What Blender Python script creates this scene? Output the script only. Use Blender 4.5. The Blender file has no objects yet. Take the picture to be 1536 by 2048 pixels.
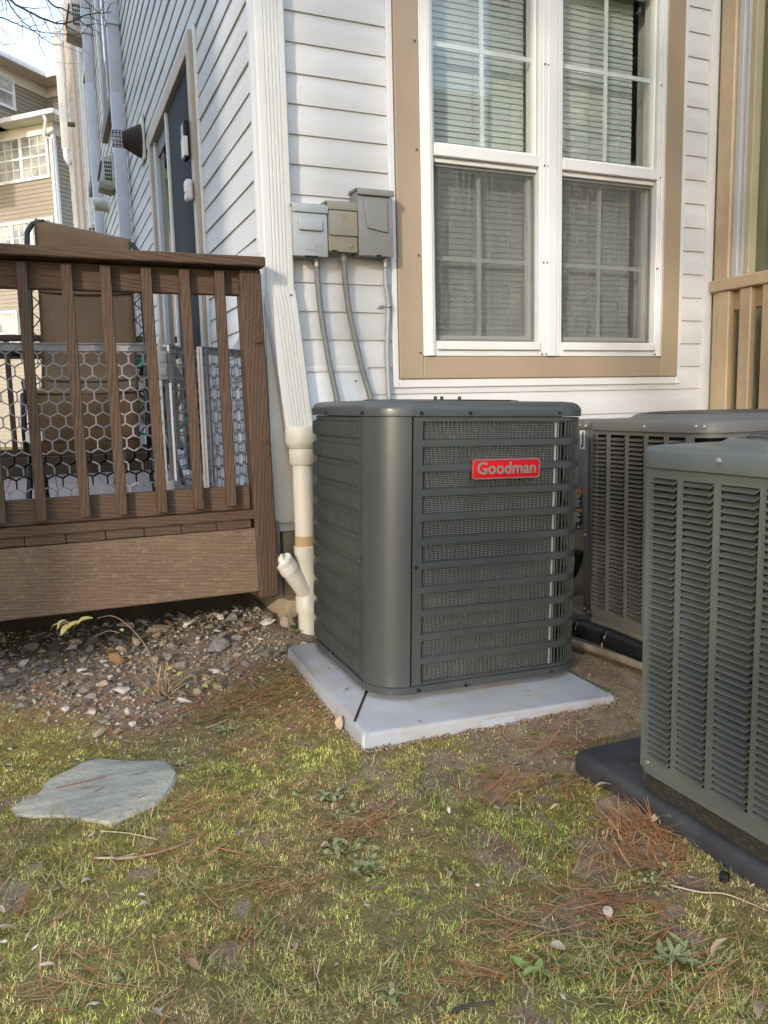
import bpy, bmesh, math, random
import numpy as np
from mathutils import Vector, Matrix

random.seed(7)
rng = np.random.default_rng(11)
S = bpy.context.scene
COL = S.collection
R = math.radians

# ------------------------------------------------------------------ camera
F_PX, IMG_W, IMG_H = 1575.6, 1536.0, 2048.0
YAW, PITCH, ROLL = R(23.005), R(7.724), R(-1.385)
CAM = Vector((0.0, 0.0, 1.07))
fwd = Vector((math.sin(YAW) * math.cos(PITCH), math.cos(YAW) * math.cos(PITCH), -math.sin(PITCH)))
_r = Vector((math.cos(YAW), -math.sin(YAW), 0))
_u = _r.cross(fwd)
right = math.cos(ROLL) * _r + math.sin(ROLL) * _u
up = -math.sin(ROLL) * _r + math.cos(ROLL) * _u
cd = bpy.data.cameras.new('camera')
cam = bpy.data.objects.new('camera', cd)
COL.objects.link(cam)
cd.sensor_fit = 'HORIZONTAL'
cd.sensor_width = 36.0
cd.lens = 36.0 * F_PX / IMG_W
cd.clip_start = 0.05
cd.clip_end = 2000
mw = Matrix((right, up, -fwd)).transposed().to_4x4()
mw.translation = CAM
cam.matrix_world = mw
S.camera = cam

# ------------------------------------------------------------------ world, sun, exposure
SUN_AZ, SUN_EL = R(225), R(16)          # clockwise from +Y
world = bpy.data.worlds.new('World')
S.world = world
world.use_nodes = True
wn = world.node_tree
wn.nodes.clear()
sky = wn.nodes.new('ShaderNodeTexSky')
sky.sky_type = 'NISHITA'
sky.sun_disc = False
sky.sun_elevation = SUN_EL
sky.sun_rotation = SUN_AZ
sky.altitude = 100
sky.air_density = 1.0
sky.dust_density = 1.5
sky.ozone_density = 1.5
# thin high cloud: pale veil broken by noise, mixed into the sky everywhere
tc = wn.nodes.new('ShaderNodeTexCoord')
mp = wn.nodes.new('ShaderNodeMapping'); mp.inputs['Scale'].default_value = (2.0, 2.0, 5.0)
cn = wn.nodes.new('ShaderNodeTexNoise'); cn.inputs['Scale'].default_value = 1.6; cn.inputs['Detail'].default_value = 7
cr = wn.nodes.new('ShaderNodeValToRGB')
cr.color_ramp.elements[0].position = 0.34; cr.color_ramp.elements[0].color = (0.10, 0.10, 0.10, 1)
cr.color_ramp.elements[1].position = 0.62; cr.color_ramp.elements[1].color = (0.60, 0.60, 0.60, 1)
mixc = wn.nodes.new('ShaderNodeMix'); mixc.data_type = 'RGBA'
mixc.inputs[7].default_value = (4.9, 5.5, 6.4, 1)
bg = wn.nodes.new('ShaderNodeBackground'); bg.inputs['Strength'].default_value = 0.15
wo = wn.nodes.new('ShaderNodeOutputWorld')
wn.links.new(tc.outputs['Generated'], mp.inputs['Vector'])
wn.links.new(mp.outputs['Vector'], cn.inputs['Vector'])
wn.links.new(cn.outputs['Fac'], cr.inputs['Fac'])
wn.links.new(cr.outputs['Color'], mixc.inputs[0])
wn.links.new(sky.outputs['Color'], mixc.inputs[6])
wn.links.new(mixc.outputs[2], bg.inputs['Color'])
wn.links.new(bg.outputs['Background'], wo.inputs['Surface'])

sd = bpy.data.lights.new('sun', 'SUN')
sd.energy = 1.15
sd.angle = R(1.2)
sd.color = (1.0, 0.90, 0.78)
sun = bpy.data.objects.new('sun', sd)
COL.objects.link(sun)
to_sun = Vector((math.sin(SUN_AZ) * math.cos(SUN_EL), math.cos(SUN_AZ) * math.cos(SUN_EL), math.sin(SUN_EL)))
sun.rotation_euler = (-to_sun).to_track_quat('-Z', 'Y').to_euler()
sun.location = to_sun * 30

S.view_settings.view_transform = 'Standard'
S.view_settings.look = 'None'
S.view_settings.gamma = 1.0
S.view_settings.use_curve_mapping = False
S.view_settings.exposure = 1.64
S.cycles.max_bounces = 8
S.cycles.transparent_max_bounces = 12

# ------------------------------------------------------------------ measuring helpers (photo point -> point on a real plane)
def ray(x, y):
    return right * ((x - 768) / F_PX) - up * ((y - 1024) / F_PX) + fwd
def on_plane(x, y, p, n):
    d = ray(x, y); n = Vector(n)
    return CAM + d * ((Vector(p) - CAM).dot(n) / d.dot(n))
def onX(x, y, v): return on_plane(x, y, (v, 0, 0), (1, 0, 0))
def onY(x, y, v): return on_plane(x, y, (0, v, 0), (0, 1, 0))
def onZ(x, y, v): return on_plane(x, y, (0, 0, v), (0, 0, 1))

# ------------------------------------------------------------------ object helpers
def tag(o, label=None, cat=None, group=None, kind=None):
    if label: o['label'] = label
    if cat: o['category'] = cat
    if group: o['group'] = group
    if kind: o['kind'] = kind
    return o
def empty(name, loc=(0, 0, 0), rot=(0, 0, 0), parent=None):
    o = bpy.data.objects.new(name, None)
    o.empty_display_size = 0.1
    COL.objects.link(o); o.location = loc; o.rotation_euler = rot
    if parent: o.parent = parent
    return o
def obj(name, me, mat=None, parent=None, loc=(0, 0, 0), rot=(0, 0, 0), scale=None):
    o = bpy.data.objects.new(name, me)
    COL.objects.link(o); o.location = loc; o.rotation_euler = rot
    if scale: o.scale = scale
    if mat is not None and len(me.materials) == 0: me.materials.append(mat)
    if parent is not None: o.parent = parent
    return o
def dup(o, parent=None, loc=None, rot=None):
    c = o.copy(); COL.objects.link(c)
    if parent is not None: c.parent = parent
    if loc is not None: c.location = loc
    if rot is not None: c.rotation_euler = rot
    return c
def mesh(name, vs, fs, smooth=False):
    me = bpy.data.meshes.new(name)
    me.from_pydata([tuple(v) for v in vs], [], fs)
    if smooth:
        me.polygons.foreach_set('use_smooth', [True] * len(me.polygons))
    me.update()
    return me
def bm_mesh(name, bm, smooth=False, angle=None):
    bmesh.ops.recalc_face_normals(bm, faces=bm.faces)
    me = bpy.data.meshes.new(name); bm.to_mesh(me); bm.free()
    if smooth:
        me.polygons.foreach_set('use_smooth', [True] * len(me.polygons))
        if angle: me.set_sharp_from_angle(angle=R(angle))
    me.update()
    return me
class MB:
    """collects shapes for one mesh"""
    def __init__(s): s.v = []; s.f = []
    def add(s, vs, fs):
        b = len(s.v); s.v += [tuple(p) for p in vs]; s.f += [tuple(b + i for i in f) for f in fs]; return s
    def box(s, x0, x1, y0, y1, z0, z1):
        v = [(x0, y0, z0), (x1, y0, z0), (x1, y1, z0), (x0, y1, z0), (x0, y0, z1), (x1, y0, z1), (x1, y1, z1), (x0, y1, z1)]
        return s.add(v, [(3, 2, 1, 0), (4, 5, 6, 7), (0, 1, 5, 4), (1, 2, 6, 5), (2, 3, 7, 6), (3, 0, 4, 7)])
    def quad(s, a, b, c, d): return s.add([a, b, c, d], [(0, 1, 2, 3)])
    def tube(s, path, rad, seg=8, cap=True, flat=None):
        path = [Vector(p) for p in path]; n = len(path)
        rads = rad if isinstance(rad, (list, tuple)) else [rad] * n
        b = len(s.v); prev = None
        for i, p in enumerate(path):
            t = (path[min(i + 1, n - 1)] - path[max(i - 1, 0)]).normalized()
            if prev is None:
                a = Vector((0, 0, 1)) if abs(t.z) < 0.9 else Vector((1, 0, 0))
                nx = a.cross(t).normalized()
            else:
                nx = (prev - t * prev.dot(t)).normalized()
            prev = nx; ny = t.cross(nx)
            for k in range(seg):
                an = 2 * math.pi * k / seg
                s.v.append(tuple(p + (nx * math.cos(an) + ny * math.sin(an)) * rads[i]))
        for i in range(n - 1):
            for k in range(seg):
                k2 = (k + 1) % seg
                s.f.append((b + i * seg + k, b + i * seg + k2, b + (i + 1) * seg + k2, b + (i + 1) * seg + k))
        if cap:
            s.f.append(tuple(b + k for k in range(seg))[::-1])
            s.f.append(tuple(b + (n - 1) * seg + k for k in range(seg)))
        return s
    def lathe(s, prof, seg=24, center=(0, 0, 0), axis='z'):
        b = len(s.v); c = Vector(center)
        for r, h in prof:
            for k in range(seg):
                a = 2 * math.pi * k / seg
                p = (r * math.cos(a), r * math.sin(a), h)
                if axis == 'y': p = (p[0], p[2], p[1])
                if axis == 'x': p = (p[2], p[0], p[1])
                s.v.append(tuple(c + Vector(p)))
        for i in range(len(prof) - 1):
            for k in range(seg):
                k2 = (k + 1) % seg
                s.f.append((b + i * seg + k, b + i * seg + k2, b + (i + 1) * seg + k2, b + (i + 1) * seg + k))
        return s
    def prism(s, poly, h0, h1, axis='z'):
        n = len(poly)
        def P(a, c, h):
            return (a, c, h) if axis == 'z' else ((a, h, c) if axis == 'y' else (h, a, c))
        vs = [P(a, c, h0) for a, c in poly] + [P(a, c, h1) for a, c in poly]
        fs = [tuple(range(n))[::-1], tuple(range(n, 2 * n))] + [(i, (i + 1) % n, n + (i + 1) % n, n + i) for i in range(n)]
        return s.add(vs, fs)
    def build(s, name, mat, parent=None, smooth=False, angle=None, loc=(0, 0, 0), rot=(0, 0, 0), bevel=0, segs=2, weld=False):
        bm = bmesh.new()
        bv = [bm.verts.new(p) for p in s.v]
        for f in s.f:
            try: bm.faces.new([bv[i] for i in f])
            except ValueError: pass
        if weld: bmesh.ops.remove_doubles(bm, verts=bm.verts, dist=1e-5)
        bmesh.ops.recalc_face_normals(bm, faces=bm.faces)
        if bevel:
            es = [e for e in bm.edges if len(e.link_faces) == 2 and e.calc_face_angle(0) > 0.6]
            bmesh.ops.bevel(bm, geom=es, offset=bevel, segments=segs, affect='EDGES', profile=0.5, clamp_overlap=True)
        me = bm_mesh(name, bm, smooth or bevel > 0, angle or (35 if (bevel > 0) else None))
        return obj(name, me, mat, parent, loc, rot)
def beam(name, mat, parent, x0, x1, y0, y1, z0, z1, bevel=0.003, segs=1, axis=0, rot=None):
    """bevelled board whose local X is its length (so the grain runs along it)"""
    c = ((x0 + x1) / 2, (y0 + y1) / 2, (z0 + z1) / 2)
    d = [x1 - x0, y1 - y0, z1 - z0]
    b = MB()
    if axis == 0: L, A, B = d; r = (0, 0, 0)
    elif axis == 1: L, A, B = d[1], d[0], d[2]; r = (0, 0, R(90))
    else: L, A, B = d[2], d[1], d[0]; r = (0, R(90), 0)
    b.box(-L / 2, L / 2, -A / 2, A / 2, -B / 2, B / 2)
    return b.build(name, mat, parent, loc=c, rot=rot or r, bevel=bevel, segs=segs)

# ------------------------------------------------------------------ material helpers
def nodes_mat(name):
    m = bpy.data.materials.new(name); m.use_nodes = True
    nt = m.node_tree; b = nt.nodes['Principled BSDF']
    return m, nt, b
def _coords(nt, stretch=(1, 1, 1), rand=True, kind='Object'):
    t = nt.nodes.new('ShaderNodeTexCoord')
    mpn = nt.nodes.new('ShaderNodeMapping'); mpn.inputs['Scale'].default_value = stretch
    src = t.outputs[kind]
    if rand:
        oi = nt.nodes.new('ShaderNodeObjectInfo')
        mu = nt.nodes.new('ShaderNodeMath'); mu.operation = 'MULTIPLY'; mu.inputs[1].default_value = 37.0
        nt.links.new(oi.outputs['Random'], mu.inputs[0])
        ad = nt.nodes.new('ShaderNodeVectorMath'); ad.operation = 'ADD'
        nt.links.new(src, ad.inputs[0]); nt.links.new(mu.outputs[0], ad.inputs[1])
        src = ad.outputs[0]
    nt.links.new(src, mpn.inputs['Vector'])
    return mpn.outputs['Vector']
def _noise(nt, vec, scale, detail=5, rough=0.6, dist=0.0):
    n = nt.nodes.new('ShaderNodeTexNoise')
    n.inputs['Scale'].default_value = scale; n.inputs['Detail'].default_value = detail
    n.inputs['Roughness'].default_value = rough; n.inputs['Distortion'].default_value = dist
    nt.links.new(vec, n.inputs['Vector'])
    return n.outputs['Fac']
def _ramp(nt, fac, lo, hi, c0=(0, 0, 0), c1=(1, 1, 1)):
    r = nt.nodes.new('ShaderNodeValToRGB')
    r.color_ramp.elements[0].position = lo; r.color_ramp.elements[1].position = hi
    r.color_ramp.elements[0].color = (*c0, 1); r.color_ramp.elements[1].color = (*c1, 1)
    nt.links.new(fac, r.inputs['Fac'])
    return r.outputs['Color']
def _mix(nt, fac, a, b):
    m = nt.nodes.new('ShaderNodeMix'); m.data_type = 'RGBA'
    for s, i in ((fac, 0), (a, 6), (b, 7)):
        if isinstance(s, (tuple, list)): m.inputs[i].default_value = (*s, 1)
        elif isinstance(s, (int, float)): m.inputs[i].default_value = s
        else: nt.links.new(s, m.inputs[i])
    return m.outputs[2]
def _bump(nt, b, height, strength, dist=0.002):
    n = nt.nodes.new('ShaderNodeBump'); n.inputs['Strength'].default_value = strength
    n.inputs['Distance'].default_value = dist
    nt.links.new(height, n.inputs['Height']); nt.links.new(n.outputs['Normal'], b.inputs['Normal'])
def mat(name, col, rough=0.5, metal=0.0, col2=None, nscale=6, lo=0.42, hi=0.65, stretch=(1, 1, 1), detail=6,
        bump=0, bscale=80, bstretch=(1, 1, 1), spec=0.5, rough2=None, col3=None, n3=30, lo3=0.6, hi3=0.72, bdist=0.002, coat=0):
    m, nt, b = nodes_mat(name)
    b.inputs['Roughness'].default_value = rough; b.inputs['Metallic'].default_value = metal
    b.inputs['Specular IOR Level'].default_value = spec
    b.inputs['Coat Weight'].default_value = coat; b.inputs['Coat Roughness'].default_value = 0.15
    b.inputs['Base Color'].default_value = (*col, 1)
    if col2 or bump or col3:
        v = _coords(nt, stretch)
        c = col
        if col2:
            f = _ramp(nt, _noise(nt, v, nscale, detail), lo, hi)
            c = _mix(nt, f, col, col2)
            if rough2 is not None:
                mr = nt.nodes.new('ShaderNodeMapRange'); mr.inputs[3].default_value = rough; mr.inputs[4].default_value = rough2
                nt.links.new(f, mr.inputs[0]); nt.links.new(mr.outputs[0], b.inputs['Roughness'])
        if col3:
            f3 = _ramp(nt, _noise(nt, v, n3, 4), lo3, hi3)
            c = _mix(nt, f3, c, col3)
        if not isinstance(c, tuple): nt.links.new(c, b.inputs['Base Color'])
        if bump:
            v2 = _coords(nt, bstretch)
            _bump(nt, b, _noise(nt, v2, bscale, 4), bump, bdist)
    return m
def mat_wood(name, col, dark, wear=None, rough=0.65, wlo=0.62, whi=0.75, grain=1.0, scale=1.0):
    """grain along local X"""
    m, nt, b = nodes_mat(name)
    v = _coords(nt, (0.9 * scale, 9 * scale, 9 * scale))
    w = nt.nodes.new('ShaderNodeTexWave'); w.wave_type = 'BANDS'; w.bands_direction = 'DIAGONAL'
    w.inputs['Scale'].default_value = 4.5; w.inputs['Distortion'].default_value = 5.0
    w.inputs['Detail'].default_value = 3; w.inputs['Detail Scale'].default_value = 1.2
    nt.links.new(v, w.inputs['Vector'])
    v2 = _coords(nt, (6, 160, 160))
    fine = _noise(nt, v2, 1.0, 4, 0.7)
    g = nt.nodes.new('ShaderNodeMath'); g.operation = 'MULTIPLY_ADD'; g.inputs[1].default_value = 0.6
    nt.links.new(w.outputs['Fac'], g.inputs[0]); nt.links.new(fine, g.inputs[2])
    f = _ramp(nt, g.outputs[0], 0.35, 1.0)
    c = _mix(nt, f, dark, col)
    v4 = _coords(nt, (2, 3, 3))
    big = _ramp(nt, _noise(nt, v4, 1.6, 3), 0.3, 0.7)
    c = _mix(nt, big, c, _mix(nt, 0.35, c, tuple(x * 1.5 for x in col)))
    if wear:
        v3 = _coords(nt, (14, 160, 160))
        v5 = _coords(nt, (60, 40, 40))
        wn2 = nt.nodes.new('ShaderNodeMath'); wn2.operation = 'MULTIPLY'
        nt.links.new(_noise(nt, v3, 1.0, 5, 0.75), wn2.inputs[0])
        ad = nt.nodes.new('ShaderNodeMath'); ad.operation = 'ADD'; ad.inputs[1].default_value = 0.5
        nt.links.new(_noise(nt, v5, 1.0, 3, 0.7), ad.inputs[0]); nt.links.new(ad.outputs[0], wn2.inputs[1])
        c = _mix(nt, _ramp(nt, wn2.outputs[0], wlo, whi), c, wear)
    nt.links.new(c, b.inputs['Base Color'])
    b.inputs['Roughness'].default_value = rough
    b.inputs['Specular IOR Level'].default_value = 0.3
    _bump(nt, b, g.outputs[0], 0.55 * grain, 0.002)
    return m
def mat_glass(name, tint=(0.95, 0.975, 0.96), refl=0.065, rough=0.0):
    m = bpy.data.materials.new(name); m.use_nodes = True; nt = m.node_tree; nt.nodes.clear()
    out = nt.nodes.new('ShaderNodeOutputMaterial'); mx = nt.nodes.new('ShaderNodeMixShader')
    tr = nt.nodes.new('ShaderNodeBsdfTransparent'); tr.inputs['Color'].default_value = (*tint, 1)
    gl = nt.nodes.new('ShaderNodeBsdfGlossy'); gl.inputs['Roughness'].default_value = rough
    ge = nt.nodes.new('ShaderNodeNewGeometry')
    dt = nt.nodes.new('ShaderNodeVectorMath'); dt.operation = 'DOT_PRODUCT'
    nt.links.new(ge.outputs['Normal'], dt.inputs[0]); nt.links.new(ge.outputs['Incoming'], dt.inputs[1])
    def ma(op, a, b_=None):
        n_ = nt.nodes.new('ShaderNodeMath'); n_.operation = op
        for k, v in ((0, a), (1, b_)):
            if v is None: continue
            if isinstance(v, (int, float)): n_.inputs[k].default_value = v
            else: nt.links.new(v, n_.inputs[k])
        return n_.outputs[0]
    f5 = ma('POWER', ma('SUBTRACT', 1.0, ma('ABSOLUTE', dt.outputs['Value'])), 5.0)
    nt.links.new(ma('ADD', ma('MULTIPLY', f5, 0.9), refl), mx.inputs[0])
    nt.links.new(tr.outputs[0], mx.inputs[1]); nt.links.new(gl.outputs[0], mx.inputs[2])
    nt.links.new(mx.outputs[0], out.inputs['Surface'])
    return m

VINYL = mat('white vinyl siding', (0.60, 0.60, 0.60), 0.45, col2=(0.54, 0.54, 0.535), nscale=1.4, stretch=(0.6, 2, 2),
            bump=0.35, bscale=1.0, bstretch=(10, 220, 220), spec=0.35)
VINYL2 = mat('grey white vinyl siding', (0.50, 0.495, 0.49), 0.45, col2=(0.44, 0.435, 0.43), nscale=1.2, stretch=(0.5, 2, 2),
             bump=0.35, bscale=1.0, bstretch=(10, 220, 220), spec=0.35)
WHITE = mat('white painted trim', (0.64, 0.64, 0.635), 0.4, col2=(0.56, 0.555, 0.54), nscale=3, lo=0.5, hi=0.8, stretch=(1, 1, 0.4))
CREAM = mat('cream plastic and sunlit trim', (0.60, 0.575, 0.51), 0.5, col2=(0.52, 0.485, 0.415), nscale=2.5)
TAN = mat('tan aluminium trim', (0.34, 0.262, 0.182), 0.42, col2=(0.30, 0.232, 0.162), nscale=1.5, bump=0.05, bscale=400)
TAN2 = mat('tan porch paint', (0.50, 0.385, 0.25), 0.45, col2=(0.42, 0.31, 0.20), nscale=3)
BROWN = mat_wood('brown stained wood', (0.082, 0.050, 0.031), (0.034, 0.020, 0.012), (0.155, 0.108, 0.072), wlo=0.60, whi=0.85)
BROWNW = mat_wood('worn brown stained wood', (0.132, 0.089, 0.058), (0.082, 0.053, 0.034), (0.27, 0.20, 0.135), wlo=0.52, whi=0.86, grain=0.7)
DECKF = mat_wood('grey brown deck board', (0.33, 0.27, 0.245), (0.22, 0.17, 0.15), (0.42, 0.37, 0.33), grain=0.5)
SPOUT = mat('white aluminium downspout', (0.56, 0.56, 0.55), 0.4, col2=(0.48, 0.47, 0.45), nscale=4, lo=0.5, hi=0.75, stretch=(1, 1, 0.3))
SPOUT2 = mat('blue grey aluminium downspout', (0.48, 0.51, 0.56), 0.4, col2=(0.42, 0.45, 0.50), nscale=2)
PVC = mat('cream pvc pipe', (0.62, 0.595, 0.53), 0.4, col2=(0.52, 0.475, 0.39), nscale=5, lo=0.5, hi=0.75, col3=(0.36, 0.28, 0.19), n3=26, lo3=0.66, hi3=0.75)
PVCW = mat('white pvc cap', (0.75, 0.72, 0.66), 0.35, col2=(0.62, 0.56, 0.47), nscale=14, lo=0.5, hi=0.75)
CONC = mat('stained concrete foundation', (0.34, 0.27, 0.18), 0.9, col2=(0.22, 0.18, 0.12), nscale=4, bump=0.8, bscale=45, bdist=0.01,
           col3=(0.12, 0.12, 0.06), n3=7, lo3=0.55, hi3=0.7)
BLACK = mat('black plastic', (0.012, 0.012, 0.013), 0.5, spec=0.2)
DARK = mat('dark void', (0.012, 0.012, 0.012), 0.9)
SCREW = mat('black screw', (0.015, 0.015, 0.016), 0.35, metal=0.4)
STEEL = mat('galvanised steel', (0.48, 0.48, 0.47), 0.4, metal=0.8, col2=(0.38, 0.38, 0.37), nscale=30)
RUST = mat('rusty screw', (0.12, 0.06, 0.04), 0.7)
GLASS = mat_glass('window glass')

# ------------------------------------------------------------------ terrain maths
_perm = rng.random((256, 256))
def vnoise(x, y):
    x = np.asarray(x, float); y = np.asarray(y, float)
    xi = np.floor(x).astype(int); yi = np.floor(y).astype(int)
    fx = x - xi; fy = y - yi
    fx = fx * fx * (3 - 2 * fx); fy = fy * fy * (3 - 2 * fy)
    a = _perm[xi % 256, yi % 256]; b = _perm[(xi + 1) % 256, yi % 256]
    c = _perm[xi % 256, (yi + 1) % 256]; d = _perm[(xi + 1) % 256, (yi + 1) % 256]
    return (a * (1 - fx) + b * fx) * (1 - fy) + (c * (1 - fx) + d * fx) * fy
def fbm(x, y, s, o=4):
    t = 0; am = 0.5; tot = 0
    for k in range(o):
        t = t + am * vnoise(x * s + 17.3 * k + 40, y * s + 9.1 * k + 80); tot += am; am *= 0.5; s *= 2.03
    return t / tot
def sstep(a, b, x):
    t = np.clip((x - a) / (b - a), 0, 1); return t * t * (3 - 2 * t)
GRAVEL_POLY = [(-0.75, 4.6), (1.2, 4.6), (1.16, 3.30), (0.92, 3.16), (0.78, 2.97), (0.50, 2.84), (0.40, 2.60), (0.16, 2.58), (0.0, 2.80), (-0.26, 3.02), (-0.75, 3.2)]
def poly_dist(x, y, poly):
    """signed distance, negative inside"""
    x = np.asarray(x, float); y = np.asarray(y, float)
    d = np.full(x.shape, 1e9); inside = np.zeros(x.shape, bool); n = len(poly)
    for i in range(n):
        ax, ay = poly[i]; bx, by = poly[(i + 1) % n]
        ex, ey = bx - ax, by - ay
        t = np.clip(((x - ax) * ex + (y - ay) * ey) / (ex * ex + ey * ey), 0, 1)
        d = np.minimum(d, np.hypot(x - ax - t * ex, y - ay - t * ey))
        cnd = ((ay > y) != (by > y)) & (x < (bx - ax) * (y - ay) / (by - ay + 1e-12) + ax)
        inside ^= cnd
    return np.where(inside, -d, d)
def gravel_mask(x, y):
    d = poly_dist(x, y, GRAVEL_POLY) + (fbm(x, y, 5, 3) - 0.5) * 0.22
    return 1 - sstep(-0.20, 0.10, d)
BARE = [(1.34, 1.98, 0.50, 0.17), (1.12, 1.80, 0.15, 0.10), (0.93, 1.50, 0.06, 0.13), (0.98, 1.26, 0.11, 0.06), (1.18, 1.40, 0.13, 0.10), (0.26, 1.45, 0.04, 0.04),
        (0.43, 1.86, 0.04, 0.03), (1.20, 1.22, 0.13, 0.05), (0.80, 1.86, 0.08, 0.03)]
def soil_mask(x, y):
    m = sstep(1.55, 1.85, x) * sstep(1.55, 1.8, y)
    m = np.maximum(m, sstep(1.05, 1.3, x) * sstep(1.9, 2.05, y) * 0.9)
    n = fbm(x, y, 16, 4)
    for bx, by, rx, ry in BARE:
        e = ((x - bx) / rx) ** 2 + ((y - by) / ry) ** 2
        m = np.maximum(m, (1 - sstep(-0.2, 1.8, e + (n - 0.5) * 5.5)) * 0.8)
    m = np.maximum(m, sstep(0.65, 0.78, fbm(x + 5, y, 7, 4)) * 0.6)
    return np.clip(m * (0.35 + 1.3 * n), 0, 1)
def ground_h(x, y):
    x = np.asarray(x, float); y = np.asarray(y, float)
    near = 1 - sstep(6, 12, np.hypot(x - 1, y - 2))
    h = (fbm(x, y, 2.2, 3) - 0.5) * 0.035 + (fbm(x + 9, y, 14, 3) - 0.5) * 0.012
    h += (fbm(x + 3, y, 45, 2) - 0.5) * 0.006
    h = h * near
    h += 0.055 * sstep(2.55, 3.5, y) * (1 - sstep(0.9, 1.3, x)) * near
    h += -0.01 * sstep(1.3, 1.8, x) * near
    for px_, py_, ax, ay in ((1.33, 2.68, 0.46, 0.48), (1.76, 1.24, 0.39, 0.55), (2.60, 2.45, 0.45, 0.45)):
        e = np.maximum(np.abs(x - px_) / ax, np.abs(y - py_) / ay)
        h = np.where(e < 1, np.minimum(h, 0.0), h)
    fl = np.clip(1 - np.maximum(poly_dist(x, y, [(0.84, 2.19), (1.80, 2.15), (1.82, 3.2), (0.88, 3.2)]), 0) / 0.22, 0, 1)
    h = h * (1 - fl) + 0.004 * fl
    fl = np.clip(1 - np.maximum(poly_dist(x, y, [(-0.16, 2.22), (0.10, 2.05), (0.27, 2.2), (0.22, 2.45), (0.05, 2.42)]), 0) / 0.2, 0, 1)
    h = h * (1 - fl) + 0.015 * fl
    return h - 0.004
def gz(x, y): return float(ground_h(np.array([x]), np.array([y]))[0])
def on_ground(px_, py_):
    z = 0.0
    for _ in range(4):
        p = onZ(px_, py_, z); z = gz(p.x, p.y)
    return Vector((p.x, p.y, z))

def mat_ground():
    m, nt, b = nodes_mat('mossy soil')
    v = _coords(nt, (1, 1, 1), rand=False)
    n1 = _noise(nt, v, 7, 8, 0.65); n2 = _noise(nt, v, 60, 6, 0.7); n3 = _noise(nt, v, 2.2, 4)
    soil = _mix(nt, _ramp(nt, n2, 0.35, 0.7), (0.155, 0.105, 0.065), (0.32, 0.23, 0.155))
    soil = _mix(nt, _ramp(nt, n1, 0.45, 0.7), soil, (0.38, 0.285, 0.20))
    moss = _mix(nt, _ramp(nt, n2, 0.35, 0.65), (0.125, 0.104, 0.030), (0.29, 0.245, 0.072))
    moss = _mix(nt, _ramp(nt, n3, 0.4, 0.65), moss, (0.26, 0.195, 0.092))
    a = nt.nodes.new('ShaderNodeAttribute'); a.attribute_name = 'soil'
    g = nt.nodes.new('ShaderNodeAttribute'); g.attribute_name = 'gravel'
    ad = nt.nodes.new('ShaderNodeMath'); ad.operation = 'ADD'
    mm = nt.nodes.new('ShaderNodeMath'); mm.operation = 'MULTIPLY_ADD'; mm.inputs[1].default_value = 0.5; mm.inputs[2].default_value = -0.25
    nt.links.new(n2, mm.inputs[0]); nt.links.new(a.outputs['Fac'], ad.inputs[0]); nt.links.new(mm.outputs[0], ad.inputs[1])
    c = _mix(nt, _ramp(nt, ad.outputs[0], 0.3, 0.55), moss, soil)
    gr = _mix(nt, _ramp(nt, n2, 0.3, 0.7), (0.145, 0.108, 0.075), (0.36, 0.29, 0.21))
    c = _mix(nt, g.outputs['Fac'], c, gr)
    nt.links.new(c, b.inputs['Base Color'])
    b.inputs['Roughness'].default_value = 0.95; b.inputs['Specular IOR Level'].default_value = 0.15
    n5 = _noise(nt, v, 110, 6, 0.75)
    _bump(nt, b, n5, 0.9, 0.008)
    return m
GROUND = mat_ground()
def make_ground():
    xs = np.concatenate([[-300, -120, -50, -25, -14, -9, -6, -4, -2.8, -1.9, -1.3], np.arange(-0.95, 2.95, 0.013), [3.1, 3.5, 4.2, 5.5, 7.5, 11, 16, 25, 50, 120, 300]])
    ys = np.concatenate([[-300, -120, -50, -25, -14, -9, -6, -4, -2.5, -1.4, -0.6, 0, 0.4], np.arange(0.62, 3.75, 0.013), [3.9, 4.2, 4.7, 5.5, 7, 10, 15, 25, 50, 120, 300]])
    Xg, Yg = np.meshgrid(xs, ys)
    Z = ground_h(Xg, Yg)
    nx, ny = len(xs), len(ys)
    co = np.stack([Xg.ravel(), Yg.ravel(), Z.ravel()], 1)
    i = np.arange(nx * ny).reshape(ny, nx)
    fq = np.stack([i[:-1, :-1].ravel(), i[:-1, 1:].ravel(), i[1:, 1:].ravel(), i[1:, :-1].ravel()], 1)
    me = bpy.data.meshes.new('ground')
    me.vertices.add(len(co)); me.vertices.foreach_set('co', co.ravel())
    me.loops.add(fq.size); me.loops.foreach_set('vertex_index', fq.ravel())
    me.polygons.add(len(fq)); me.polygons.foreach_set('loop_start', np.arange(0, fq.size, 4)); me.polygons.foreach_set('loop_total', np.full(len(fq), 4))
    me.polygons.foreach_set('use_smooth', np.ones(len(fq), bool))
    me.update(calc_edges=True)
    at = me.attributes.new('soil', 'FLOAT', 'POINT'); at.data.foreach_set('value', soil_mask(Xg, Yg).ravel())
    at = me.attributes.new('gravel', 'FLOAT', 'POINT'); at.data.foreach_set('value', gravel_mask(Xg, Yg).ravel())
    o = obj('ground', me, GROUND)
    tag(o, kind='structure')
make_ground()

# ------------------------------------------------------------------ the house
WY = 3.507            # plane of the wall behind the units
WX = 0.95             # plane of the wall beside the deck
house = empty('house', (WX, WY, 0))
tag(house, 'white vinyl sided house wall behind the units and beside the deck', 'house')
house_inv = house.matrix_world
def hp(o):            # parent to the house keeping world coordinates
    o.parent = house; o.location = Vector(o.location) - Vector((WX, WY, 0)); return o
back_wall = MB()
_wt = 0.2
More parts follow.
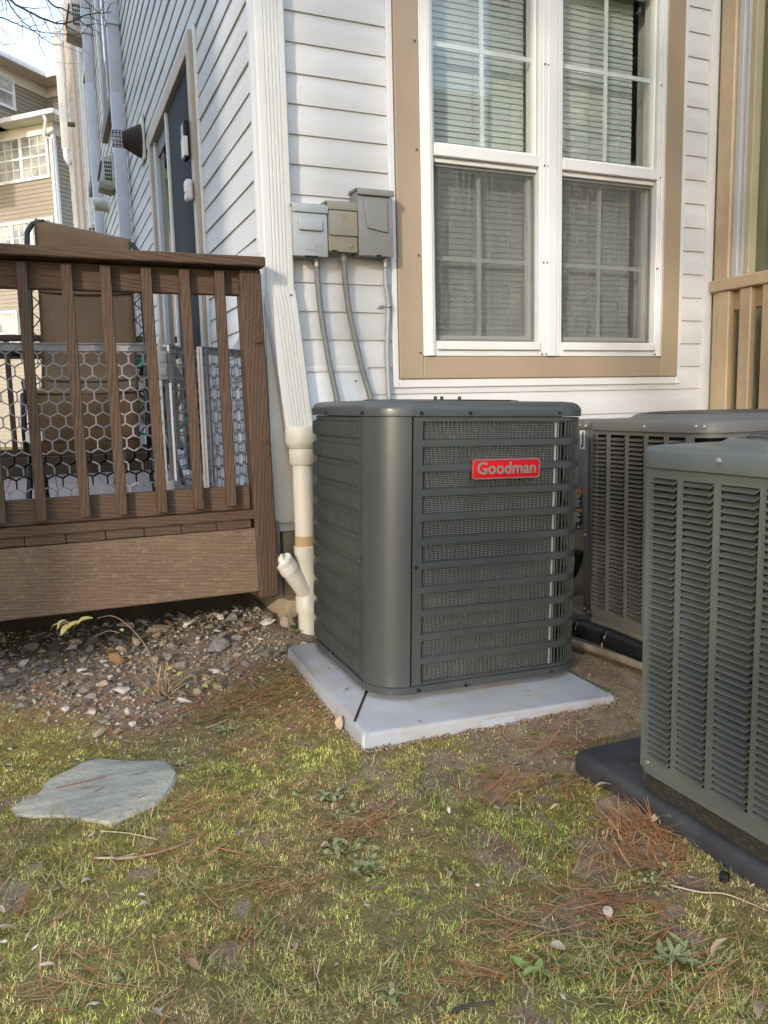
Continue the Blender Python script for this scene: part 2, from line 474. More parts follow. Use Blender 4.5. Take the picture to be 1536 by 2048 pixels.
# wall core behind the siding, with the window opening left free
for (x0, x1, z0, z1) in ((0.965, 1.70, 0.5, 6.2), (3.165, 3.53, 0.5, 6.2), (1.70, 3.165, 0.5, 1.297), (1.70, 3.165, 3.24, 6.2)):
    back_wall.box(x0, x1, WY + 0.012, WY + _wt, z0, z1)
back_wall = hp(back_wall.build('wall', VINYL)); back_wall['label'] = 'wall with the twin window'
left_wall = MB()
DOOR = (4.80, 6.72, 0.60, 3.20)
for (y0, y1, z0, z1) in ((WY + 0.03, 4.86, 0.5, 9.0), (6.66, 20.0, 0.5, 9.0), (4.86, 6.66, 3.13, 9.0)):
    left_wall.box(WX + 0.012, WX + _wt, y0, y1, z0, z1)
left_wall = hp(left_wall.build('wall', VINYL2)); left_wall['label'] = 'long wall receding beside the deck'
found = MB()
found.box(0.985, 3.6, WY + 0.03, WY + 0.3, -0.3, 0.52)
found.box(0.985, 1.25, WY + 0.3, 20, -0.3, 0.52)
f_o = hp(found.build('foundation', CONC)); f_o['label'] = 'stained concrete foundation below the siding'
# rooms behind window and door: floor, ceiling and walls
ROOM = mat('room wall', (0.42, 0.40, 0.35), 0.9)
rm = MB()
rm.box(1.3, 3.5, 5.3, 5.4, 0.5, 3.9); rm.box(1.3, 1.4, WY + _wt, 5.4, 0.5, 3.9); rm.box(3.5, 3.6, WY + _wt, 5.4, 0.5, 3.9)
rm.box(1.3, 3.6, WY + _wt, 5.4, 3.8, 3.9); rm.box(1.3, 3.6, WY + _wt, 5.4, 0.5, 0.6)
rm.box(1.15, 1.2, 4.5, 7.0, 0.5, 3.9)
hp(rm.build('room', ROOM))

PITCHZ = 0.1263
def course_mesh(L, p, amp, seg=None, seed=0, dep=0.70):
    """dutch lap course: local X along, outward is -Y, Z up"""
    n = seg or max(1, int(L / 0.35))
    prof = [(-0.001, 0.0), (-0.0165, -0.001), (-0.0172, 0.003), (-0.0165, 0.068), (-0.0150, 0.074), (-0.0035, p * 0.95), (-0.002, p + 0.004)]
    k = len(prof); vs = []; fs = []
    r0 = random.Random(seed)
    for i in range(n + 1):
        x = L * i / n
        d = amp * r0.uniform(-1, 1); dz = amp * 0.4 * r0.uniform(-1, 1)
        for (a, h) in prof: vs.append((x, a * dep + (d if a < -0.002 else 0), h + dz))
    for i in range(n):
        for j in range(k - 1):
            a = i * k + j
            fs.append((a, a + k, a + k + 1, a + 1))
    me = mesh('siding_course', vs, fs, True); me.set_sharp_from_angle(angle=R(25))
    return me
def split(a0, a1, zc, openings):
    segs = [(a0, a1)]
    for (o0, o1, z0, z1) in openings:
        if z0 < zc < z1:
            new = []
            for s0, s1 in segs:
                if o1 <= s0 or o0 >= s1: new.append((s0, s1)); continue
                if o0 - s0 > 0.01: new.append((s0, o0))
                if s1 - o1 > 0.01: new.append((o1, s1))
            segs = new
    return segs
def kid(o, par):      # sub-part given in world coordinates below a house part
    o.parent = par; o.location = Vector(o.location) - Vector((WX, WY, 0)) - Vector(par.location); return o
for k in range(-5, 40):
    zb = 1.123 + PITCHZ * k
    if zb < 0.49: continue
    for s0, s1 in split(1.03, 3.49, zb + PITCHZ / 2, [(1.66, 3.20, 1.26, 3.30), (1.03, 1.405, 0.50, 1.24)]):
        me = course_mesh(s1 - s0, PITCHZ, 0.0009, seed=k)
        kid(obj('siding_course', me, VINYL, None, (s0, WY, zb)), back_wall)
LP = 0.1245
for k in range(-15, 52):
    zb = 2.458 + LP * k
    if zb < 0.52: continue
    ops = [(4.83, 6.70, 0.4, 3.16)]
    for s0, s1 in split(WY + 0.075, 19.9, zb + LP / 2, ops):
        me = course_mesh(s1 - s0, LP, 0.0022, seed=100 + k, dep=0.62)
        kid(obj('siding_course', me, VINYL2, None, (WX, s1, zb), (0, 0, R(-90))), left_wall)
# outside corner post, right-hand end post
cpost = MB()
cpost.box(WX - 0.018, WX - 0.002, WY - 0.02, WY + 0.078, 1.75, 6.2)
cpost.box(WX - 0.018, WX + 0.085, WY - 0.022, WY - 0.006, 1.75, 6.2)
hp(cpost.build('corner_post', WHITE, bevel=0.003))
cpost = MB()
cpost.box(WX - 0.018, WX - 0.002, WY - 0.02, WY + 0.078, 0.545, 1.75)
cpost.box(WX - 0.018, WX + 0.085, WY - 0.022, WY - 0.006, 0.545, 1.75)
hp(cpost.build('corner_post', CREAM, bevel=0.003))  # lower part of the white post, sunlight put into its cream colour
epost = MB(); epost.box(3.475, 3.53, WY - 0.026, WY + 0.05, 0.5, 6.2)
hp(epost.build('corner_post', WHITE, bevel=0.004))
# flat white cover panel low on the wall
pn = empty('cover_panel', (1.12, WY, 1.24)); tag(pn, 'flat white cover panel framed by thin strips low on the siding', 'panel')
b = MB(); b.box(-0.085, 0.28, -0.012, 0.0, -0.72, -0.012); b.build('sheet', mat('bluish white sheet', (0.66, 0.68, 0.71), 0.5, col2=(0.60, 0.62, 0.65), nscale=3), pn, bevel=0.001)
b = MB(); b.box(-0.085, 0.298, -0.02, 0.0, -0.012, 0.014); b.build('top_strip', WHITE, pn, bevel=0.002)
b = MB(); b.box(0.28, 0.297, -0.0205, 0.0, -0.72, -0.0125); b.build('side_strip', WHITE, pn, bevel=0.002)
b = MB(); b.lathe([(0, -0.004), (0.004, -0.003), (0.005, 0)], 8, (0.235, -0.013, -0.055), 'y'); b.build('screw', RUST, pn)

# ---- twin window
win = empty('window'); hp(win); win.location = Vector((0, 0, 0)); win['label'] = 'twin double hung window with white frame and tan surround'
def wk(o): o.parent = win; o.location = Vector(o.location) - Vector((WX, WY, 0)); return o
YF = WY - 0.034
wk(beam('trim_board', TAN, None, 1.578, 1.702, YF, WY + 0.02, 1.192, 3.37, axis=2))
wk(beam('trim_board', TAN, None, 3.164, 3.283, YF, WY + 0.02, 1.192, 3.37, axis=2))
wk(beam('trim_board', TAN, None, 1.704, 3.162, YF + 0.002, WY + 0.02, 1.192, 1.298, axis=0))
wk(beam('trim_board', TAN, None, 1.704, 3.162, YF + 0.002, WY + 0.02, 3.242, 3.37, axis=0))
for (x0, x1, z0, z1, ax) in ((1.546, 1.576, 1.150, 3.40, 2), (3.285, 3.316, 1.150, 3.40, 2), (1.5775, 3.2835, 1.150, 1.190, 0), (1.5775, 3.2835, 3.372, 3.40, 0)):
    wk(beam('channel', WHITE, None, x0, x1, WY - 0.024, WY + 0.01, z0, z1, axis=ax, bevel=0.004))
WF = WY - 0.045
def step_bar(name, x0, x1, z0, z1, vertical=True):
    """frame bar with stepped faces"""
    m = MB()
    if vertical:
        w = x1 - x0
        m.box(x0, x1, WF + 0.012, WY + 0.09, z0, z1)
        m.box(x0 + w * 0.12, x1 - w * 0.12, WF + 0.004, WF + 0.0115, z0, z1)
        m.box(x0 + w * 0.3, x1 - w * 0.3, WF - 0.004, WF + 0.0035, z0, z1)
    else:
        h = z1 - z0
        m.box(x0, x1, WF + 0.012, WY + 0.09, z0, z1)
        m.box(x0, x1, WF - 0.006, WF + 0.0115, z0 + h * 0.42, z1 - h * 0.06)
    return wk(m.build(name, WHITE, bevel=0.0025, segs=1))
step_bar('frame_bar', 1.704, 1.772, 1.300, 3.24)
step_bar('frame_bar', 2.362, 2.500, 1.300, 3.24)
step_bar('frame_bar', 3.112, 3.162, 1.300, 3.24)
for x0, x1 in ((1.7745, 2.3595), (2.5025, 3.1095)):
    step_bar('sill', x0, x1, 1.300, 1.372, False)
    step_bar('head', x0, x1, 3.165, 3.24, False)
    m = MB()
    m.box(x0, x1, WF + 0.008, WY + 0.05, 2.228, 2.279); m.box(x0, x1, WY - 0.012, WY + 0.10, 2.205, 2.2275)
    wk(m.build('meeting_rail', WHITE, bevel=0.003, segs=1))
    # sash edges
    m = MB()
    for (a, c) in ((x0 + 0.001, x0 + 0.013), (x1 - 0.013, x1 - 0.001)):
        m.box(a, c, WY - 0.01, WY + 0.03, 2.281, 3.163)
    m.box(x0 + 0.0135, x1 - 0.0135, WY - 0.005, WY + 0.03, 2.281, 2.298)
    wk(m.build('upper_sash', mat('upper sash', (0.72, 0.72, 0.70), 0.4), bevel=0.002, segs=1))
    m = MB()
    for (a, c) in ((x0 + 0.001, x0 + 0.02), (x1 - 0.02, x1 - 0.001)):
        m.box(a, c, WY + 0.03, WY + 0.075, 1.374, 2.203)
    m.box(x0 + 0.0205, x1 - 0.0205, WY + 0.03, WY + 0.075, 1.374, 1.405)
    wk(m.build('lower_sash', mat('lower sash', (0.60, 0.60, 0.58), 0.45), bevel=0.002, segs=1))
    m = MB()
    for (a, c, d, e) in ((x0 + 0.002, x0 + 0.010, 1.376, 2.201), (x1 - 0.010, x1 - 0.002, 1.376, 2.201), (x0 + 0.0105, x1 - 0.0105, 1.376, 1.386), (x0 + 0.0105, x1 - 0.0105, 2.191, 2.201)):
        m.box(a, c, WY + 0.004, WY + 0.014, d, e)
    wk(m.build('screen_frame', mat('screen frame', (0.16, 0.16, 0.15), 0.5)))
    m = MB(); m.quad((x0 + 0.008, WY + 0.009, 1.382), (x1 - 0.008, WY + 0.009, 1.382), (x1 - 0.008, WY + 0.009, 2.196), (x0 + 0.008, WY + 0.009, 2.196))
    if x0 < 2:
        sm = bpy.data.materials.new('insect screen'); sm.use_nodes = True; nt = sm.node_tree; nt.nodes.clear()
        out = nt.nodes.new('ShaderNodeOutputMaterial'); mx = nt.nodes.new('ShaderNodeMixShader')
        tr = nt.nodes.new('ShaderNodeBsdfTransparent'); df = nt.nodes.new('ShaderNodeBsdfDiffuse')
        v = _coords(nt, (260, 1, 5)); st = _ramp(nt, _noise(nt, v, 1.0, 5, 0.75), 0.42, 0.72, (0.06, 0.06, 0.056), (0.30, 0.30, 0.28))
        nt.links.new(st, df.inputs['Color'])
        mx.inputs[0].default_value = 0.46
        nt.links.new(tr.outputs[0], mx.inputs[1]); nt.links.new(df.outputs[0], mx.inputs[2]); nt.links.new(mx.outputs[0], out.inputs['Surface'])
        SCREEN = sm
    wk(m.build('insect_screen', SCREEN))
    m = MB(); m.box(x0 + 0.010, x1 - 0.010, WY + 0.012, WY + 0.016, 2.309, 3.163); wk(m.build('pane', GLASS))
    m = MB(); m.box(x0 + 0.018, x1 - 0.018, WY + 0.050, WY + 0.054, 1.402, 2.203); wk(m.build('pane', GLASS))
    xc = (x0 + x1) / 2
    m = MB()
    m.box(xc - 0.0105, xc + 0.0105, WY + 0.022, WY + 0.030, 2.311, 3.163)
    m.box(x0 + 0.012, xc - 0.011, WY + 0.022, WY + 0.030, 2.735, 2.756); m.box(xc + 0.011, x1 - 0.012, WY + 0.022, WY + 0.030, 2.735, 2.756)
    wk(m.build('glazing_bar', WHITE))
    m = MB()
    m.box(xc - 0.0105, xc + 0.0105, WY + 0.060, WY + 0.068, 1.404, 2.203)
    m.box(x0 + 0.021, xc - 0.011, WY + 0.060, WY + 0.068, 1.768, 1.789); m.box(xc + 0.011, x1 - 0.021, WY + 0.060, WY + 0.068, 1.768, 1.789)
    wk(m.build('glazing_bar', WHITE))
me = MB(); me.lathe([(0, -0.0035), (0.004, -0.003), (0.0055, 0)], 8, (0, 0, 0), 'y')
scr = me.build('screw', RUST)
for i, (px_, py_) in enumerate(((830, 80), (834, 298), (838, 510), (1090, 128), (1097, 130), (1089, 331), (1096, 332), (1087, 525), (1095, 525), (842, 705), (1084, 708), (1093, 708), (1311, 709), (1324, 170), (1322, 355), (1316, 537))):
    p = onY(px_, py_, WF)
    s_o = scr if i == 0 else dup(scr)
    s_o.location = p + Vector((0, -0.0005 if 3.0 > p.x > 1.8 else 0.004, 0)); wk(s_o)
# blinds
SLAT = mat('aluminium blind slat', (0.45, 0.46, 0.435), 0.5, col2=(0.42, 0.43, 0.405), nscale=2)
slme = None
for bi, (x0, x1, side) in enumerate(((1.76, 2.375, 'left'), (2.49, 3.07, 'right'))):
    bl = empty('window_blind', ((x0 + x1) / 2, WY + 0.135, 3.22))
    tag(bl, 'pale horizontal slat blind in the %s half of the twin window' % side, 'blind', 'blinds behind the twin window')
    L = x1 - x0
    vs = []; fs = []
    for i, (yy, zz) in enumerate(((-0.0045, -0.0205), (-0.0025, -0.007), (0.001, 0.007), (0.0050, 0.0195))):
        vs += [(-L / 2, yy, zz), (L / 2, yy, zz)]
        if i: fs.append((2 * i - 2, 2 * i - 1, 2 * i + 1, 2 * i))
    slme = mesh('slat', vs, fs, True)
    n = 66
    for i in range(n):
        o = obj('slat', slme, SLAT, bl, (0, 0, -0.03 - i * 0.0283), (R(random.uniform(-3, 3)), R(random.uniform(-0.2, 0.2)), 0))
    b = MB(); b.box(-L / 2, L / 2, -0.014, 0.014, -0.02, 0.03); b.build('head_rail', WHITE, bl, bevel=0.002)
    b = MB(); b.box(-L / 2, L / 2, -0.012, 0.012, -0.045 - n * 0.0283, -0.03 - n * 0.0283); b.build('bottom_rail', SLAT, bl, bevel=0.002)
    b = MB()
    for fx in (-0.36, 0.0, 0.36): b.box(fx * L - 0.0008, fx * L + 0.0008, -0.0135, -0.012, -0.03 - n * 0.0283, -0.02)
    b.build('ladder_cord', SLAT, bl)

# ---- sliding door in the long wall
door = empty('door'); hp(door); door.location = Vector((0, 0, 0)); door['label'] = 'sliding glass door with tan casing and dark panel'
def dk(o): o.parent = door; o.location = Vector(o.location) - Vector((WX, WY, 0)); return o
CAS = mat('tan door casing', (0.43, 0.36, 0.28), 0.5, col2=(0.36, 0.30, 0.235), nscale=3)
dk(beam('casing', CAS, None, WX - 0.045, WX + 0.05, 4.80, 4.90, 0.6, 3.20, axis=2))
dk(beam('casing', CAS, None, WX - 0.045, WX + 0.05, 6.62, 6.72, 0.6, 3.20, axis=2))
dk(beam('casing', CAS, None, WX - 0.043, WX + 0.05, 4.902, 6.618, 3.11, 3.20, axis=1))
m = MB(); m.box(WX - 0.022, WX + 0.01, 4.77, 4.798, 0.6, 3.22); dk(m.build('channel', WHITE, bevel=0.003))
m = MB(); m.box(WX - 0.022, WX + 0.01, 6.722, 6.75, 0.6, 3.22); dk(m.build('channel', WHITE, bevel=0.003))
NAVY = mat('dark blue black door panel', (0.018, 0.021, 0.026), 0.7, col2=(0.020, 0.022, 0.026), nscale=2, stretch=(1, 1, 0.2), spec=0.12)
m = MB(); m.box(WX - 0.012, WX + 0.03, 4.902, 5.86, 0.64, 3.108); dk(m.build('door_panel', NAVY, bevel=0.004))
m = MB(); m.box(WX - 0.03, WX + 0.0, 5.862, 5.90, 0.64, 3.108); dk(m.build('stile', WHITE, bevel=0.003))
m = MB(); m.box(WX - 0.02, WX + 0.03, 6.50, 6.618, 0.64, 3.108); dk(m.build('stile', mat('grey door stile', (0.40, 0.42, 0.42), 0.45), bevel=0.003))
m = MB(); m.box(WX + 0.001, WX + 0.03, 5.902, 6.498, 2.99, 3.108); dk(m.build('top_rail', mat('dark door rail', (0.05, 0.05, 0.05), 0.5), bevel=0.003))
m = MB(); m.box(WX + 0.004, WX + 0.03, 5.902, 6.498, 0.64, 0.76); dk(m.build('bottom_rail', WHITE, bevel=0.003))
m = MB(); m.box(WX + 0.010, WX + 0.016, 5.902, 6.498, 0.762, 2.988); dk(m.build('pane', mat_glass('door glass', (0.55, 0.6, 0.6), 0.2)))
m = MB(); m.box(WX - 0.06, WX + 0.05, 4.80, 6.72, 0.60, 0.638); dk(m.build('threshold', mat('white threshold', (0.7, 0.7, 0.7), 0.5), bevel=0.004))

# ---- things fixed to the long wall
def wall_thing(name, label, cat, y, z, group=None):
    o = empty(name, (WX - 0.014, y, z)); tag(o, label, cat, group); return o
t = empty('doorbell_camera', (WX - 0.05, 4.93, 2.53)); tag(t, 'black and silver video doorbell on the tan door casing', 'doorbell')
b = MB(); b.box(-0.03, 0.0, -0.045, 0.045, -0.0, 0.21); b.build('body', BLACK, t, bevel=0.006)
b = MB(); b.box(-0.036, -0.0302, -0.046, 0.046, 0.012, 0.12); b.box(-0.0301, -0.012, -0.0475, -0.0455, 0.012, 0.12); b.build('face_plate', mat('satin nickel', (0.66, 0.65, 0.62), 0.4, 0.1), t, bevel=0.004)
b = MB(); b.box(-0.034, -0.0302, -0.02, 0.047, 0.125, 0.195); b.build('lens_panel', mat('pale lens panel', (0.45, 0.48, 0.5), 0.2), t, bevel=0.003)
t = empty('door_sensor', (WX - 0.05, 4.885, 2.285)); tag(t, 'small rounded white sensor on the door casing below the doorbell', 'sensor')
b = MB(); b.box(-0.045, 0.0, -0.04, 0.04, 0.0, 0.12); b.build('cover', WHITE, t, bevel=0.018, segs=3)
b = MB(); b.box(-0.048, -0.0455, -0.012, 0.012, 0.04, 0.05); b.build('indicator', BLACK, t)
# flared wire-mesh vent guard
MESHB = mat('rusty brown wire', (0.045, 0.030, 0.025), 0.7)
t = wall_thing('vent_guard', 'flared brown wire mesh vent guard sticking out of the long wall', 'vent', 7.18, 3.31)
t.location.y = 7.18; t.scale = (0.85, 0.85, 0.8)
b = MB(); b.box(-0.022, 0.0, -0.15, 0.15, -0.21, 0.23); b.build('base_plate', CREAM, t, bevel=0.006)
b = MB()
nseg, nl = 34, 12
for i in range(nl + 1):
    f = i / nl; r_ = 0.165 - 0.085 * f; x = -0.02 - 0.16 * f
    b.tube([(x, r_ * 0.8 * math.cos(2 * math.pi * k / 24), r_ * math.sin(2 * math.pi * k / 24)) for k in range(25)], 0.006, 4, False)
for k in range(nseg):
    a = 2 * math.pi * k / nseg
    b.tube([(-0.02, 0.132 * math.cos(a), 0.165 * math.sin(a)), (-0.18, 0.064 * math.cos(a), 0.080 * math.sin(a))], 0.006, 4, False)
b.build('mesh_cone', MESHB, t)
b = MB(); b.lathe([(0.072, -0.185), (0.066, -0.19), (0.06, -0.05)], 20, (0, 0, 0), 'x'); b.build('collar', mat('rust brown collar', (0.11, 0.07, 0.045), 0.7), t)
b = MB()
for i in range(4):
    x = -0.190 - 0.030 * i
    b.tube([(x, 0.065 * math.cos(2 * math.pi * k / 16), 0.082 * math.sin(2 * math.pi * k / 16)) for k in range(17)], 0.0035, 4, False)
for k in range(12):
    a = 2 * math.pi * k / 12
    b.tube([(-0.190, 0.065 * math.cos(a), 0.082 * math.sin(a)), (-0.285, 0.065 * math.cos(a), 0.082 * math.sin(a))], 0.0035, 4, False)
b.build('end_cage', MESHB, t)
# plastic hooded vents
VENTW = mat('weathered white vent plastic', (0.50, 0.49, 0.46), 0.6, col2=(0.33, 0.31, 0.27), nscale=9)
def hooded_vent(y, z, label, s=1.0):
    t = wall_thing('hooded_vent', label, 'vent', y, z, 'hooded plastic vents on the long wall')
    b = MB(); b.prism([(-0.02 * s, 0.24 * s), (-0.13 * s, 0.20 * s), (-0.20 * s, -0.14 * s), (-0.02 * s, -0.20 * s)], -0.15 * s, 0.15 * s, 'y')
    b.build('hood', VENTW, t, bevel=0.01 * s)
    b = MB(); b.box(-0.02 * s, 0.012, -0.2 * s, 0.2 * s, -0.24 * s, 0.26 * s); b.build('flange', VENTW, t, bevel=0.006)
    hm = mat('vent opening', (0.02, 0.02, 0.02), 0.8)
    for i in range(5):
        for j in range(4):
            f = (j + 0.5) / 5.2
            z0 = 0.15 * s - f * 0.30 * s; x = -0.14 * s - (0.20 * s - z0) / 0.34 * 0.07
            b = MB(); yy = (-0.12 + 0.06 * i) * s
            b.box(-0.012 * s, 0.006, yy - 0.019 * s, yy + 0.019 * s, -0.021 * s, 0.021 * s)
            b.build('opening', hm, t, loc=(x, 0, z0))
    # grid face turned to the viewer (the hood's near cheek)
    for i in range(4):
        for j in range(5):
            b = MB(); zc = (0.12 - 0.055 * j) * s; xc = (-0.035 - 0.026 * i) * s
            b.box(xc - 0.009 * s, xc + 0.009 * s, -0.154 * s, -0.1495 * s, zc - 0.018 * s, zc + 0.018 * s)
            b.build('opening', hm, t)
    b = MB(); b.prism([(-0.02 * s, -0.2 * s), (-0.20 * s, -0.14 * s), (-0.21 * s, -0.22 * s), (-0.02 * s, -0.27 * s)], -0.16 * s, 0.16 * s, 'y')
    b.build('lower_lip', mat('grimy vent lip', (0.24, 0.22, 0.19), 0.8), t, bevel=0.006)
hooded_vent(9.98, 3.78, 'grey white hooded vent grid between the two grey downspouts', 0.8)
hooded_vent(13.0, 6.70, 'hooded vent grid high on the long wall behind the bare branches', 1.1)
hooded_vent(12.7, 3.62, 'hooded vent grid just above the chair and far rail', 0.75)
t = wall_thing('pipe_stub', 'small grey pipe stub with dark mouth on the long wall', 'pipe', 10.9, 3.66)
b = MB(); b.lathe([(0.10, 0.012), (0.09, -0.02), (0.085, -0.02), (0.075, -0.16), (0.06, -0.16), (0.058, -0.03)], 18, (0, 0, 0), 'x'); b.build('stub', VENTW, t, smooth=True, angle=40)
b = MB(); b.lathe([(0.001, -0.12), (0.06, -0.12)], 14, (0, 0, 0), 'x'); b.build('mouth', DARK, t)
# two blue grey downspouts
def grey_spout(y, label, jog):
    t = empty('downspout', (WX - 0.015, y, 0.5)); tag(t, label, 'downspout', 'blue grey downspouts on the long wall')
    b = MB(); b.box(-0.125, -0.012, 0, 0.09, 0.0, jog); b.build('lower_pipe', SPOUT2, t, bevel=0.01)
    b = MB(); b.box(-0.118, -0.006, 0.004, 0.086, jog - 0.05, jog + 0.9)
    b.build('upper_pipe', SPOUT2, t, bevel=0.01)
    b = MB(); b.box(-0.118, -0.006, 0.004, 0.086, jog + 0.91, 8.4); b.build('upper_pipe', SPOUT2, t, bevel=0.01)
    for z in (1.0, jog + 0.6, 5.5):
        b = MB(); b.box(-0.13, 0.0, -0.01, 0.10, z, z + 0.04); b.build('strap', SPOUT2, t, bevel=0.003)
grey_spout(8.33, 'nearer blue grey downspout on the long wall beside the mesh vent', 3.6)
grey_spout(11.45, 'farther blue grey downspout high on the long wall', 4.8)
# far windows of the long wall
def far_window(y0, y1, z0, z1, label, dark=True):
    w_ = empty('window'); hp(w_); w_.location = Vector((0, 0, 0)); w_['label'] = label
    def k2(o): o.parent = w_; o.location = Vector(o.location) - Vector((WX, WY, 0)); return o
    m = MB(); m.box(WX - 0.06, WX, y0, y0 + 0.09, z0, z1); m.box(WX - 0.06, WX, y1 - 0.09, y1, z0, z1); m.box(WX - 0.058, WX, y0 + 0.091, y1 - 0.091, z1 - 0.09, z1)
    k2(m.build('frame', WHITE, bevel=0.004))
    m = MB(); m.box(WX - 0.075, WX, y0 - 0.04, y1 + 0.04, z0 - 0.14, z0 - 0.001); k2(m.build('sill', mat('brown grey sill', (0.13, 0.11, 0.095), 0.7), bevel=0.005))
    m = MB(); m.box(WX - 0.03, WX - 0.024, y0 + 0.09, y1 - 0.09, z0 + 0.001, z1 - 0.09); k2(m.build('pane', mat('dark blue glass', (0.03, 0.036, 0.055), 0.06)))
    m = MB(); m.box(WX - 0.045, WX - 0.031, (y0 + y1) / 2 - 0.03, (y0 + y1) / 2 + 0.03, z0 + 0.002, z1 - 0.092); k2(m.build('stile', WHITE))
far_window(8.95, 10.35, 4.38, 6.1, 'tall dark window high between the grey downspouts')
far_window(12.0, 13.2, 4.45, 6.0, 'dark window beyond the farther grey downspout')
far_window(9.1, 9.9, 1.9, 2.95, 'low dark window above the deck rail')
TANF = mat('faded tan board', (0.42, 0.33, 0.26), 0.6)
for i, (y, z0, z1, w_) in enumerate(((13.9, 0.6, 8.8, 0.16), (15.4, 0.6, 8.8, 0.5), (17.2, 0.6, 8.8, 0.2))):
    o = hp(beam('trim_board', TANF if i else WHITE, None, WX - 0.05, WX, y, y + w_, z0, z1, axis=2)); 
t = empty('downspout', (WX - 0.02, 18.6, 6.2)); tag(t, 'grey gutter downpipe at the far end of the long wall against the sky', 'downspout')
b = MB(); b.box(-0.17, -0.02, 0, 0.10, 0.35, 2.8); b.build('pipe', mat('weathered grey gutter', (0.42, 0.42, 0.40), 0.5), t, bevel=0.02)
b = MB(); b.tube([(-0.10, 0.05, 0.38), (-0.09, 0.05, 0.2), (-0.03, 0.05, 0.06)], 0.06, 10); b.build('elbow', SPOUT2, t, smooth=True)
# wire basket bracket on the far wall
t = wall_thing('wire_basket', 'pale wire basket bracket sticking out near the far end of the long wall', 'basket', 15.9, 6.25)
b = MB()
for i in range(7): b.box(-0.36, 0.0, -0.003, 0.003, -0.02 + 0.05 * i, -0.014 + 0.05 * i)
for i in range(9): b.box(-0.36 + 0.045 * i, -0.354 + 0.045 * i, -0.007, -0.0035, -0.02, 0.286)
b.build('wires', STEEL, t)
b = MB(); b.box(-0.16, 0.0, -0.04, 0.04, -0.09, -0.025); b.build('bracket', mat('brown bracket', (0.09, 0.06, 0.045), 0.7), t, bevel=0.01)

# ------------------------------------------------------------------ deck
YD = 3.35
deck = empty('deck', (0.9, YD, 0.26))
tag(deck, 'raised brown stained timber deck with railing beside the house', 'deck')
def dkp(o): o.parent = deck; o.location = Vector(o.location) - Vector((0.9, YD, 0.26)); return o
# corner post, leaning slightly as in life
pst = dkp(beam('post', BROWN, None, 0.807, 0.897, YD, YD + 0.09, 0.235, 1.648, bevel=0.006, axis=2))
pst.rotation_euler = (0, R(90 - 1.0), 0)
m = MB(); m.lathe([(0, -0.012), (0.011, -0.011), (0.0125, 0.0)], 6, (0, 0, 0), 'y'); m.lathe([(0.021, -0.003), (0.022, 0.002)], 18, (0, 0, 0), 'y'); m.lathe([(0.0125, -0.003), (0.021, -0.003)], 18, (0, 0, 0), 'y')
bolt = m.build('bolt', BROWN)
p = onY(516, 682, YD); bolt.location = p + Vector((0, -0.0005, 0)); dkp(bolt)
b2 = dup(bolt); b2.parent = None; b2.location = onY(530, 881, YD) + Vector((0, -0.0005, 0)); dkp(b2)
kn = MB(); r9 = random.Random(4)
for i in range(26):
    a_ = r9.uniform(0, 6.28); q_ = r9.random() ** 0.6; cx9, cz9 = 0.016 * q_ * math.cos(a_), 0.045 * q_ * math.sin(a_); s9 = r9.uniform(0.002, 0.006)
    kn.add([(cx9 - s9, 0.0005, cz9 - s9 * 1.4), (cx9 + s9, 0.0005, cz9 - s9), (cx9 + s9 * 0.6, 0.0005, cz9 + s9 * 1.5), (cx9 - s9 * 0.8, 0.0005, cz9 + s9), (cx9, -0.0035 * r9.uniform(0.4, 1.2), cz9)], [(0, 1, 4), (1, 2, 4), (2, 3, 4), (3, 0, 4)])
ko = kn.build('knot', BROWN); ko.location = onY(513, 648, YD); dkp(ko)
XL = -3.2
dkp(beam('cap_rail', BROWN, None, XL, 0.893, YD - 0.055, YD + 0.10, 1.652, 1.692, bevel=0.005))
dkp(beam('rail', BROWN, None, XL, 0.803, YD + 0.04, YD + 0.078, 1.545, 1.650, bevel=0.004))
dkp(beam('rail', BROWN, None, XL, 0.805, YD + 0.04, YD + 0.078, 0.632, 0.735, bevel=0.004))
dkp(beam('trim_board', BROWN, None, XL, 0.818, YD + 0.012, YD + 0.09, 0.590, 0.630, bevel=0.004))
dkp(beam('skirt_board', BROWNW, None, XL, 0.83, YD + 0.022, YD + 0.062, 0.262, 0.548, bevel=0.005))
bxs = [0.713, 0.572, 0.421, 0.264, 0.122, -0.038] + [-0.185 - 0.146 * i for i in range(12)]
for i, x in enumerate(bxs):
    lean = random.uniform(-0.3, 0.3) - 0.3
    o = dkp(beam('baluster', BROWN, None, x - 0.020, x + 0.020, YD - 0.001, YD + 0.038, 0.650 + random.uniform(-0.006, 0.006), 1.640, bevel=0.003, axis=2))
    o.rotation_euler = (0, R(90 + lean), 0)
    if i < 8:
        for z in (1.60, 0.70):
            m = MB(); m.lathe([(0, -0.002), (0.0035, -0.0015), (0.004, 0.001)], 8, (x, YD - 0.0012, z), 'y'); dkp(m.build('screw', RUST))
# floor boards, ends showing above the skirt
bw = 0.149
xs_ = [0.800 - 0.1515 * i for i in range(26)]
for i, x in enumerate(xs_):
    z = 0.552 + random.uniform(-0.002, 0.002)
    o = dkp(beam('floor_board', DECKF, None, x - bw, x, YD + 0.032 + random.uniform(-0.003, 0.003), 7.0, z, z + 0.036, bevel=0.003, axis=1))
    # painted end grain cap of each board
    o2 = dkp(beam('board_end', BROWN, None, x - bw + 0.001, x - 0.001, YD + 0.024 + random.uniform(-0.004, 0.002), YD + 0.0285, z + 0.001, z + 0.034, bevel=0.001))
dkp(beam('floor_board', DECKF, None, 0.803, 0.925, YD + 0.10, 7.0, 0.553, 0.588, axis=1))
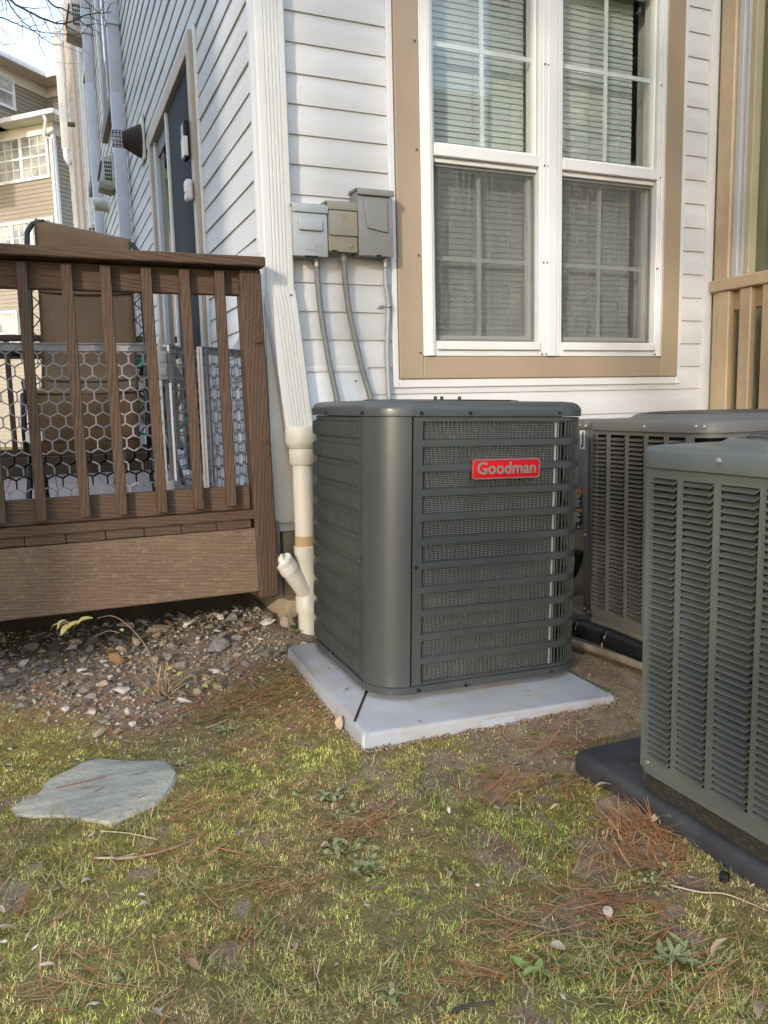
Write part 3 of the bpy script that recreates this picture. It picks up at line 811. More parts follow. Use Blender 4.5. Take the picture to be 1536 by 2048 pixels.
# joists below and the far railing
for y in (4.4, 5.6, 6.8): dkp(beam('joist', BROWNW, None, XL, 0.9, y, y + 0.04, 0.30, 0.55))
dkp(beam('cap_rail', BROWN, None, XL, 0.90, 6.88, 7.03, 1.642, 1.682))
dkp(beam('rail', BROWN, None, XL, 0.90, 6.93, 6.965, 1.50, 1.60))
dkp(beam('rail', BROWN, None, XL, 0.90, 6.93, 6.965, 0.70, 0.79))
dkp(beam('bench_board', BROWN, None, XL, 0.90, 6.55, 6.60, 0.60, 0.74))
for i in range(27):
    x = 0.82 - 0.15 * i
    dkp(beam('baluster', BROWN, None, x - 0.02, x + 0.02, 6.89, 6.928, 0.66, 1.64, axis=2))
for x in (-0.55, -2.2):
    dkp(beam('post', BROWN, None, x, x + 0.09, 6.97, 7.06, 0.0, 1.66, axis=2))
dkp(beam('post', BROWN, None, -2.6, -2.51, YD + 0.08, YD + 0.17, 0.0, 1.65, axis=2))
# stub of old framing beside the corner post
o = beam('framing_stub', mat('weathered grey framing', (0.20, 0.18, 0.15), 0.8, col2=(0.12, 0.10, 0.085), nscale=8, stretch=(0.5, 6, 6)), None, 0.905, 0.945, YD + 0.09, YD + 0.13, 0.20, 0.56, axis=2)
dkp(o)

# ------------------------------------------------------------------ zero gravity sling chair on the deck
CH = empty('patio_chair', (0.21, 3.98, 0.59)); tag(CH, 'brown sling recliner chair with black tube frame behind the deck rail', 'chair')
BTUBE = mat('black chair tube', (0.012, 0.012, 0.012), 0.35)
def mat_sling():
    m, nt, b = nodes_mat('brown sling fabric')
    v = _coords(nt, (1, 1, 1))
    c = _mix(nt, _ramp(nt, _noise(nt, v, 5, 5), 0.35, 0.7), (0.15, 0.092, 0.046), (0.21, 0.135, 0.074))
    nt.links.new(c, b.inputs['Base Color']); b.inputs['Roughness'].default_value = 0.8
    _bump(nt, b, _noise(nt, v, 420, 2), 0.3)
    b.inputs['Transmission Weight'].default_value = 0
    return m
SLING = mat_sling()
HEM = mat('dark brown hem', (0.075, 0.045, 0.022), 0.8)
# profile of the sling in local y (towards house is +), z
prof = [(0.25, 1.385), (0.235, 1.40), (0.205, 1.385), (0.195, 1.34), (0.17, 1.13), (0.14, 0.91), (0.09, 0.72), (0.02, 0.60), (-0.10, 0.55), (-0.20, 0.575), (-0.235, 0.58), (-0.25, 0.55), (-0.262, 0.42), (-0.25, 0.30)]
hw = 0.215
vs = []; fs = []
nc = 9
for i, (y, z) in enumerate(prof):
    for k in range(nc):
        u = -1 + 2 * k / (nc - 1)
        sag = 0.02 * (1 - u * u) if 4 <= i <= 10 else 0.004 * (1 - u * u)
        zz = z - 0.085 * (u + 1) / 2 * (1 if i < 4 else max(0, 1 - (i - 3) / 3))
        vs.append((u * hw, y + sag, zz - sag * 0.5))
for i in range(len(prof) - 1):
    for k in range(nc - 1):
        a = i * nc + k; fs.append((a, a + 1, a + nc + 1, a + nc))
me = mesh('sling', vs, fs, True)
o = obj('sling', me, SLING, CH); so = o.modifiers.new('thick', 'SOLIDIFY'); so.thickness = 0.004
o.rotation_euler = (0, 0, R(-8))
for (y9, z9, dz9) in ((0.162, 1.05, 0.0), (-0.245, 0.565, 0.0), (0.045, 0.63, 0.0), (-0.258, 0.36, 0.0)):
    b = MB(); b.tube([(-hw, y9 - 0.004, z9), (0, y9 + 0.012, z9 - 0.008), (hw, y9 - 0.004, z9)], 0.006, 6); b.build('hem', HEM, CH, smooth=True, rot=(0, 0, R(-8)))
for s in (-1, 1):
    b = MB(); b.tube([(s * (hw - 0.004), y9 - 0.003, z9 - 0.085 * (s + 1) / 2 * max(0.0, min(1.0, (z9 - 0.91) / 0.4))) for (y9, z9) in prof[2:]], 0.0055, 6); b.build('hem', HEM, CH, smooth=True, rot=(0, 0, R(-8)))
    b = MB(); x = s * 0.255
    dz = -0.085 if s > 0 else 0
    b.tube([(s * 0.17, 0.215, 1.385 + dz), (s * 0.225, 0.21, 1.372 + dz), (x - s * 0.006, 0.20, 1.33 + dz), (x, 0.19, 1.25 + dz), (x, 0.16, 1.0), (x + s * 0.005, 0.11, 0.78), (x, 0.04, 0.62), (x, -0.12, 0.57), (x, -0.25, 0.56), (x, -0.29, 0.42), (x, -0.28, 0.30)], 0.0125, 8)
    b.build('side_tube', BTUBE, CH, smooth=True, rot=(0, 0, R(-8)))
    b = MB(); b.tube([(x, 0.24, 0.0), (x, 0.02, 0.35), (x, -0.2, 0.62)], 0.0125, 8); b.build('leg', BTUBE, CH, smooth=True, rot=(0, 0, R(-8)))
    b = MB(); b.tube([(x + s * 0.015, -0.30, 0.0), (x + s * 0.015, -0.05, 0.35), (x + s * 0.015, 0.13, 0.68)], 0.0125, 8); b.build('leg', BTUBE, CH, smooth=True, rot=(0, 0, R(-8)))
    b = MB(); b.tube([(x + s * 0.02, -0.24, 0.74), (x + s * 0.02, -0.02, 0.755), (x + s * 0.02, 0.13, 0.74)], 0.016, 8); b.build('armrest', BTUBE, CH, smooth=True, rot=(0, 0, R(-8)))
    b = MB()
    pts = [(0.17, 1.08), (0.155, 1.0), (0.14, 0.92), (0.12, 0.82), (0.085, 0.72), (0.04, 0.63), (-0.06, 0.57), (-0.16, 0.57), (-0.255, 0.47), (-0.26, 0.38)]
    for i, (y, z) in enumerate(pts):
        y2, z2 = pts[min(i + 1, len(pts) - 1)]
        b.tube([(s * hw, y, z), (x, (y + y2) / 2, (z + z2) / 2), (s * hw, y2, z2)], 0.003, 5)
    b.build('lacing', BLACK, CH, rot=(0, 0, R(-8)))
b = MB(); b.tube([(-0.26, 0.24, 0.02), (0.26, 0.24, 0.02)], 0.0125, 8); b.build('cross_tube', BTUBE, CH, smooth=True, rot=(0, 0, R(-8)))
b = MB(); b.tube([(-0.27, -0.30, 0.02), (0.27, -0.30, 0.02)], 0.0125, 8); b.build('cross_tube', BTUBE, CH, smooth=True, rot=(0, 0, R(-8)))

# ------------------------------------------------------------------ plastic play pen panels with honeycomb openings
PEN = mat('grey plastic', (0.30, 0.295, 0.31), 0.5, col2=(0.26, 0.255, 0.27), nscale=5)
PEND = mat('dark grey plastic', (0.16, 0.16, 0.17), 0.5)
def hex_panel(W_, H_, cell=0.0335, parent=None, frame=0.035, skip=None):
    """honeycomb of bars in local XZ inside a ribbed frame"""
    b = MB(); dx = cell * math.sqrt(3); dy = cell * 1.5; seen = set(); bw_ = 0.0026
    x0, x1, z0, z1 = frame, W_ - frame, frame, H_ - frame
    for j in range(int((z1 - z0) / dy) + 3):
        for i in range(int((x1 - x0) / dx) + 3):
            cx = x0 + dx * i + (dx / 2 if j % 2 else 0); cz = z0 + dy * j
            for k in range(6):
                a0 = R(60 * k + 30); a1 = R(60 * k + 90)
                p0 = (cx + cell * math.cos(a0), cz + cell * math.sin(a0)); p1 = (cx + cell * math.cos(a1), cz + cell * math.sin(a1))
                key = tuple(sorted(((round(p0[0], 3), round(p0[1], 3)), (round(p1[0], 3), round(p1[1], 3)))))
                if key in seen: continue
                seen.add(key)
                mx_, mz_ = (p0[0] + p1[0]) / 2, (p0[1] + p1[1]) / 2
                if not (x0 - 0.004 < mx_ < x1 + 0.004 and z0 - 0.004 < mz_ < z1 + 0.004): continue
                d = Vector((p1[0] - p0[0], 0, p1[1] - p0[1])); n_ = Vector((-d.z, 0, d.x)).normalized() * bw_
                A = Vector((p0[0], 0, p0[1])); B_ = Vector((p1[0], 0, p1[1]))
                y0, y1 = Vector((0, -0.007, 0)), Vector((0, 0.007, 0))
                vs = [A + n_ + y0, A - n_ + y0, B_ - n_ + y0, B_ + n_ + y0, A + n_ + y1, A - n_ + y1, B_ - n_ + y1, B_ + n_ + y1]
                b.add(vs, [(0, 1, 2, 3), (7, 6, 5, 4), (0, 4, 5, 1), (3, 2, 6, 7)])
    return b
def pen_panel(name, W_, H_, loc, yaw, parent, label=None):
    g = empty(name, loc, (0, 0, yaw), parent)
    hex_panel(W_, H_).build('honeycomb', PEN, g)
    fr = 0.032
    b = MB()
    for (a, c, d, e) in ((0, fr, 0, H_), (W_ - fr, W_, 0, H_)):
        b.box(a, c, -0.004, 0.004, d, e); b.box(a, a + 0.004, -0.014, 0.014, d, e); b.box(c - 0.004, c, -0.014, 0.014, d, e)
    for (d, e) in ((0, fr), (H_ - fr, H_)):
        b.box(fr, W_ - fr, -0.0042, 0.0042, d, e); b.box(0, W_, -0.0142, 0.0142, d, d + 0.004); b.box(0, W_, -0.0142, 0.0142, e - 0.004, e)
    b.build('frame', PEN, g)
    b = MB()
    n = int(H_ / 0.055)
    for i in range(n):
        z = 0.03 + i * (H_ - 0.06) / n
        for xa in (0.004, W_ - fr + 0.004):
            s_ = 1 if i % 2 else -1
            b.add([(xa, -0.012, z + 0.012 * (1 - s_)), (xa + fr - 0.008, -0.012, z + 0.012 * (1 + s_)), (xa + fr - 0.008, -0.012, z + 0.003 + 0.012 * (1 + s_)), (xa, -0.012, z + 0.003 + 0.012 * (1 - s_)),
                   (xa, -0.004, z + 0.012 * (1 - s_)), (xa + fr - 0.008, -0.004, z + 0.012 * (1 + s_)), (xa + fr - 0.008, -0.004, z + 0.003 + 0.012 * (1 + s_)), (xa, -0.004, z + 0.003 + 0.012 * (1 - s_))],
                  [(0, 1, 2, 3), (0, 4, 5, 1), (3, 2, 6, 7)])
    n = int(W_ / 0.055)
    for i in range(n):
        x = 0.03 + i * (W_ - 0.06) / n; s_ = 1 if i % 2 else -1
        for za in (H_ - fr + 0.004,):
            b.add([(x + 0.012 * (1 - s_), -0.012, za), (x + 0.012 * (1 + s_), -0.012, za + fr - 0.008), (x + 0.003 + 0.012 * (1 + s_), -0.012, za + fr - 0.008), (x + 0.003 + 0.012 * (1 - s_), -0.012, za),
                   (x + 0.012 * (1 - s_), -0.004, za), (x + 0.012 * (1 + s_), -0.004, za + fr - 0.008), (x + 0.003 + 0.012 * (1 + s_), -0.004, za + fr - 0.008), (x + 0.003 + 0.012 * (1 - s_), -0.004, za)],
                  [(0, 1, 2, 3), (0, 4, 5, 1), (3, 2, 6, 7)])
    b.build('frame_rib', PEN, g)
    return g
pen = empty('play_pen', (0.47, 3.50, 0.60)); tag(pen, 'grey plastic play pen of honeycomb panels standing inside the deck rail', 'play pen')
HP = 0.75
g1 = pen_panel('panel', 0.86, HP, (-0.86, 0.0, 0.0), 0, pen)
g2 = pen_panel('panel', 0.62, HP, (0.030, 0.02, 0.0), R(64), pen)
# folded second leaf in front, closer to the wall
g3 = pen_panel('panel', 0.40, HP - 0.01, (0.165, -0.01, 0.0), R(42), pen)
b = MB(); b.box(-0.012, 0.028, -0.02, 0.03, 0.60, 0.72); b.box(-0.006, 0.022, -0.024, -0.0205, 0.615, 0.65); b.box(-0.006, 0.022, -0.024, -0.0205, 0.67, 0.705); b.build('hinge', PEND, pen, bevel=0.003)
b = MB(); b.box(-0.012, 0.028, -0.02, 0.03, 0.05, 0.17); b.build('hinge', PEND, pen, bevel=0.003)
# white hexagonal notice on the first panel, small grey lines of print
p = onY(68, 873, 3.485)
lc = p - Vector((0.47, 3.50, 0.60))
b = MB(); b.prism([(0.036 * math.cos(R(60 * k + 30)), 0.036 * math.sin(R(60 * k + 30))) for k in range(6)], -0.003, 0.0, 'y')
nt_o = b.build('notice', mat('white notice plastic', (0.78, 0.78, 0.77), 0.45), pen, loc=lc)
b = MB()
for i in range(8):
    b.box(-0.021, 0.006 - 0.004 * (i % 3), -0.0036, -0.0031, 0.017 - i * 0.005, 0.0182 - i * 0.005)
b.build('print', mat('grey print', (0.25, 0.25, 0.27), 0.7), nt_o)

# ------------------------------------------------------------------ garden hose reel
RL = empty('hose_reel', (0.60, 5.35, 0.59)); tag(RL, 'olive garden hose reel wound with teal hose at the back of the deck', 'hose reel')
OLIVE = mat('olive grey plastic', (0.16, 0.155, 0.10), 0.55)
TEAL = mat('teal hose', (0.03, 0.40, 0.27), 0.4)
cz = 0.63
for s in (-1, 1):
    b = MB()
    for k in range(6):
        a = R(60 * k + 15)
        ca, sa = math.cos(a), math.sin(a); nx_, nz_ = -sa * 0.028, ca * 0.028
        pts = [(0.045 * ca, 0.045 * sa), (0.225 * ca, 0.225 * sa)]
        y0 = s * 0.13
        vs = []
        for yy in (y0 - 0.008, y0 + 0.008):
            vs += [(pts[0][0] + nx_, yy, cz + pts[0][1] + nz_), (pts[0][0] - nx_, yy, cz + pts[0][1] - nz_), (pts[1][0] - nx_ * 1.3, yy, cz + pts[1][1] - nz_ * 1.3), (pts[1][0] + nx_ * 1.3, yy, cz + pts[1][1] + nz_ * 1.3)]
        b.add(vs, [(0, 1, 2, 3), (7, 6, 5, 4), (0, 4, 5, 1), (1, 5, 6, 2), (2, 6, 7, 3), (3, 7, 4, 0)])
    b.build('spoke_flange', OLIVE, RL)
    b = MB(); b.lathe([(0.215, -0.01), (0.24, -0.01), (0.24, 0.01), (0.215, 0.01), (0.215, -0.01)], 36, (0, s * 0.13, cz), 'y'); b.build('flange_rim', OLIVE, RL, smooth=True, angle=40)
    b = MB(); b.lathe([(0.0, -0.02), (0.055, -0.02), (0.06, 0.012), (0.0, 0.012)], 20, (0, s * 0.135, cz), 'y'); b.build('hub', mat('pale hub', (0.52, 0.42, 0.33), 0.5), RL, smooth=True, angle=40)
    b = MB(); b.tube([(-0.2, s * 0.16, 0.0), (-0.05, s * 0.16, cz - 0.02), (0.05, s * 0.16, cz - 0.02), (0.2, s * 0.16, 0.0)], 0.015, 8); b.build('stand', OLIVE, RL, smooth=True)
b = MB(); pts = []
for layer in range(3):
    n = 7
    for i in range(n * 20 + 1):
        f = i / (n * 20); yy = (-0.11 + 0.22 * f) * (1 if layer % 2 == 0 else -1)
        a = 2 * math.pi * i / 20; r_ = 0.135 + 0.021 * layer
        pts.append((r_ * math.cos(a), yy, cz + r_ * math.sin(a)))
b.tube(pts, 0.0105, 6); b.build('hose', TEAL, RL, smooth=True)
b = MB(); b.tube([(-0.19, -0.10, cz - 0.1), (-0.20, -0.14, cz - 0.22), (-0.12, -0.17, cz - 0.29), (0.05, -0.18, cz - 0.30), (0.2, -0.17, cz - 0.26), (0.27, -0.14, cz - 0.18)], 0.0105, 8); b.build('hose_tail', TEAL, RL, smooth=True)

# ------------------------------------------------------------------ white downspout at the corner and its drain pipe
ds = empty('downspout', (0.99, 3.46, 0.99)); tag(ds, 'white ribbed downspout at the house corner bending down into a cream pipe', 'downspout')
def spout_profile():
    w, d = 0.0655, 0.058
    pts = [(-w, 0.0), (-w, -d + 0.006), (-w + 0.006, -d)]
    for f in (0.30, 0.42, 0.54, 0.66, 0.78):
        x = -w + f * 2 * w
        pts += [(x - 0.0045, -d), (x - 0.0015, -d + 0.0045), (x + 0.0015, -d + 0.0045), (x + 0.0045, -d)]
    pts += [(w - 0.006, -d), (w, -d + 0.006), (w, 0.0)]
    return pts
def spout(name, stations):
    pr = spout_profile(); n = len(pr); vs = []; fs = []
    for (x, y, z, s) in stations: vs += [(x + a * s, y + c * s, z) for a, c in pr]
    for i in range(len(stations) - 1):
        for j in range(n):
            a = i * n + j; b_ = i * n + (j + 1) % n
            fs.append((a, b_, b_ + n, a + n))
    fs.append(tuple(range(n))[::-1]); fs.append(tuple(range((len(stations) - 1) * n, len(stations) * n)))
    me = mesh(name, vs, fs, True); me.set_sharp_from_angle(angle=R(25))
    o = obj(name, me, SPOUT, ds); return o
o = spout('upper_pipe', [(0.0, 0.025, 0.565, 1.0), (0.0, 0.025, 5.2, 1.0)])
o = spout('lower_pipe', [(0.066, 0.018, -0.02, 0.97), (0.010, 0.025, 0.535, 1.035), (0.001, 0.026, 0.592, 1.04)])
b = MB(); b.lathe([(0, -0.004), (0.004, -0.003), (0.005, 0)], 8, (0.045, -0.036, 0.57), 'y'); b.build('screw', RUST, ds)
b = MB(); b.tube([(0.045, -0.038, 0.57), (0.07, -0.03, 0.56)], 0.0012, 5); b.build('wire', RUST, ds)
for z in (1.9, 3.2):
    b = MB(); b.box(-0.072, 0.072, -0.036, 0.03, z, z + 0.03); b.build('strap', SPOUT, ds, bevel=0.003)
dp = empty('drain_pipe', (1.056, 3.415, 0.02)); tag(dp, 'cream plastic drain pipe with side cleanout beside the foundation', 'pipe')
b = MB(); b.lathe([(0.0, 0.965), (0.066, 0.965), (0.072, 0.955), (0.073, 0.895), (0.069, 0.885), (0.058, 0.868), (0.0, 0.866)], 28)
b.build('reducer', CREAM, dp, smooth=True, angle=40)
b = MB(); b.lathe([(0.057, 0.866), (0.059, 0.86), (0.059, 0.80), (0.056, 0.795), (0.0475, 0.794)], 28); b.build('coupling', CREAM, dp, smooth=True, angle=40)
b = MB(); b.lathe([(0.0465, 0.80), (0.0465, 0.36)], 28); b.build('upper_pipe', PVC, dp, smooth=True)
b = MB(); b.lathe([(0.0475, 0.47), (0.049, 0.44), (0.0485, 0.425), (0.0475, 0.415)], 28); b.build('sealant', mat('brown sealant', (0.42, 0.30, 0.16), 0.7, bump=0.6, bscale=90), dp, smooth=True)
b = MB(); b.lathe([(0.048, 0.424), (0.0545, 0.42), (0.055, 0.375), (0.0525, 0.37), (0.0525, 0.19), (0.0555, 0.185), (0.0555, 0.115), (0.048, 0.112)], 28)
b.tube([(0.0, -0.005, 0.20), (-0.055, -0.02, 0.275), (-0.098, -0.033, 0.335)], [0.046, 0.042, 0.040], 20); b.build('wye', PVC, dp, smooth=True, angle=40)
b = MB(); d0 = Vector((-0.055, -0.018, 0.075)).normalized(); c0 = Vector((-0.090, -0.030, 0.324))
b.tube([c0, c0 + d0 * 0.035, c0 + d0 * 0.0355, c0 + d0 * 0.044, c0 + d0 * 0.0445, c0 + d0 * 0.062], [0.0455, 0.0455, 0.0435, 0.0435, 0.046, 0.046], 24); b.build('cleanout_cap', PVCW, dp, smooth=True, angle=30)
b = MB(); b.tube([c0 + d0 * 0.062, c0 + d0 * 0.085], 0.022, 4); b.build('plug_nut', PVCW, dp, bevel=0.002)
b = MB(); b.lathe([(0.0465, 0.115), (0.0465, -0.1)], 28); b.build('lower_pipe', PVC, dp, smooth=True)

# ------------------------------------------------------------------ three electrical disconnect boxes
def text_mesh(txt, size, depth, offset=0.0, bevel=0.0):
    cu = bpy.data.curves.new('t', 'FONT'); cu.body = txt; cu.size = size; cu.extrude = depth; cu.offset = offset; cu.bevel_depth = bevel
    cu.align_x = 'CENTER'; cu.align_y = 'CENTER'; cu.resolution_u = 3
    to = bpy.data.objects.new('t', cu); COL.objects.link(to)
    dg = bpy.context.evaluated_depsgraph_get()
    me = bpy.data.meshes.new_from_object(to.evaluated_get(dg)); bpy.data.objects.remove(to)
    return me
def dis_box(label, x0, x1, z0, z1, m1, depth=0.10, hood=0.018, hh=0.03):
    t = empty('disconnect_box', ((x0 + x1) / 2, WY - 0.012, z0)); tag(t, label, 'electrical box', 'electrical boxes on the siding')
    w = (x1 - x0) / 2; h = z1 - z0
    b = MB(); b.box(-w, w, -depth + 0.012, 0.0, 0.006, h); b.build('body', m1, t, bevel=0.004)
    b = MB(); b.box(-w - 0.004, w + 0.004, -depth - 0.002, -depth + 0.0115, 0.0, h - hh - 0.001); b.build('cover', m1, t, bevel=0.004)
    b = MB(); b.prism([(-depth - hood * 0.5, h - hh), (-depth - hood * 0.5, h + 0.002), (-depth + 0.01, h + 0.012), (0.0, h + 0.016), (0.0, h + 0.001), (-depth + 0.002, h + 0.001), (-depth - 0.002, h - hh)], -w - 0.007, w + 0.007, 'x')
    b.build('hood', m1, t, bevel=0.0025)
    return t, w, h, depth
GB1 = mat('light blue grey painted steel', (0.40, 0.43, 0.445), 0.45, col2=(0.35, 0.375, 0.39), nscale=6, lo=0.4, hi=0.7)
GB2 = mat('yellowed grey painted steel', (0.27, 0.26, 0.215), 0.55, col2=(0.29, 0.25, 0.155), nscale=7, lo=0.42, hi=0.62, col3=(0.30, 0.28, 0.24), n3=4, lo3=0.5, hi3=0.7)
GB3 = mat('mid grey painted steel', (0.21, 0.215, 0.205), 0.38, col2=(0.19, 0.195, 0.185), nscale=6)
t, w, h, d = dis_box('pale blue grey electrical box with raised bar, left of the three beside the downspout', 1.052, 1.200, 1.722, 1.935, GB1)
b = MB(); b.box(-0.055, 0.055, -d - 0.016, -d - 0.001, h * 0.50, h * 0.73); b.build('raised_bar', GB1, t, bevel=0.013, segs=4)
b = MB(); b.tube([(-0.02, -d - 0.003, 0.030), (0.0, -d - 0.003, 0.027), (0.03, -d - 0.003, 0.029), (0.042, -d - 0.003, 0.034), (0.04, -d - 0.003, 0.042), (0.018, -d - 0.003, 0.046), (0.03, -d - 0.003, 0.055)], 0.0018, 5)
for i in range(5): b.tube([(-0.014 + 0.008 * i, -d - 0.003, 0.034), (-0.012 + 0.008 * i, -d - 0.003, 0.042)], 0.0014, 5)
b.build('embossed_mark', GB1, t)
b = MB(); b.box(-0.03, 0.03, -d - 0.004, -d + 0.004, -0.006, 0.003); b.build('latch', BLACK, t)
t, w, h, d = dis_box('stained yellow grey electrical box, middle of the three on the siding', 1.212, 1.340, 1.748, 1.955, GB2)
b = MB(); b.box(-w - 0.003, w + 0.003, -d - 0.013, -d - 0.0025, h * 0.33, h - 0.034); b.build('lid', GB2, t, bevel=0.003)
b = MB()
s_ = 0.013; zc = h * 0.70
for (a, c, e, f_) in ((-s_, s_, -s_, -s_ + 0.0022), (-s_, s_, s_ - 0.0022, s_), (-s_, -s_ + 0.0022, -s_ + 0.0023, s_ - 0.0023), (s_ - 0.0022, s_, -s_ + 0.0023, s_ - 0.0023)):
    b.box(a + 0.005, c + 0.005, -d - 0.0145, -d - 0.0128, zc + e, zc + f_)
b.build('embossed_frame', GB2, t)
o = obj('embossed_letter', text_mesh('D', 0.020, 0.0008), GB2, t, (0.005, -d - 0.0138, zc), (R(90), 0, 0))
b = MB(); b.lathe([(0, -0.004), (0.009, -0.0035), (0.011, 0.002)], 14, (0.035, -d - 0.002, 0.028), 'y'); b.build('knockout', GB2, t, smooth=True)
b = MB(); b.box(-0.055, -0.03, -d - 0.006, -d + 0.004, 0.0, 0.006); b.build('latch', BLACK, t)
t, w, h, d = dis_box('larger mid grey electrical box with trapezoid panel, right of the three by the window trim', 1.352, 1.514, 1.737, 2.018, GB3, depth=0.105, hood=0.03, hh=0.022)
b = MB(); b.prism([(-0.058, h * 0.86), (0.055, h * 0.86), (0.058, h * 0.36), (-0.045, h * 0.42)], -d - 0.012, -d - 0.001, 'y'); b.build('raised_panel', GB3, t, bevel=0.010, segs=3)
b = MB(); b.box(-0.0, 0.022, -d - 0.006, -d + 0.004, -0.002, 0.006); b.build('latch', BLACK, t)
# conduits
FLEX = mat('grey flexible conduit', (0.22, 0.225, 0.22), 0.4, metal=0.1); SMOOTHC = mat('smooth grey conduit', (0.20, 0.205, 0.20), 0.35)
FLEX2 = mat('light steel flexible conduit', (0.36, 0.38, 0.39), 0.38, metal=0.3)
def spline(pts, n):
    out = []; P = [Vector(p) for p in pts]
    P = [2 * P[0] - P[1]] + P + [2 * P[-1] - P[-2]]
    for i in range(1, len(P) - 2):
        for k in range(n):
            u = k / n; a, b_, c, d_ = P[i - 1], P[i], P[i + 1], P[i + 2]
            out.append(0.5 * ((2 * b_) + (c - a) * u + (2 * a - 5 * b_ + 4 * c - d_) * u * u + (-a + 3 * b_ - 3 * c + d_) * u ** 3))
    out.append(P[-2]); return out
def conduit(label, pts, rad, mat_, flex):
    t = empty('conduit', pts[0]); tag(t, label, 'conduit', 'conduits running down from the electrical boxes')
    loc = [Vector(p) - Vector(pts[0]) for p in pts]
    path = spline(loc, 70 if flex else 12)
    b = MB()
    rr = [rad * (1.05 if i % 4 < 2 else 0.94) for i in range(len(path))] if flex else rad
    b.tube(path, rr, 12); b.build('hose', mat_, t, smooth=True)
    d0 = (loc[1] - loc[0]).normalized()
    b = MB(); b.tube([Vector((0, 0, 0.03)), Vector((0, 0, 0.002))], rad * 1.45, 6); b.tube([Vector((0, 0, 0.002)), d0 * 0.028], rad * 1.25, 14); b.build('fitting', STEEL if flex else GB3, t, bevel=0.001)
    return t
conduit('grey ridged conduit below the left electrical box', [(1.166, 3.45, 1.712), (1.177, 3.458, 1.56), (1.193, 3.462, 1.42), (1.222, 3.462, 1.235), (1.25, 3.455, 1.08), (1.28, 3.42, 0.85)], 0.0135, FLEX, True)
conduit('smooth dark grey conduit below the stained middle box', [(1.293, 3.44, 1.738), (1.303, 3.452, 1.62), (1.324, 3.46, 1.48), (1.375, 3.462, 1.25), (1.42, 3.455, 1.08), (1.46, 3.42, 0.85)], 0.0135, SMOOTHC, False)
c3 = conduit('pale steel flexible conduit clamped below the right electrical box', [(1.503, 3.455, 1.727), (1.507, 3.462, 1.62), (1.520, 3.468, 1.53), (1.511, 3.472, 1.36), (1.510, 3.468, 1.22), (1.512, 3.46, 1.07), (1.52, 3.43, 0.85)], 0.0125, FLEX2, True)
st = empty('conduit_strap', (1.505, WY - 0.012, 1.527)); tag(st, 'shiny steel clamp holding the right conduit to the siding', 'clamp')
b = MB(); b.tube([(0.015 + 0.0165 * math.cos(a), -0.027 - 0.0165 * math.sin(a), 0) for a in [math.pi * (-0.15 + 1.3 * k / 10) for k in range(11)]], 0.006, 6); b.build('loop', STEEL, st, smooth=True)
b = MB(); b.box(-0.033, -0.002, -0.005, 0.0, -0.009, 0.009); b.build('ear', STEEL, st, bevel=0.001)
b = MB(); b.lathe([(0, -0.010), (0.006, -0.009), (0.0065, -0.004)], 6, (-0.022, 0, 0), 'y'); b.build('screw', STEEL, st)

# ------------------------------------------------------------------ new dark green grey condenser
O1 = Vector((1.1021, 2.3945, 0.095)); E1 = (0.0045, 0.0279, -0.0172)
U1 = empty('air_conditioner', O1, E1)
tag(U1, 'new dark green grey air conditioner condenser with red name plate on grey pad', 'air conditioner')
M1 = Matrix.Rotation(E1[2], 3, 'Z') @ Matrix.Rotation(E1[1], 3, 'Y') @ Matrix.Rotation(E1[0], 3, 'X')
def u1_local(px_, py_, p, n):
    w = on_plane(px_, py_, O1 + M1 @ Vector(p), M1 @ Vector(n)); return M1.transposed() @ (w - O1)
RC, L0, YB = 0.133, 0.595, 0.80
def arc(cx, cy, r, a0, a1, n): return [(cx + r * math.cos(R(a0 + (a1 - a0) * i / n)), cy + r * math.sin(R(a0 + (a1 - a0) * i / n))) for i in range(n + 1)]
def rrect(off, n=10):
    """closed outline of the cabinet, offset outwards, starting at the front left seam, going right"""
    r = RC + off; y2 = YB - RC
    return arc(L0, RC, r, -90, 0, n) + arc(L0, y2, r, 0, 90, n) + arc(0, y2, r, 90, 180, n) + arc(0, RC, r, 180, 270, n)
def loops(name, lp, mat_, parent, closed=True, cap_top=False, cap_bot=False, smooth=True, angle=35):
    n = len(lp[0][0]); vs = []; fs = []
    for pts, z in lp: vs += [(p[0], p[1], z) for p in pts]
    for i in range(len(lp) - 1):
        for j in range(n if closed else n - 1):
            a = i * n + j; b_ = i * n + (j + 1) % n; fs.append((a, b_, b_ + n, a + n))
    if cap_top: fs.append(tuple(range((len(lp) - 1) * n, len(lp) * n)))
    if cap_bot: fs.append(tuple(range(n))[::-1])
    me = mesh(name, vs, fs, smooth)
    if smooth: me.set_sharp_from_angle(angle=R(angle))
    return obj(name, me, mat_, parent)
PAINT = mat('dark green grey enamel', (0.046, 0.054, 0.054), 0.38, col2=(0.055, 0.062, 0.060), nscale=3, bump=0.05, bscale=120, coat=0.08, stretch=(3, 3, 0.4))
HH = 0.936
# base pan, cap
loops('base_pan', [(rrect(-0.015), -0.030), (rrect(0.002), -0.026), (rrect(0.006), -0.002), (rrect(0.001), 0.001), (rrect(-0.04), 0.001)], PAINT, U1, cap_top=True, cap_bot=True)
loops('base_foot', [(rrect(-0.10), -0.047), (rrect(-0.09), -0.029)], mat('base underside', (0.03, 0.033, 0.033), 0.6), U1, cap_bot=True)
loops('top_cap', [(rrect(0.0), HH + 0.002), (rrect(0.007), HH), (rrect(0.0085), HH + 0.022), (rrect(0.006), HH + 0.030), (rrect(-0.004), HH + 0.043), (rrect(-0.022), HH + 0.051), (rrect(-0.06), HH + 0.054)], PAINT, U1, cap_top=True, angle=60)
loops('core', [(rrect(-0.06), 0.002), (rrect(-0.06), HH)], DARK, U1, cap_top=True)
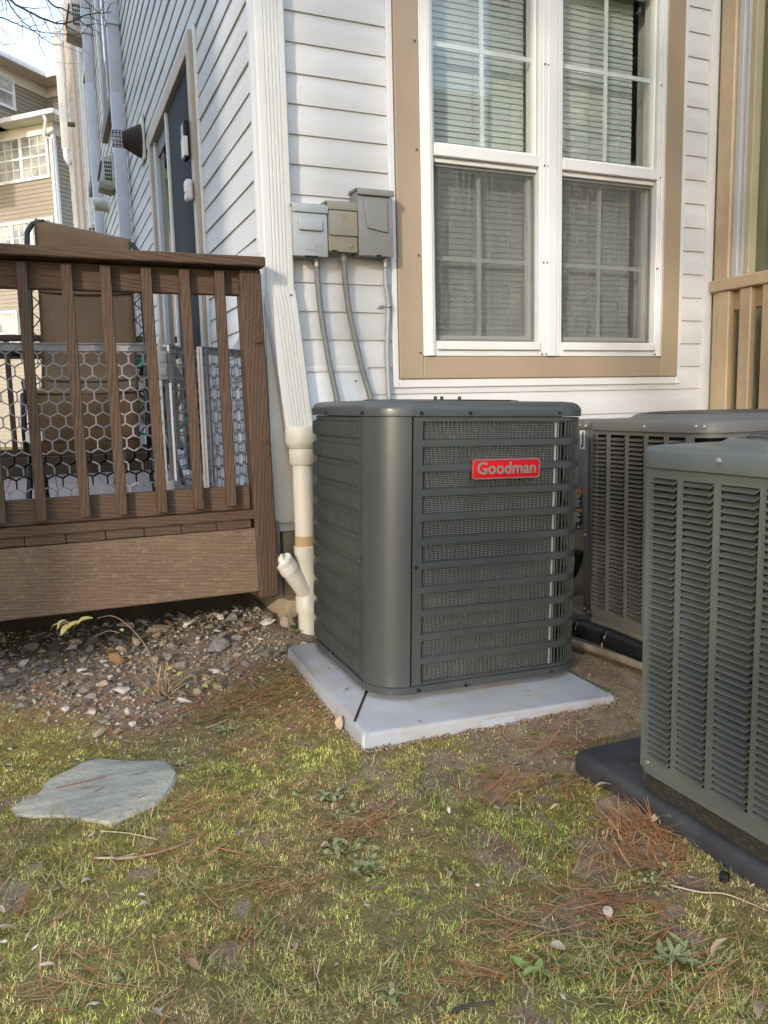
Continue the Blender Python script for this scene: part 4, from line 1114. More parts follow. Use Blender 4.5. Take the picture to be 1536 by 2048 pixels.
# smooth corner panel
cp = arc(0, RC, RC, 181.5, 268.5, 14)
loops('corner_panel', [(cp, 0.002), (cp, HH - 0.002)], PAINT, U1, closed=False)
inn = arc(0, RC, RC - 0.02, 172, 275, 10)
loops('seam_lining', [(inn, 0.002), (inn, HH - 0.002)], DARK, U1, closed=False)
# coil: fins behind the grille
def mat_coil():
    m, nt, b = nodes_mat('aluminium coil fins')
    v = _coords(nt, (1, 1, 1), rand=False)
    sx = nt.nodes.new('ShaderNodeSeparateXYZ'); nt.links.new(v, sx.inputs[0])
    mu = nt.nodes.new('ShaderNodeMath'); mu.operation = 'MULTIPLY'; mu.inputs[1].default_value = 2 * math.pi / 0.0062; nt.links.new(sx.outputs['Z'], mu.inputs[0])
    si = nt.nodes.new('ShaderNodeMath'); si.operation = 'SINE'; nt.links.new(mu.outputs[0], si.inputs[0])
    f = _ramp(nt, si.outputs[0], 0.30, 0.70)
    n = _noise(nt, v, 9, 5)
    c = _mix(nt, f, (0.03, 0.03, 0.028), _mix(nt, _ramp(nt, n, 0.35, 0.7), (0.37, 0.36, 0.33), (0.52, 0.51, 0.47)))
    nt.links.new(c, b.inputs['Base Color']); b.inputs['Metallic'].default_value = 0.1; b.inputs['Roughness'].default_value = 0.4
    _bump(nt, b, si.outputs[0], 0.6, 0.002)
    return m
COIL = mat_coil()
COIL_END = mat('bright coil end plate', (0.78, 0.77, 0.74), 0.35, 0.3)
CO = 0.019
ci = [(0.050, CO), (0.572, CO)]
edge = [(0.572, CO - 0.001), (0.588, CO + 0.001), (0.597, CO + 0.008), (0.602, CO + 0.03)]
loops('coil_end_plate', [(edge, 0.004), (edge, HH - 0.004)], COIL_END, U1, closed=False)
cr_ = [(L0 + RC - CO, RC + 0.02), (L0 + RC - CO, YB - RC)] + arc(L0, YB - RC, RC - CO, 0, 90, 6) + [(0.1, YB - CO)]
loops('coil', [(cr_, 0.004), (cr_, HH - 0.004)], COIL, U1, closed=False)
loops('coil', [(ci, 0.004), (ci, HH - 0.004)], COIL, U1, closed=False)
cl = [(-RC + CO, RC + 0.02), (-RC + CO, YB - RC)] + arc(0, YB - RC, RC - CO, 180, 90, 6)
loops('coil', [(cl, 0.004), (cl, HH - 0.004)], COIL, U1, closed=False)
# grille rows: bands and upright bars
def resample(path, step):
    P = [Vector((p[0], p[1], 0)) for p in path]; out = []; acc = 0.0
    out.append((P[0], (P[1] - P[0]).normalized()))
    nxt = step
    for i in range(len(P) - 1):
        seg = P[i + 1] - P[i]; l = seg.length
        while nxt <= acc + l:
            out.append((P[i] + seg * ((nxt - acc) / l), seg.normalized())); nxt += step
        acc += l
    return out
pathF = [(0.002, 0.0), (0.036, 0.0)] + arc(L0, RC, RC, -90, 0, 14) + [(L0 + RC, YB - RC - 0.02)]
pathS = [(-RC, YB - RC)][::-1]
pathL = [(-RC, RC + 0.002), (-RC, RC + 0.03), (-RC, YB - RC)] + arc(0, YB - RC, RC, 180, 90, 10)
pathL = pathL[::-1]          # so that the outside is on the right-hand side of travel
NR = 11; PZ = (HH - 0.010) / NR; SLOT = 0.0605; BAND = PZ - SLOT
def offs(path, d):
    P = [Vector((p[0], p[1])) for p in path]; out = []
    for i in range(len(P)):
        t = (P[min(i + 1, len(P) - 1)] - P[max(i - 1, 0)]).normalized(); n_ = Vector((t.y, -t.x))
        out.append((P[i].x + n_.x * d, P[i].y + n_.y * d))
    return out
def grille(path, blank, parent_name, pitch, hw=0.0011, bulge=0.002, dep=0.006, boff=0.0):
    """blank: metres of solid sheet at the ends"""
    g = empty(parent_name, (0, 0, 0), (0, 0, 0), U1)
    total = sum((Vector(path[i + 1]) - Vector(path[i])).length for i in range(len(path) - 1))
    for k in range(NR + 1):
        z1 = 0.003 + k * PZ + (BAND * 0.5 if k else 0.006) ; z0 = 0.003 + k * PZ - (BAND * 0.5 if k else 0.0)
        if k == NR: z1 = HH - 0.002
        loops('band', [(offs(path, boff - 0.009), z0 + 0.0025), (offs(path, boff - 0.002), z0 + 0.0004), (offs(path, boff), z0 + 0.0016), (offs(path, boff + 0.0004), (z0 + z1) / 2), (offs(path, boff), z1 - 0.0016), (offs(path, boff - 0.002), z1 - 0.0004), (offs(path, boff - 0.009), z1 - 0.0025)], PAINT, g, closed=False, angle=30)
    rs = resample(path, pitch); 
    for k in range(NR):
        zz0 = 0.003 + k * PZ + (BAND * 0.5 if k else 0.006); zz1 = 0.003 + (k + 1) * PZ - BAND * 0.5
        b = MB(); s = 0
        for i, (p, t) in enumerate(rs):
            if i * pitch < blank[0] or i * pitch > total - blank[1]: continue
            n_ = Vector((t.y, -t.x, 0)); hw_ = hw
            o0 = -0.0008; o1 = -0.0062
            A = p + t * hw_; B_ = p - t * hw_
            rows_ = []
            for fz, oo in ((0.0, boff - 0.0015), (0.10, bulge * 0.75), (0.5, bulge), (0.90, bulge * 0.75), (1.0, boff - 0.0015)):
                zz = zz0 - 0.001 + (zz1 - zz0 + 0.002) * fz
                rows_ += [tuple(A + n_ * (oo - dep) + Vector((0, 0, zz))), tuple(A + n_ * oo + Vector((0, 0, zz))), tuple(B_ + n_ * oo + Vector((0, 0, zz))), tuple(B_ + n_ * (oo - dep) + Vector((0, 0, zz)))]
            b.add(rows_, [(4 * r1 + c1, 4 * r1 + c1 + 1, 4 * r1 + c1 + 5, 4 * r1 + c1 + 4) for r1 in range(4) for c1 in range(3)])
            # little scoop at the foot of each opening
            C_ = p + t * (pitch - hw_)
            b.add([tuple((A + n_ * -0.001) + Vector((0, 0, zz0 - 0.001))), tuple((C_ + n_ * -0.001) + Vector((0, 0, zz0 - 0.001))), tuple((C_ + n_ * -0.009) + Vector((0, 0, zz0 + 0.005))), tuple((A + n_ * -0.009) + Vector((0, 0, zz0 + 0.005)))], [(0, 1, 2, 3)])
        b.build('grille_row', PAINT, g)
    # solid sheet at the ends
    def sub(a0, a1):
        pts = [path[0]] if a0 <= 0 else []
        acc = 0; out = []
        fine = resample(path, 0.004)
        return [(p.x, p.y) for i, (p, t) in enumerate(fine) if a0 - 1e-6 <= i * 0.004 <= a1 + 1e-6]
    for a0, a1 in ((0, blank[0] - 0.002), (total - blank[1] + 0.002, total)):
        pp = sub(a0, a1)
        if len(pp) > 1: loops('edge_sheet', [(offs(pp, -0.0006), 0.003), (offs(pp, -0.0006), HH - 0.003)], PAINT, g, closed=False)
    return g
grille(pathF, (0.040, 0.02), 'front_grille', 0.0163)
grille(pathL, (0.10, 0.028), 'side_grille', 0.0163, 0.0028, 0.0065, 0.016, -0.009)
# screws
m = MB(); m.lathe([(0, -0.006), (0.0045, -0.0055), (0.006, -0.003), (0.0062, 0.001)], 10, (0, 0, 0), 'y'); scm = m.build('screw', SCREW, U1)
first = True
for (px_, py_, face, off) in ((843, 826, 'f', -0.0085), (941, 826, 'f', -0.0085), (1119, 825, 'f', -0.006), (837, 1381, 'f', -0.0065), (932, 1371, 'f', -0.0065), (1103, 1343, 'f', -0.0055), (832, 1135, 'f', 0), (652, 825, 'l', -0.0085), (724, 825, 'l', -0.0085), (663, 1305, 'l', -0.006), (722, 1362, 'l', -0.0065), (721, 1122, 'l', 0)):
    if face == 'f': p = u1_local(px_, py_, (0, off, 0), (0, 1, 0)); r = (0, 0, 0)
    else: p = u1_local(px_, py_, (-RC + off, 0, 0), (1, 0, 0)); r = (0, 0, R(-90))
    s_o = scm if first else dup(scm, U1)
    first = False; s_o.location = p; s_o.rotation_euler = r
# fan guard on top
b = MB()
fc = (L0 / 2, YB / 2)
for i in range(12):
    r_ = 0.04 + 0.024 * i; zz = HH + 0.057
    b.tube([(fc[0] + r_ * math.cos(2 * math.pi * k / 40), fc[1] + r_ * math.sin(2 * math.pi * k / 40), zz) for k in range(41)], 0.0022, 5, False)
for k in range(6):
    a = R(60 * k); b.tube([(fc[0] + 0.04 * math.cos(a), fc[1] + 0.04 * math.sin(a), HH + 0.0575), (fc[0] + 0.31 * math.cos(a), fc[1] + 0.31 * math.sin(a), HH + 0.057)], 0.003, 5)
b.build('fan_guard', SCREW, U1)
b = MB()
for (x_, y_) in ((0.13, 0.10), (0.165, 0.12), (0.225, 0.10)): b.lathe([(0, HH + 0.070), (0.006, HH + 0.068), (0.006, HH + 0.05)], 8, (x_, y_, 0))
b.build('guard_bolt', SCREW, U1)
# red name plate
bl, br, bt, bb = u1_local(943, 938, (0, -0.004, 0), (0, 1, 0)), u1_local(1078, 935, (0, -0.004, 0), (0, 1, 0)), u1_local(1010, 916, (0, -0.004, 0), (0, 1, 0)), u1_local(1010, 956, (0, -0.004, 0), (0, 1, 0))
bw_, bh_ = br.x - bl.x, bt.z - bb.z
nb = empty('name_plate', ((bl.x + br.x) / 2, -0.002, (bl.z + br.z) / 2 - 0.001), (0, 0, 0), U1)
def rr2(w, h, r, n=5): return arc(w - r, h - r, r, 0, 90, n) + arc(-w + r, h - r, r, 90, 180, n) + arc(-w + r, -h + r, r, 180, 270, n) + arc(w - r, -h + r, r, 270, 360, n)
RED = mat('red enamel plate', (0.45, 0.003, 0.011), 0.5, spec=0.25)
CHROME = mat('brushed silver edging', (0.55, 0.53, 0.50), 0.32, 0.85)
b = MB(); b.prism(rr2(bw_ / 2, bh_ / 2, 0.012), -0.008, 0.0, 'y'); b.build('plate', RED, nb, bevel=0.0015)
b = MB()
po = rr2(bw_ / 2 - 0.001, bh_ / 2 - 0.001, 0.011); pi_ = rr2(bw_ / 2 - 0.0045, bh_ / 2 - 0.0045, 0.008)
n = len(po); vs = [(p[0], -0.008, p[1]) for p in po] + [(p[0], -0.0105, p[1]) for p in po] + [(p[0], -0.0105, p[1]) for p in pi_] + [(p[0], -0.008, p[1]) for p in pi_]
fs = [(k * n + i, k * n + (i + 1) % n, (k + 1) * n + (i + 1) % n, (k + 1) * n + i) for k in range(3) for i in range(n)]
b.add(vs, fs); b.build('edging', CHROME, nb)
tm = text_mesh('Goodman', 0.0555, 0.0012, 0.0012)
xs = [v.co.x for v in tm.vertices]; sc = (bw_ * 0.865) / (max(xs) - min(xs)); 
o = obj('lettering', tm, mat('dull bronze silver lettering', (0.26, 0.22, 0.185), 0.45, 0.3), nb, (-(max(xs) + min(xs)) / 2 * sc, -0.0095, 0.001), (R(90), 0, 0), (sc, sc * 0.98, 1))

# pad under it, tilted with it
PAD = mat('blue grey plastic pad', (0.385, 0.40, 0.43), 0.45, col2=(0.30, 0.31, 0.325), nscale=4, lo=0.38, hi=0.72, col3=(0.36, 0.30, 0.23), n3=7.5, lo3=0.50, hi3=0.74, bump=0.3, bscale=55)
pd = empty('equipment_pad', O1, E1); tag(pd, 'pale blue grey plastic pad under the new condenser', 'pad')
c_ = [(-0.258, -0.212), (0.700, -0.228), (0.722, 0.82), (-0.226, 0.79)]
def inset(poly, d):
    cx = sum(p[0] for p in poly) / 4; cy = sum(p[1] for p in poly) / 4
    return [(p[0] - d * (1 if p[0] > cx else -1), p[1] - d * (1 if p[1] > cy else -1)) for p in poly]
lpz = [(inset(c_, -0.006), -0.125), (inset(c_, 0.0), -0.060), (inset(c_, 0.004), -0.052), (inset(c_, 0.012), -0.0475)]
vs = []; fs = []
for poly, z in lpz: vs += [(p[0], p[1], z) for p in poly]
for k in range(3):
    for i in range(4): fs.append((k * 4 + i, k * 4 + (i + 1) % 4, k * 4 + 4 + (i + 1) % 4, k * 4 + 4 + i))
fs.append((12, 13, 14, 15))
bm = bmesh.new(); bv = [bm.verts.new(v) for v in vs]; [bm.faces.new([bv[i] for i in f]) for f in fs]
es = [e for e in bm.edges if abs(e.verts[0].co.z - e.verts[1].co.z) > 0.003 and len(e.link_faces) == 2]
bmesh.ops.bevel(bm, geom=es, offset=0.012, segments=3, affect='EDGES')
obj('slab', bm_mesh('slab', bm, True, 40), PAD, pd)
b = MB(); q0 = u1_local(735, 1377, (0, 0, -0.0465), (0, 0, 1)); q1 = u1_local(709, 1443, (0, 0, -0.0465), (0, 0, 1))
dd = (q1 - q0).normalized(); nn = Vector((-dd.y, dd.x, 0)) * 0.0035
b.add([q0 + nn, q0 - nn, q1 - nn, q1 + nn, q0 + nn + Vector((0, 0, 0.002)), q0 - nn + Vector((0, 0, 0.002)), q1 - nn + Vector((0, 0, 0.002)), q1 + nn + Vector((0, 0, 0.002))], [(4, 5, 6, 7), (0, 1, 5, 4), (1, 2, 6, 5), (2, 3, 7, 6), (3, 0, 4, 7)])
b.build('strap', mat('dark brown strap', (0.025, 0.015, 0.018), 0.5), pd)
b = MB(); q0 = u1_local(962, 1436, (0, -0.223, 0), (0, 1, 0)); q1 = u1_local(1030, 1424, (0, -0.223, 0), (0, 1, 0))
b.add([(q0.x, -0.2285, -0.088), (q1.x, -0.2300, -0.088), (q1.x, -0.2262, -0.058), (q0.x, -0.2247, -0.058)], [(0, 1, 2, 3)])
b.build('clear_tape', mat('clear tape', (0.37, 0.40, 0.45), 0.25), pd)

# ------------------------------------------------------------------ older louvred condensers
def louvred_unit(name, label, loc, W_, D_, H_, z_cap, cols, rows, pz, r, paint, coilm, rot, front_cols=(), zb=0.045, zt=0.03, partial=None):
    U = empty(name, loc, rot); tag(U, label, 'air conditioner')
    def outl(off, n=6):
        rr = max(r + off, 0.005)
        return arc(W_ - r, r, rr, -90, 0, n) + arc(W_ - r, D_ - r, rr, 0, 90, n) + arc(r, D_ - r, rr, 90, 180, n) + arc(r, r, rr, 180, 270, n)
    loops('base_pan', [(outl(-0.01), 0.0), (outl(0.003), 0.002), (outl(0.003), 0.012), (outl(-0.004), 0.014)], paint, U, cap_bot=True, cap_top=True)
    loops('core', [(outl(-0.05), 0.01), (outl(-0.05), H_)], coilm, U, cap_top=True)
    # left face: sheet with openings
    z0, z1 = zb, H_ - zt
    b = MB(); edges = [D_ - r * 0.35]
    for c0, c1 in cols: edges += [c0, c1]
    edges.append(r if not partial else r)
    for i in range(0, len(edges), 2): b.box(0.0, 0.003, min(edges[i], edges[i + 1]), max(edges[i], edges[i + 1]), 0.012, H_)
    for c0, c1 in cols: b.box(0.0, 0.003, c1, c0, 0.012, z0); b.box(0.0, 0.003, c1, c0, z1, H_)
    b.build('left_panel', paint, U)
    ws = cols[0][0] - cols[0][1]
    me_cache = {}
    for c0, c1 in cols:
        w = round(c0 - c1, 3)
        if w not in me_cache:
            # blade: local y from 0 (far end) to -w (near end)
            ys = [0.0, -w * 0.06, -w * 0.90, -w]
            vs = []; fs = []
            for k, y in enumerate(ys):
                if k == 3: pr = [(0.0012, pz * 0.55), (0.0006, pz * 0.70), (0.006, pz * 0.9)]
                else: pr = [(-0.0025, -0.0024), (-0.0055, 0.0), (0.0105, pz * 0.50)]
                vs += [(a, y, c) for a, c in pr]
            for k in range(3):
                for j in range(2): fs.append((3 * k + j, 3 * k + 3 + j, 3 * k + 4 + j, 3 * k + 1 + j))
            me_cache[w] = mesh('louvre', vs, fs, True); me_cache[w].set_sharp_from_angle(angle=R(50)); me_cache[w].materials.append(paint)
        for i in range(rows):
            obj('louvre', me_cache[w], None, U, (0.0, c0, z0 + pz * (i + 0.15)))
    # near-left rounded corner and other faces
    cn = arc(r, r, r, 180, 270, 8)
    loops('corner_sheet', [(cn, 0.012), (cn, H_ - (0.05 if partial else 0.0))], paint, U, closed=False)
    if partial:
        loops('corner_sheet', [(cn, H_ - 0.022), (cn, H_)], paint, U, closed=False)
    bk = arc(r, D_ - r, r, 90, 180, 6)
    loops('back_sheet', [([(W_, D_)] + bk, 0.012), ([(W_, D_)] + bk, H_)], paint, U, closed=False)
    b = MB()
    fe = [r]
    for c0, c1 in front_cols: fe += [c0, c1]
    fe.append(W_ - r)
    for i in range(0, len(fe), 2): b.box(fe[i], fe[i + 1], 0.0, 0.003, 0.012, H_)
    for c0, c1 in front_cols: b.box(c0, c1, 0.0, 0.003, 0.012, z0); b.box(c0, c1, 0.0, 0.003, z1, H_)
    b.build('front_panel', paint, U)
    if front_cols:
        b = MB()
        for c0, c1 in front_cols:
            for i in range(rows):
                z = z0 + pz * (i + 0.15)
                b.add([(c0, -0.0015, z - 0.0022), (c1, -0.0015, z - 0.0022), (c1, -0.0045, z), (c0, -0.0045, z), (c0, 0.0125, z + pz * 0.66), (c1, 0.0125, z + pz * 0.66)], [(0, 1, 2, 3), (3, 2, 5, 4)])
        tag(b.build('front_louvres', paint, U), kind='stuff')
    b = MB(); b.box(W_ - 0.003, W_, r, D_, 0.012, H_); b.build('right_panel', paint, U)
    # cap with raised round fan opening
    cz_ = z_cap
    loops('top_cap', [(outl(0.004), H_ - 0.002), (outl(0.012), H_ - 0.004), (outl(0.013), H_ + cz_ - 0.008), (outl(0.006), H_ + cz_ + 0.002), (outl(-0.012), H_ + cz_ + 0.006)], paint, U, cap_top=True, angle=60)
    fx, fy = W_ / 2, D_ / 2; Rf = min(W_, D_) / 2 - 0.012; n = 64
    b = MB(); b.lathe([(Rf, H_ + cz_ + 0.004), (Rf - 0.03, H_ + cz_ + 0.022), (Rf - 0.045, H_ + cz_ + 0.026), (Rf - 0.055, H_ + cz_ + 0.022), (Rf - 0.06, H_ + cz_ - 0.02)], n, (fx, fy, 0)); b.build('fan_ring', paint, U, smooth=True)
    b = MB(); b.lathe([(0.0001, H_ + cz_ + 0.008), (Rf - 0.05, H_ + cz_ + 0.008)], n, (fx, fy, 0)); b.build('fan_well', DARK, U)
    b = MB(); k = 0; rr = 0.05
    while rr < Rf - 0.06:
        b.tube([(fx + rr * math.cos(2 * math.pi * i / 48), fy + rr * math.sin(2 * math.pi * i / 48), H_ + cz_ + 0.029) for i in range(49)], 0.0022, 5, False); rr += 0.0235
    for i in range(4):
        a = R(90 * i + 45); b.tube([(fx, fy, H_ + cz_ + 0.025), (fx + (Rf - 0.045) * math.cos(a), fy + (Rf - 0.045) * math.sin(a), H_ + cz_ + 0.025)], 0.003, 6)
    b.build('fan_guard', mat(name + ' guard wire', (0.10, 0.10, 0.095), 0.35, 0.3), U)
    return U, outl
DIRT = mat('clogged dusty coil', (0.055, 0.045, 0.026), 0.95, col2=(0.13, 0.105, 0.058), nscale=45, lo=0.35, hi=0.65, bump=1.0, bscale=140, bdist=0.006, col3=(0.42, 0.38, 0.27), n3=22, lo3=0.70, hi3=0.76)
PAINT2 = mat('dusty green grey enamel', (0.098, 0.111, 0.105), 0.40, col2=(0.118, 0.127, 0.117), nscale=4, lo=0.35, hi=0.7, col3=(0.30, 0.29, 0.25), n3=60, lo3=0.70, hi3=0.80, spec=0.4)
PAINT3 = mat('taupe grey enamel', (0.150, 0.147, 0.138), 0.45, col2=(0.122, 0.121, 0.117), nscale=2, spec=0.35)
DKCOIL = mat('dark coil', (0.02, 0.02, 0.02), 0.8)
X2, Y2 = 1.37, 0.82
cols2 = [(1.528, 1.440), (1.422, 1.328), (1.308, 1.203), (1.188, 1.094), (1.076, 0.985), (0.967, 0.876)]
U2, out2 = louvred_unit('air_conditioner', 'older green grey louvred condenser standing closest on a black pad', (X2, Y2, 0.107), 0.74, 0.742, 0.80, 0.042,
                        [(a - Y2, c - Y2) for a, c in cols2], 44, 0.01655, 0.045, PAINT2, DIRT, (0, 0, 0), front_cols=((0.08, 0.18), (0.20, 0.30), (0.32, 0.42), (0.44, 0.54), (0.56, 0.66)))
# dented cap screw
p = onX(1437, 922, X2 - 0.013)
b = MB(); b.lathe([(0, -0.006), (0.006, -0.005), (0.0075, 0.0), (0.012, 0.001)], 12, (0, 0, 0), 'x'); b.build('screw', STEEL, U2, loc=p - Vector((X2, Y2, 0.107)), smooth=True, angle=40)
for (y_, z_) in ((0.70, 0.03), (0.30, 0.822), (0.05, 0.822)):
    b = MB(); b.lathe([(0, -0.005), (0.006, -0.004), (0.0075, 0.002)], 12, (-0.013 if z_ > 0.5 else 0.0, y_, z_), 'x'); b.build('screw', STEEL, U2, smooth=True, angle=40)
BPAD = mat('black rubbery pad', (0.026, 0.027, 0.030), 0.65, col2=(0.045, 0.047, 0.050), nscale=6, col3=(0.16, 0.13, 0.085), n3=34, lo3=0.63, hi3=0.75, bump=0.2, bscale=60)
p2 = empty('equipment_pad', (1.75, 1.24, 0.0)); tag(p2, 'black scuffed plastic pad under the closest louvred condenser', 'pad')
b = MB(); b.box(-0.398, 0.42, -0.60, 0.575, -0.08, 0.056); o = b.build('slab', BPAD, p2, bevel=0.026, segs=4)
b = MB(); b.box(-0.368, 0.36, -0.41, 0.312, 0.030, 0.108); o = b.build('plinth', mat('black plinth with caked dirt', (0.018, 0.017, 0.015), 0.85, col2=(0.065, 0.052, 0.032), nscale=45, lo=0.45, hi=0.72, stretch=(1, 1, 2.5), bump=0.7, bscale=70), p2, bevel=0.006)
# third unit at the back
X3, Y3 = 2.2, 2.15
cols3 = [(2.815, 2.725), (2.700, 2.608), (2.585, 2.496), (2.473, 2.385), (2.360, 2.272)]
U3, out3 = louvred_unit('air_conditioner', 'taupe louvred condenser at the back behind the other two units', (X3, Y3, 0.10), 0.75, 0.71, 0.845, 0.036,
                        [(a - Y3, c - Y3) for a, c in cols3], 41, 0.0187, 0.08, PAINT3, DKCOIL, (0, R(-0.3), 0), front_cols=((0.115, 0.205), (0.228, 0.318), (0.341, 0.431), (0.454, 0.544), (0.567, 0.657)), zb=0.05, zt=0.022, partial=True)
b = MB(); b.box(-0.004, 0.16, 0.715, 0.87, 0.385, 0.842); b.build('control_panel', PAINT3, U3, bevel=0.004)
b = MB(); b.box(0.01, 0.05, 0.715, 0.745, 0.005, 0.384); b.build('corner_leg', PAINT3, U3, bevel=0.004)
b = MB(); b.box(-0.01, 0.17, 0.712, 0.89, 0.843, 0.884); b.build('control_cap', PAINT3, U3, bevel=0.006)
stk = b = MB(); b.box(-0.0055, -0.0042, 0.717, 0.752, 0.755, 0.838); sto = b.build('sticker', mat('white sticker', (0.74, 0.74, 0.72), 0.5), U3)
jm = text_mesh('J', 0.085, 0.0003, 0.002); jx = [v.co.x for v in jm.vertices]; jy = [v.co.y for v in jm.vertices]
jo = obj('letter', jm, mat('black print', (0.015, 0.015, 0.02), 0.5), sto, (-0.0062, 0.7345, 0.797), (R(90), 0, R(-90)))
jo.scale = (0.020 / (max(jx) - min(jx)), 0.072 / (max(jy) - min(jy)), 1)
jo.location += Vector((0, (max(jx) + min(jx)) / 2 * jo.scale.x, -(max(jy) + min(jy)) / 2 * jo.scale.y))
b = MB(); b.box(-0.0055, -0.0042, 0.732, 0.815, 0.415, 0.575); lb = b.build('warning_label', mat('black label', (0.014, 0.016, 0.022), 0.35), U3)
b = MB(); b.box(-0.0062, -0.0056, 0.733, 0.814, 0.555, 0.574); b.box(-0.0062, -0.0056, 0.733, 0.814, 0.470, 0.486); b.build('orange_band', mat('orange band', (0.55, 0.20, 0.05), 0.45), lb)
b = MB()
for i, z in enumerate((0.545, 0.538, 0.531, 0.520, 0.513, 0.506, 0.499, 0.492, 0.462, 0.456, 0.450, 0.440, 0.434, 0.428, 0.422)):
    b.box(-0.0062, -0.0056, 0.742 + 0.008 * ((i * 7) % 3), 0.811, z, z + 0.0032)
b.build('print_line', mat('pale print', (0.6, 0.6, 0.6), 0.5), lb)
SCW = mat('bright zinc screw', (0.6, 0.6, 0.57), 0.35, 0.5)
for (y_, z_) in ((0.745, 0.862), (0.70, 0.858), (0.76, 0.40), (0.715, 0.37), (0.72, 0.03), (0.69, 0.02), (0.33, 0.862), (0.06, 0.866), (0.02, 0.866)):
    b = MB(); b.lathe([(0, -0.005), (0.005, -0.004), (0.006, 0.002)], 10, (-0.013 if z_ > 0.5 else -0.004 if y_ > 0.72 else -0.001, y_, z_), 'x'); b.build('screw', SCW, U3, smooth=True, angle=40)
p3 = empty('equipment_pad', (2.57, 2.52, 0.0)); tag(p3, 'grey concrete pad under the taupe condenser at the back', 'pad')
b = MB(); b.box(-0.360, 0.44, -0.40, 0.52, -0.06, 0.095); b.build('slab', mat('dirty concrete pad', (0.26, 0.245, 0.21), 0.85, col2=(0.17, 0.155, 0.125), nscale=6, bump=0.3, bscale=40), p3, bevel=0.008)
# refrigerant line in black insulation and a grey conduit in front of the back unit
INS = mat('black foam insulation', (0.013, 0.014, 0.016), 0.45, bump=0.2, bscale=30)
t = empty('insulated_line', (1.98, 2.93, 0.06)); tag(t, 'black foam insulated refrigerant line lying in front of the back unit', 'pipe')
b = MB(); pth = spline([(-0.25, 0.16, 0.0), (0.0, 0.06, 0.015), (0.10, -0.08, 0.012), (0.155, -0.25, 0.004), (0.172, -0.45, -0.004), (0.17, -0.8, -0.01)], 10); b.tube(pth, 0.040, 14); b.build('insulation', INS, t, smooth=True)
for i in (24, 33):
    b = MB(); q = pth[i]; dq = (pth[i + 1] - pth[i]).normalized(); b.tube([q - dq * 0.012, q + dq * 0.012], 0.0415, 14); b.build('tape_wrap', mat('glossy black tape', (0.012, 0.012, 0.013), 0.2), t, smooth=True)
b = MB(); q = pth[33] + Vector((-0.036, 0, -0.01)); b.tube([q, q + Vector((-0.004, -0.004, -0.02)), q + Vector((-0.002, -0.008, -0.055))], 0.002, 6); b.build('cable_tie', WHITE, t)
t = empty('ground_conduit', (2.0, 2.90, 0.02)); tag(t, 'muddy grey conduit lying on the soil below the black line', 'pipe')
b = MB(); b.tube(spline([(-0.3, 0.10, 0.0), (-0.05, 0.0, 0.0), (0.03, -0.10, 0.002), (0.085, -0.33, 0.0), (0.11, -0.62, -0.004), (0.11, -0.9, -0.01)], 8), 0.0165, 12); b.build('tube', mat('muddy grey plastic', (0.27, 0.235, 0.18), 0.6, col2=(0.17, 0.14, 0.10), nscale=14), t, smooth=True)
t = empty('insulated_line', (1.85, 3.30, 0.06)); tag(t, 'black pipe bend between the foundation and the back unit', 'pipe')
b = MB(); b.tube(spline([(-0.2, 0.15, 0.1), (0.05, -0.02, 0.10), (0.28, -0.12, 0.12), (0.42, -0.2, 0.16), (0.46, -0.25, 0.3)], 8), 0.030, 12); b.build('insulation', INS, t, smooth=True)

# ------------------------------------------------------------------ tan porch at the right
PX = 3.53
po = empty('porch', (PX, 3.45, 0)); tag(po, 'tan painted glazed porch with upright boards at the right edge', 'porch')
def pk(o): o.parent = po; o.location = Vector(o.location) - Vector((PX, 3.45, 0)); return o
pk(beam('corner_post', TAN2, None, PX + 0.002, PX + 0.08, 3.375, 3.478, 0.4, 5.0, axis=2, bevel=0.006))
GREYJ = mat('grey blue jamb', (0.45, 0.46, 0.47), 0.5); OLJ = mat('pale olive jamb', (0.40, 0.36, 0.24), 0.5)
for i, (y0, y1, x_, mt) in enumerate(((3.335, 3.373, 0.02, GREYJ), (3.300, 3.333, 0.045, WHITE), (3.262, 3.298, 0.03, OLJ))):
    pk(beam('jamb', mt, None, PX + x_, PX + 0.10, y0, y1, 1.72, 5.0, axis=2))
pk(beam('top_rail', TAN2, None, PX - 0.035, PX + 0.07, 1.2, 3.472, 1.652, 1.716, axis=1, bevel=0.006))
pk(beam('sub_rail', TAN2, None, PX + 0.032, PX + 0.07, 1.2, 3.373, 1.545, 1.650, axis=1))
y = 3.345
for i in range(12):
    pk(beam('upright_board', TAN2, None, PX - 0.015, PX + 0.03, y, y + 0.076, 0.45, 1.650, axis=2, bevel=0.005)); y -= 0.148
pk(beam('bottom_rail', TAN2, None, PX + 0.032, PX + 0.07, 1.2, 3.373, 0.50, 0.62, axis=1))
m = MB(); m.box(PX + 0.078, PX + 0.082, 1.2, 3.30, 0.6, 5.0); pk(m.build('pane', mat_glass('porch glass', (0.8, 0.82, 0.75), 0.06)))
m = MB(); m.box(PX, PX + 2.0, 1.15, 1.2, 0.0, 5.0); m.box(PX, PX + 2.0, 1.2, 3.7, 4.95, 5.0); m.box(PX, PX + 2.0, 1.2, 3.7, 0.35, 0.4); m.box(PX + 0.1, PX + 2.0, 3.6, 3.7, 0.4, 4.95)
pk(m.build('inner_wall', mat('porch inner wall', (0.50, 0.47, 0.39), 0.8)))
m = MB(); m.box(PX + 1.3, PX + 1.4, 1.2, 3.6, 0.4, 4.95); pk(m.build('inner_wall', mat('porch far wall', (0.46, 0.44, 0.37), 0.8)))
OLD = mat('pale cream door', (0.50, 0.44, 0.28), 0.5)
dx_ = PX + 1.28
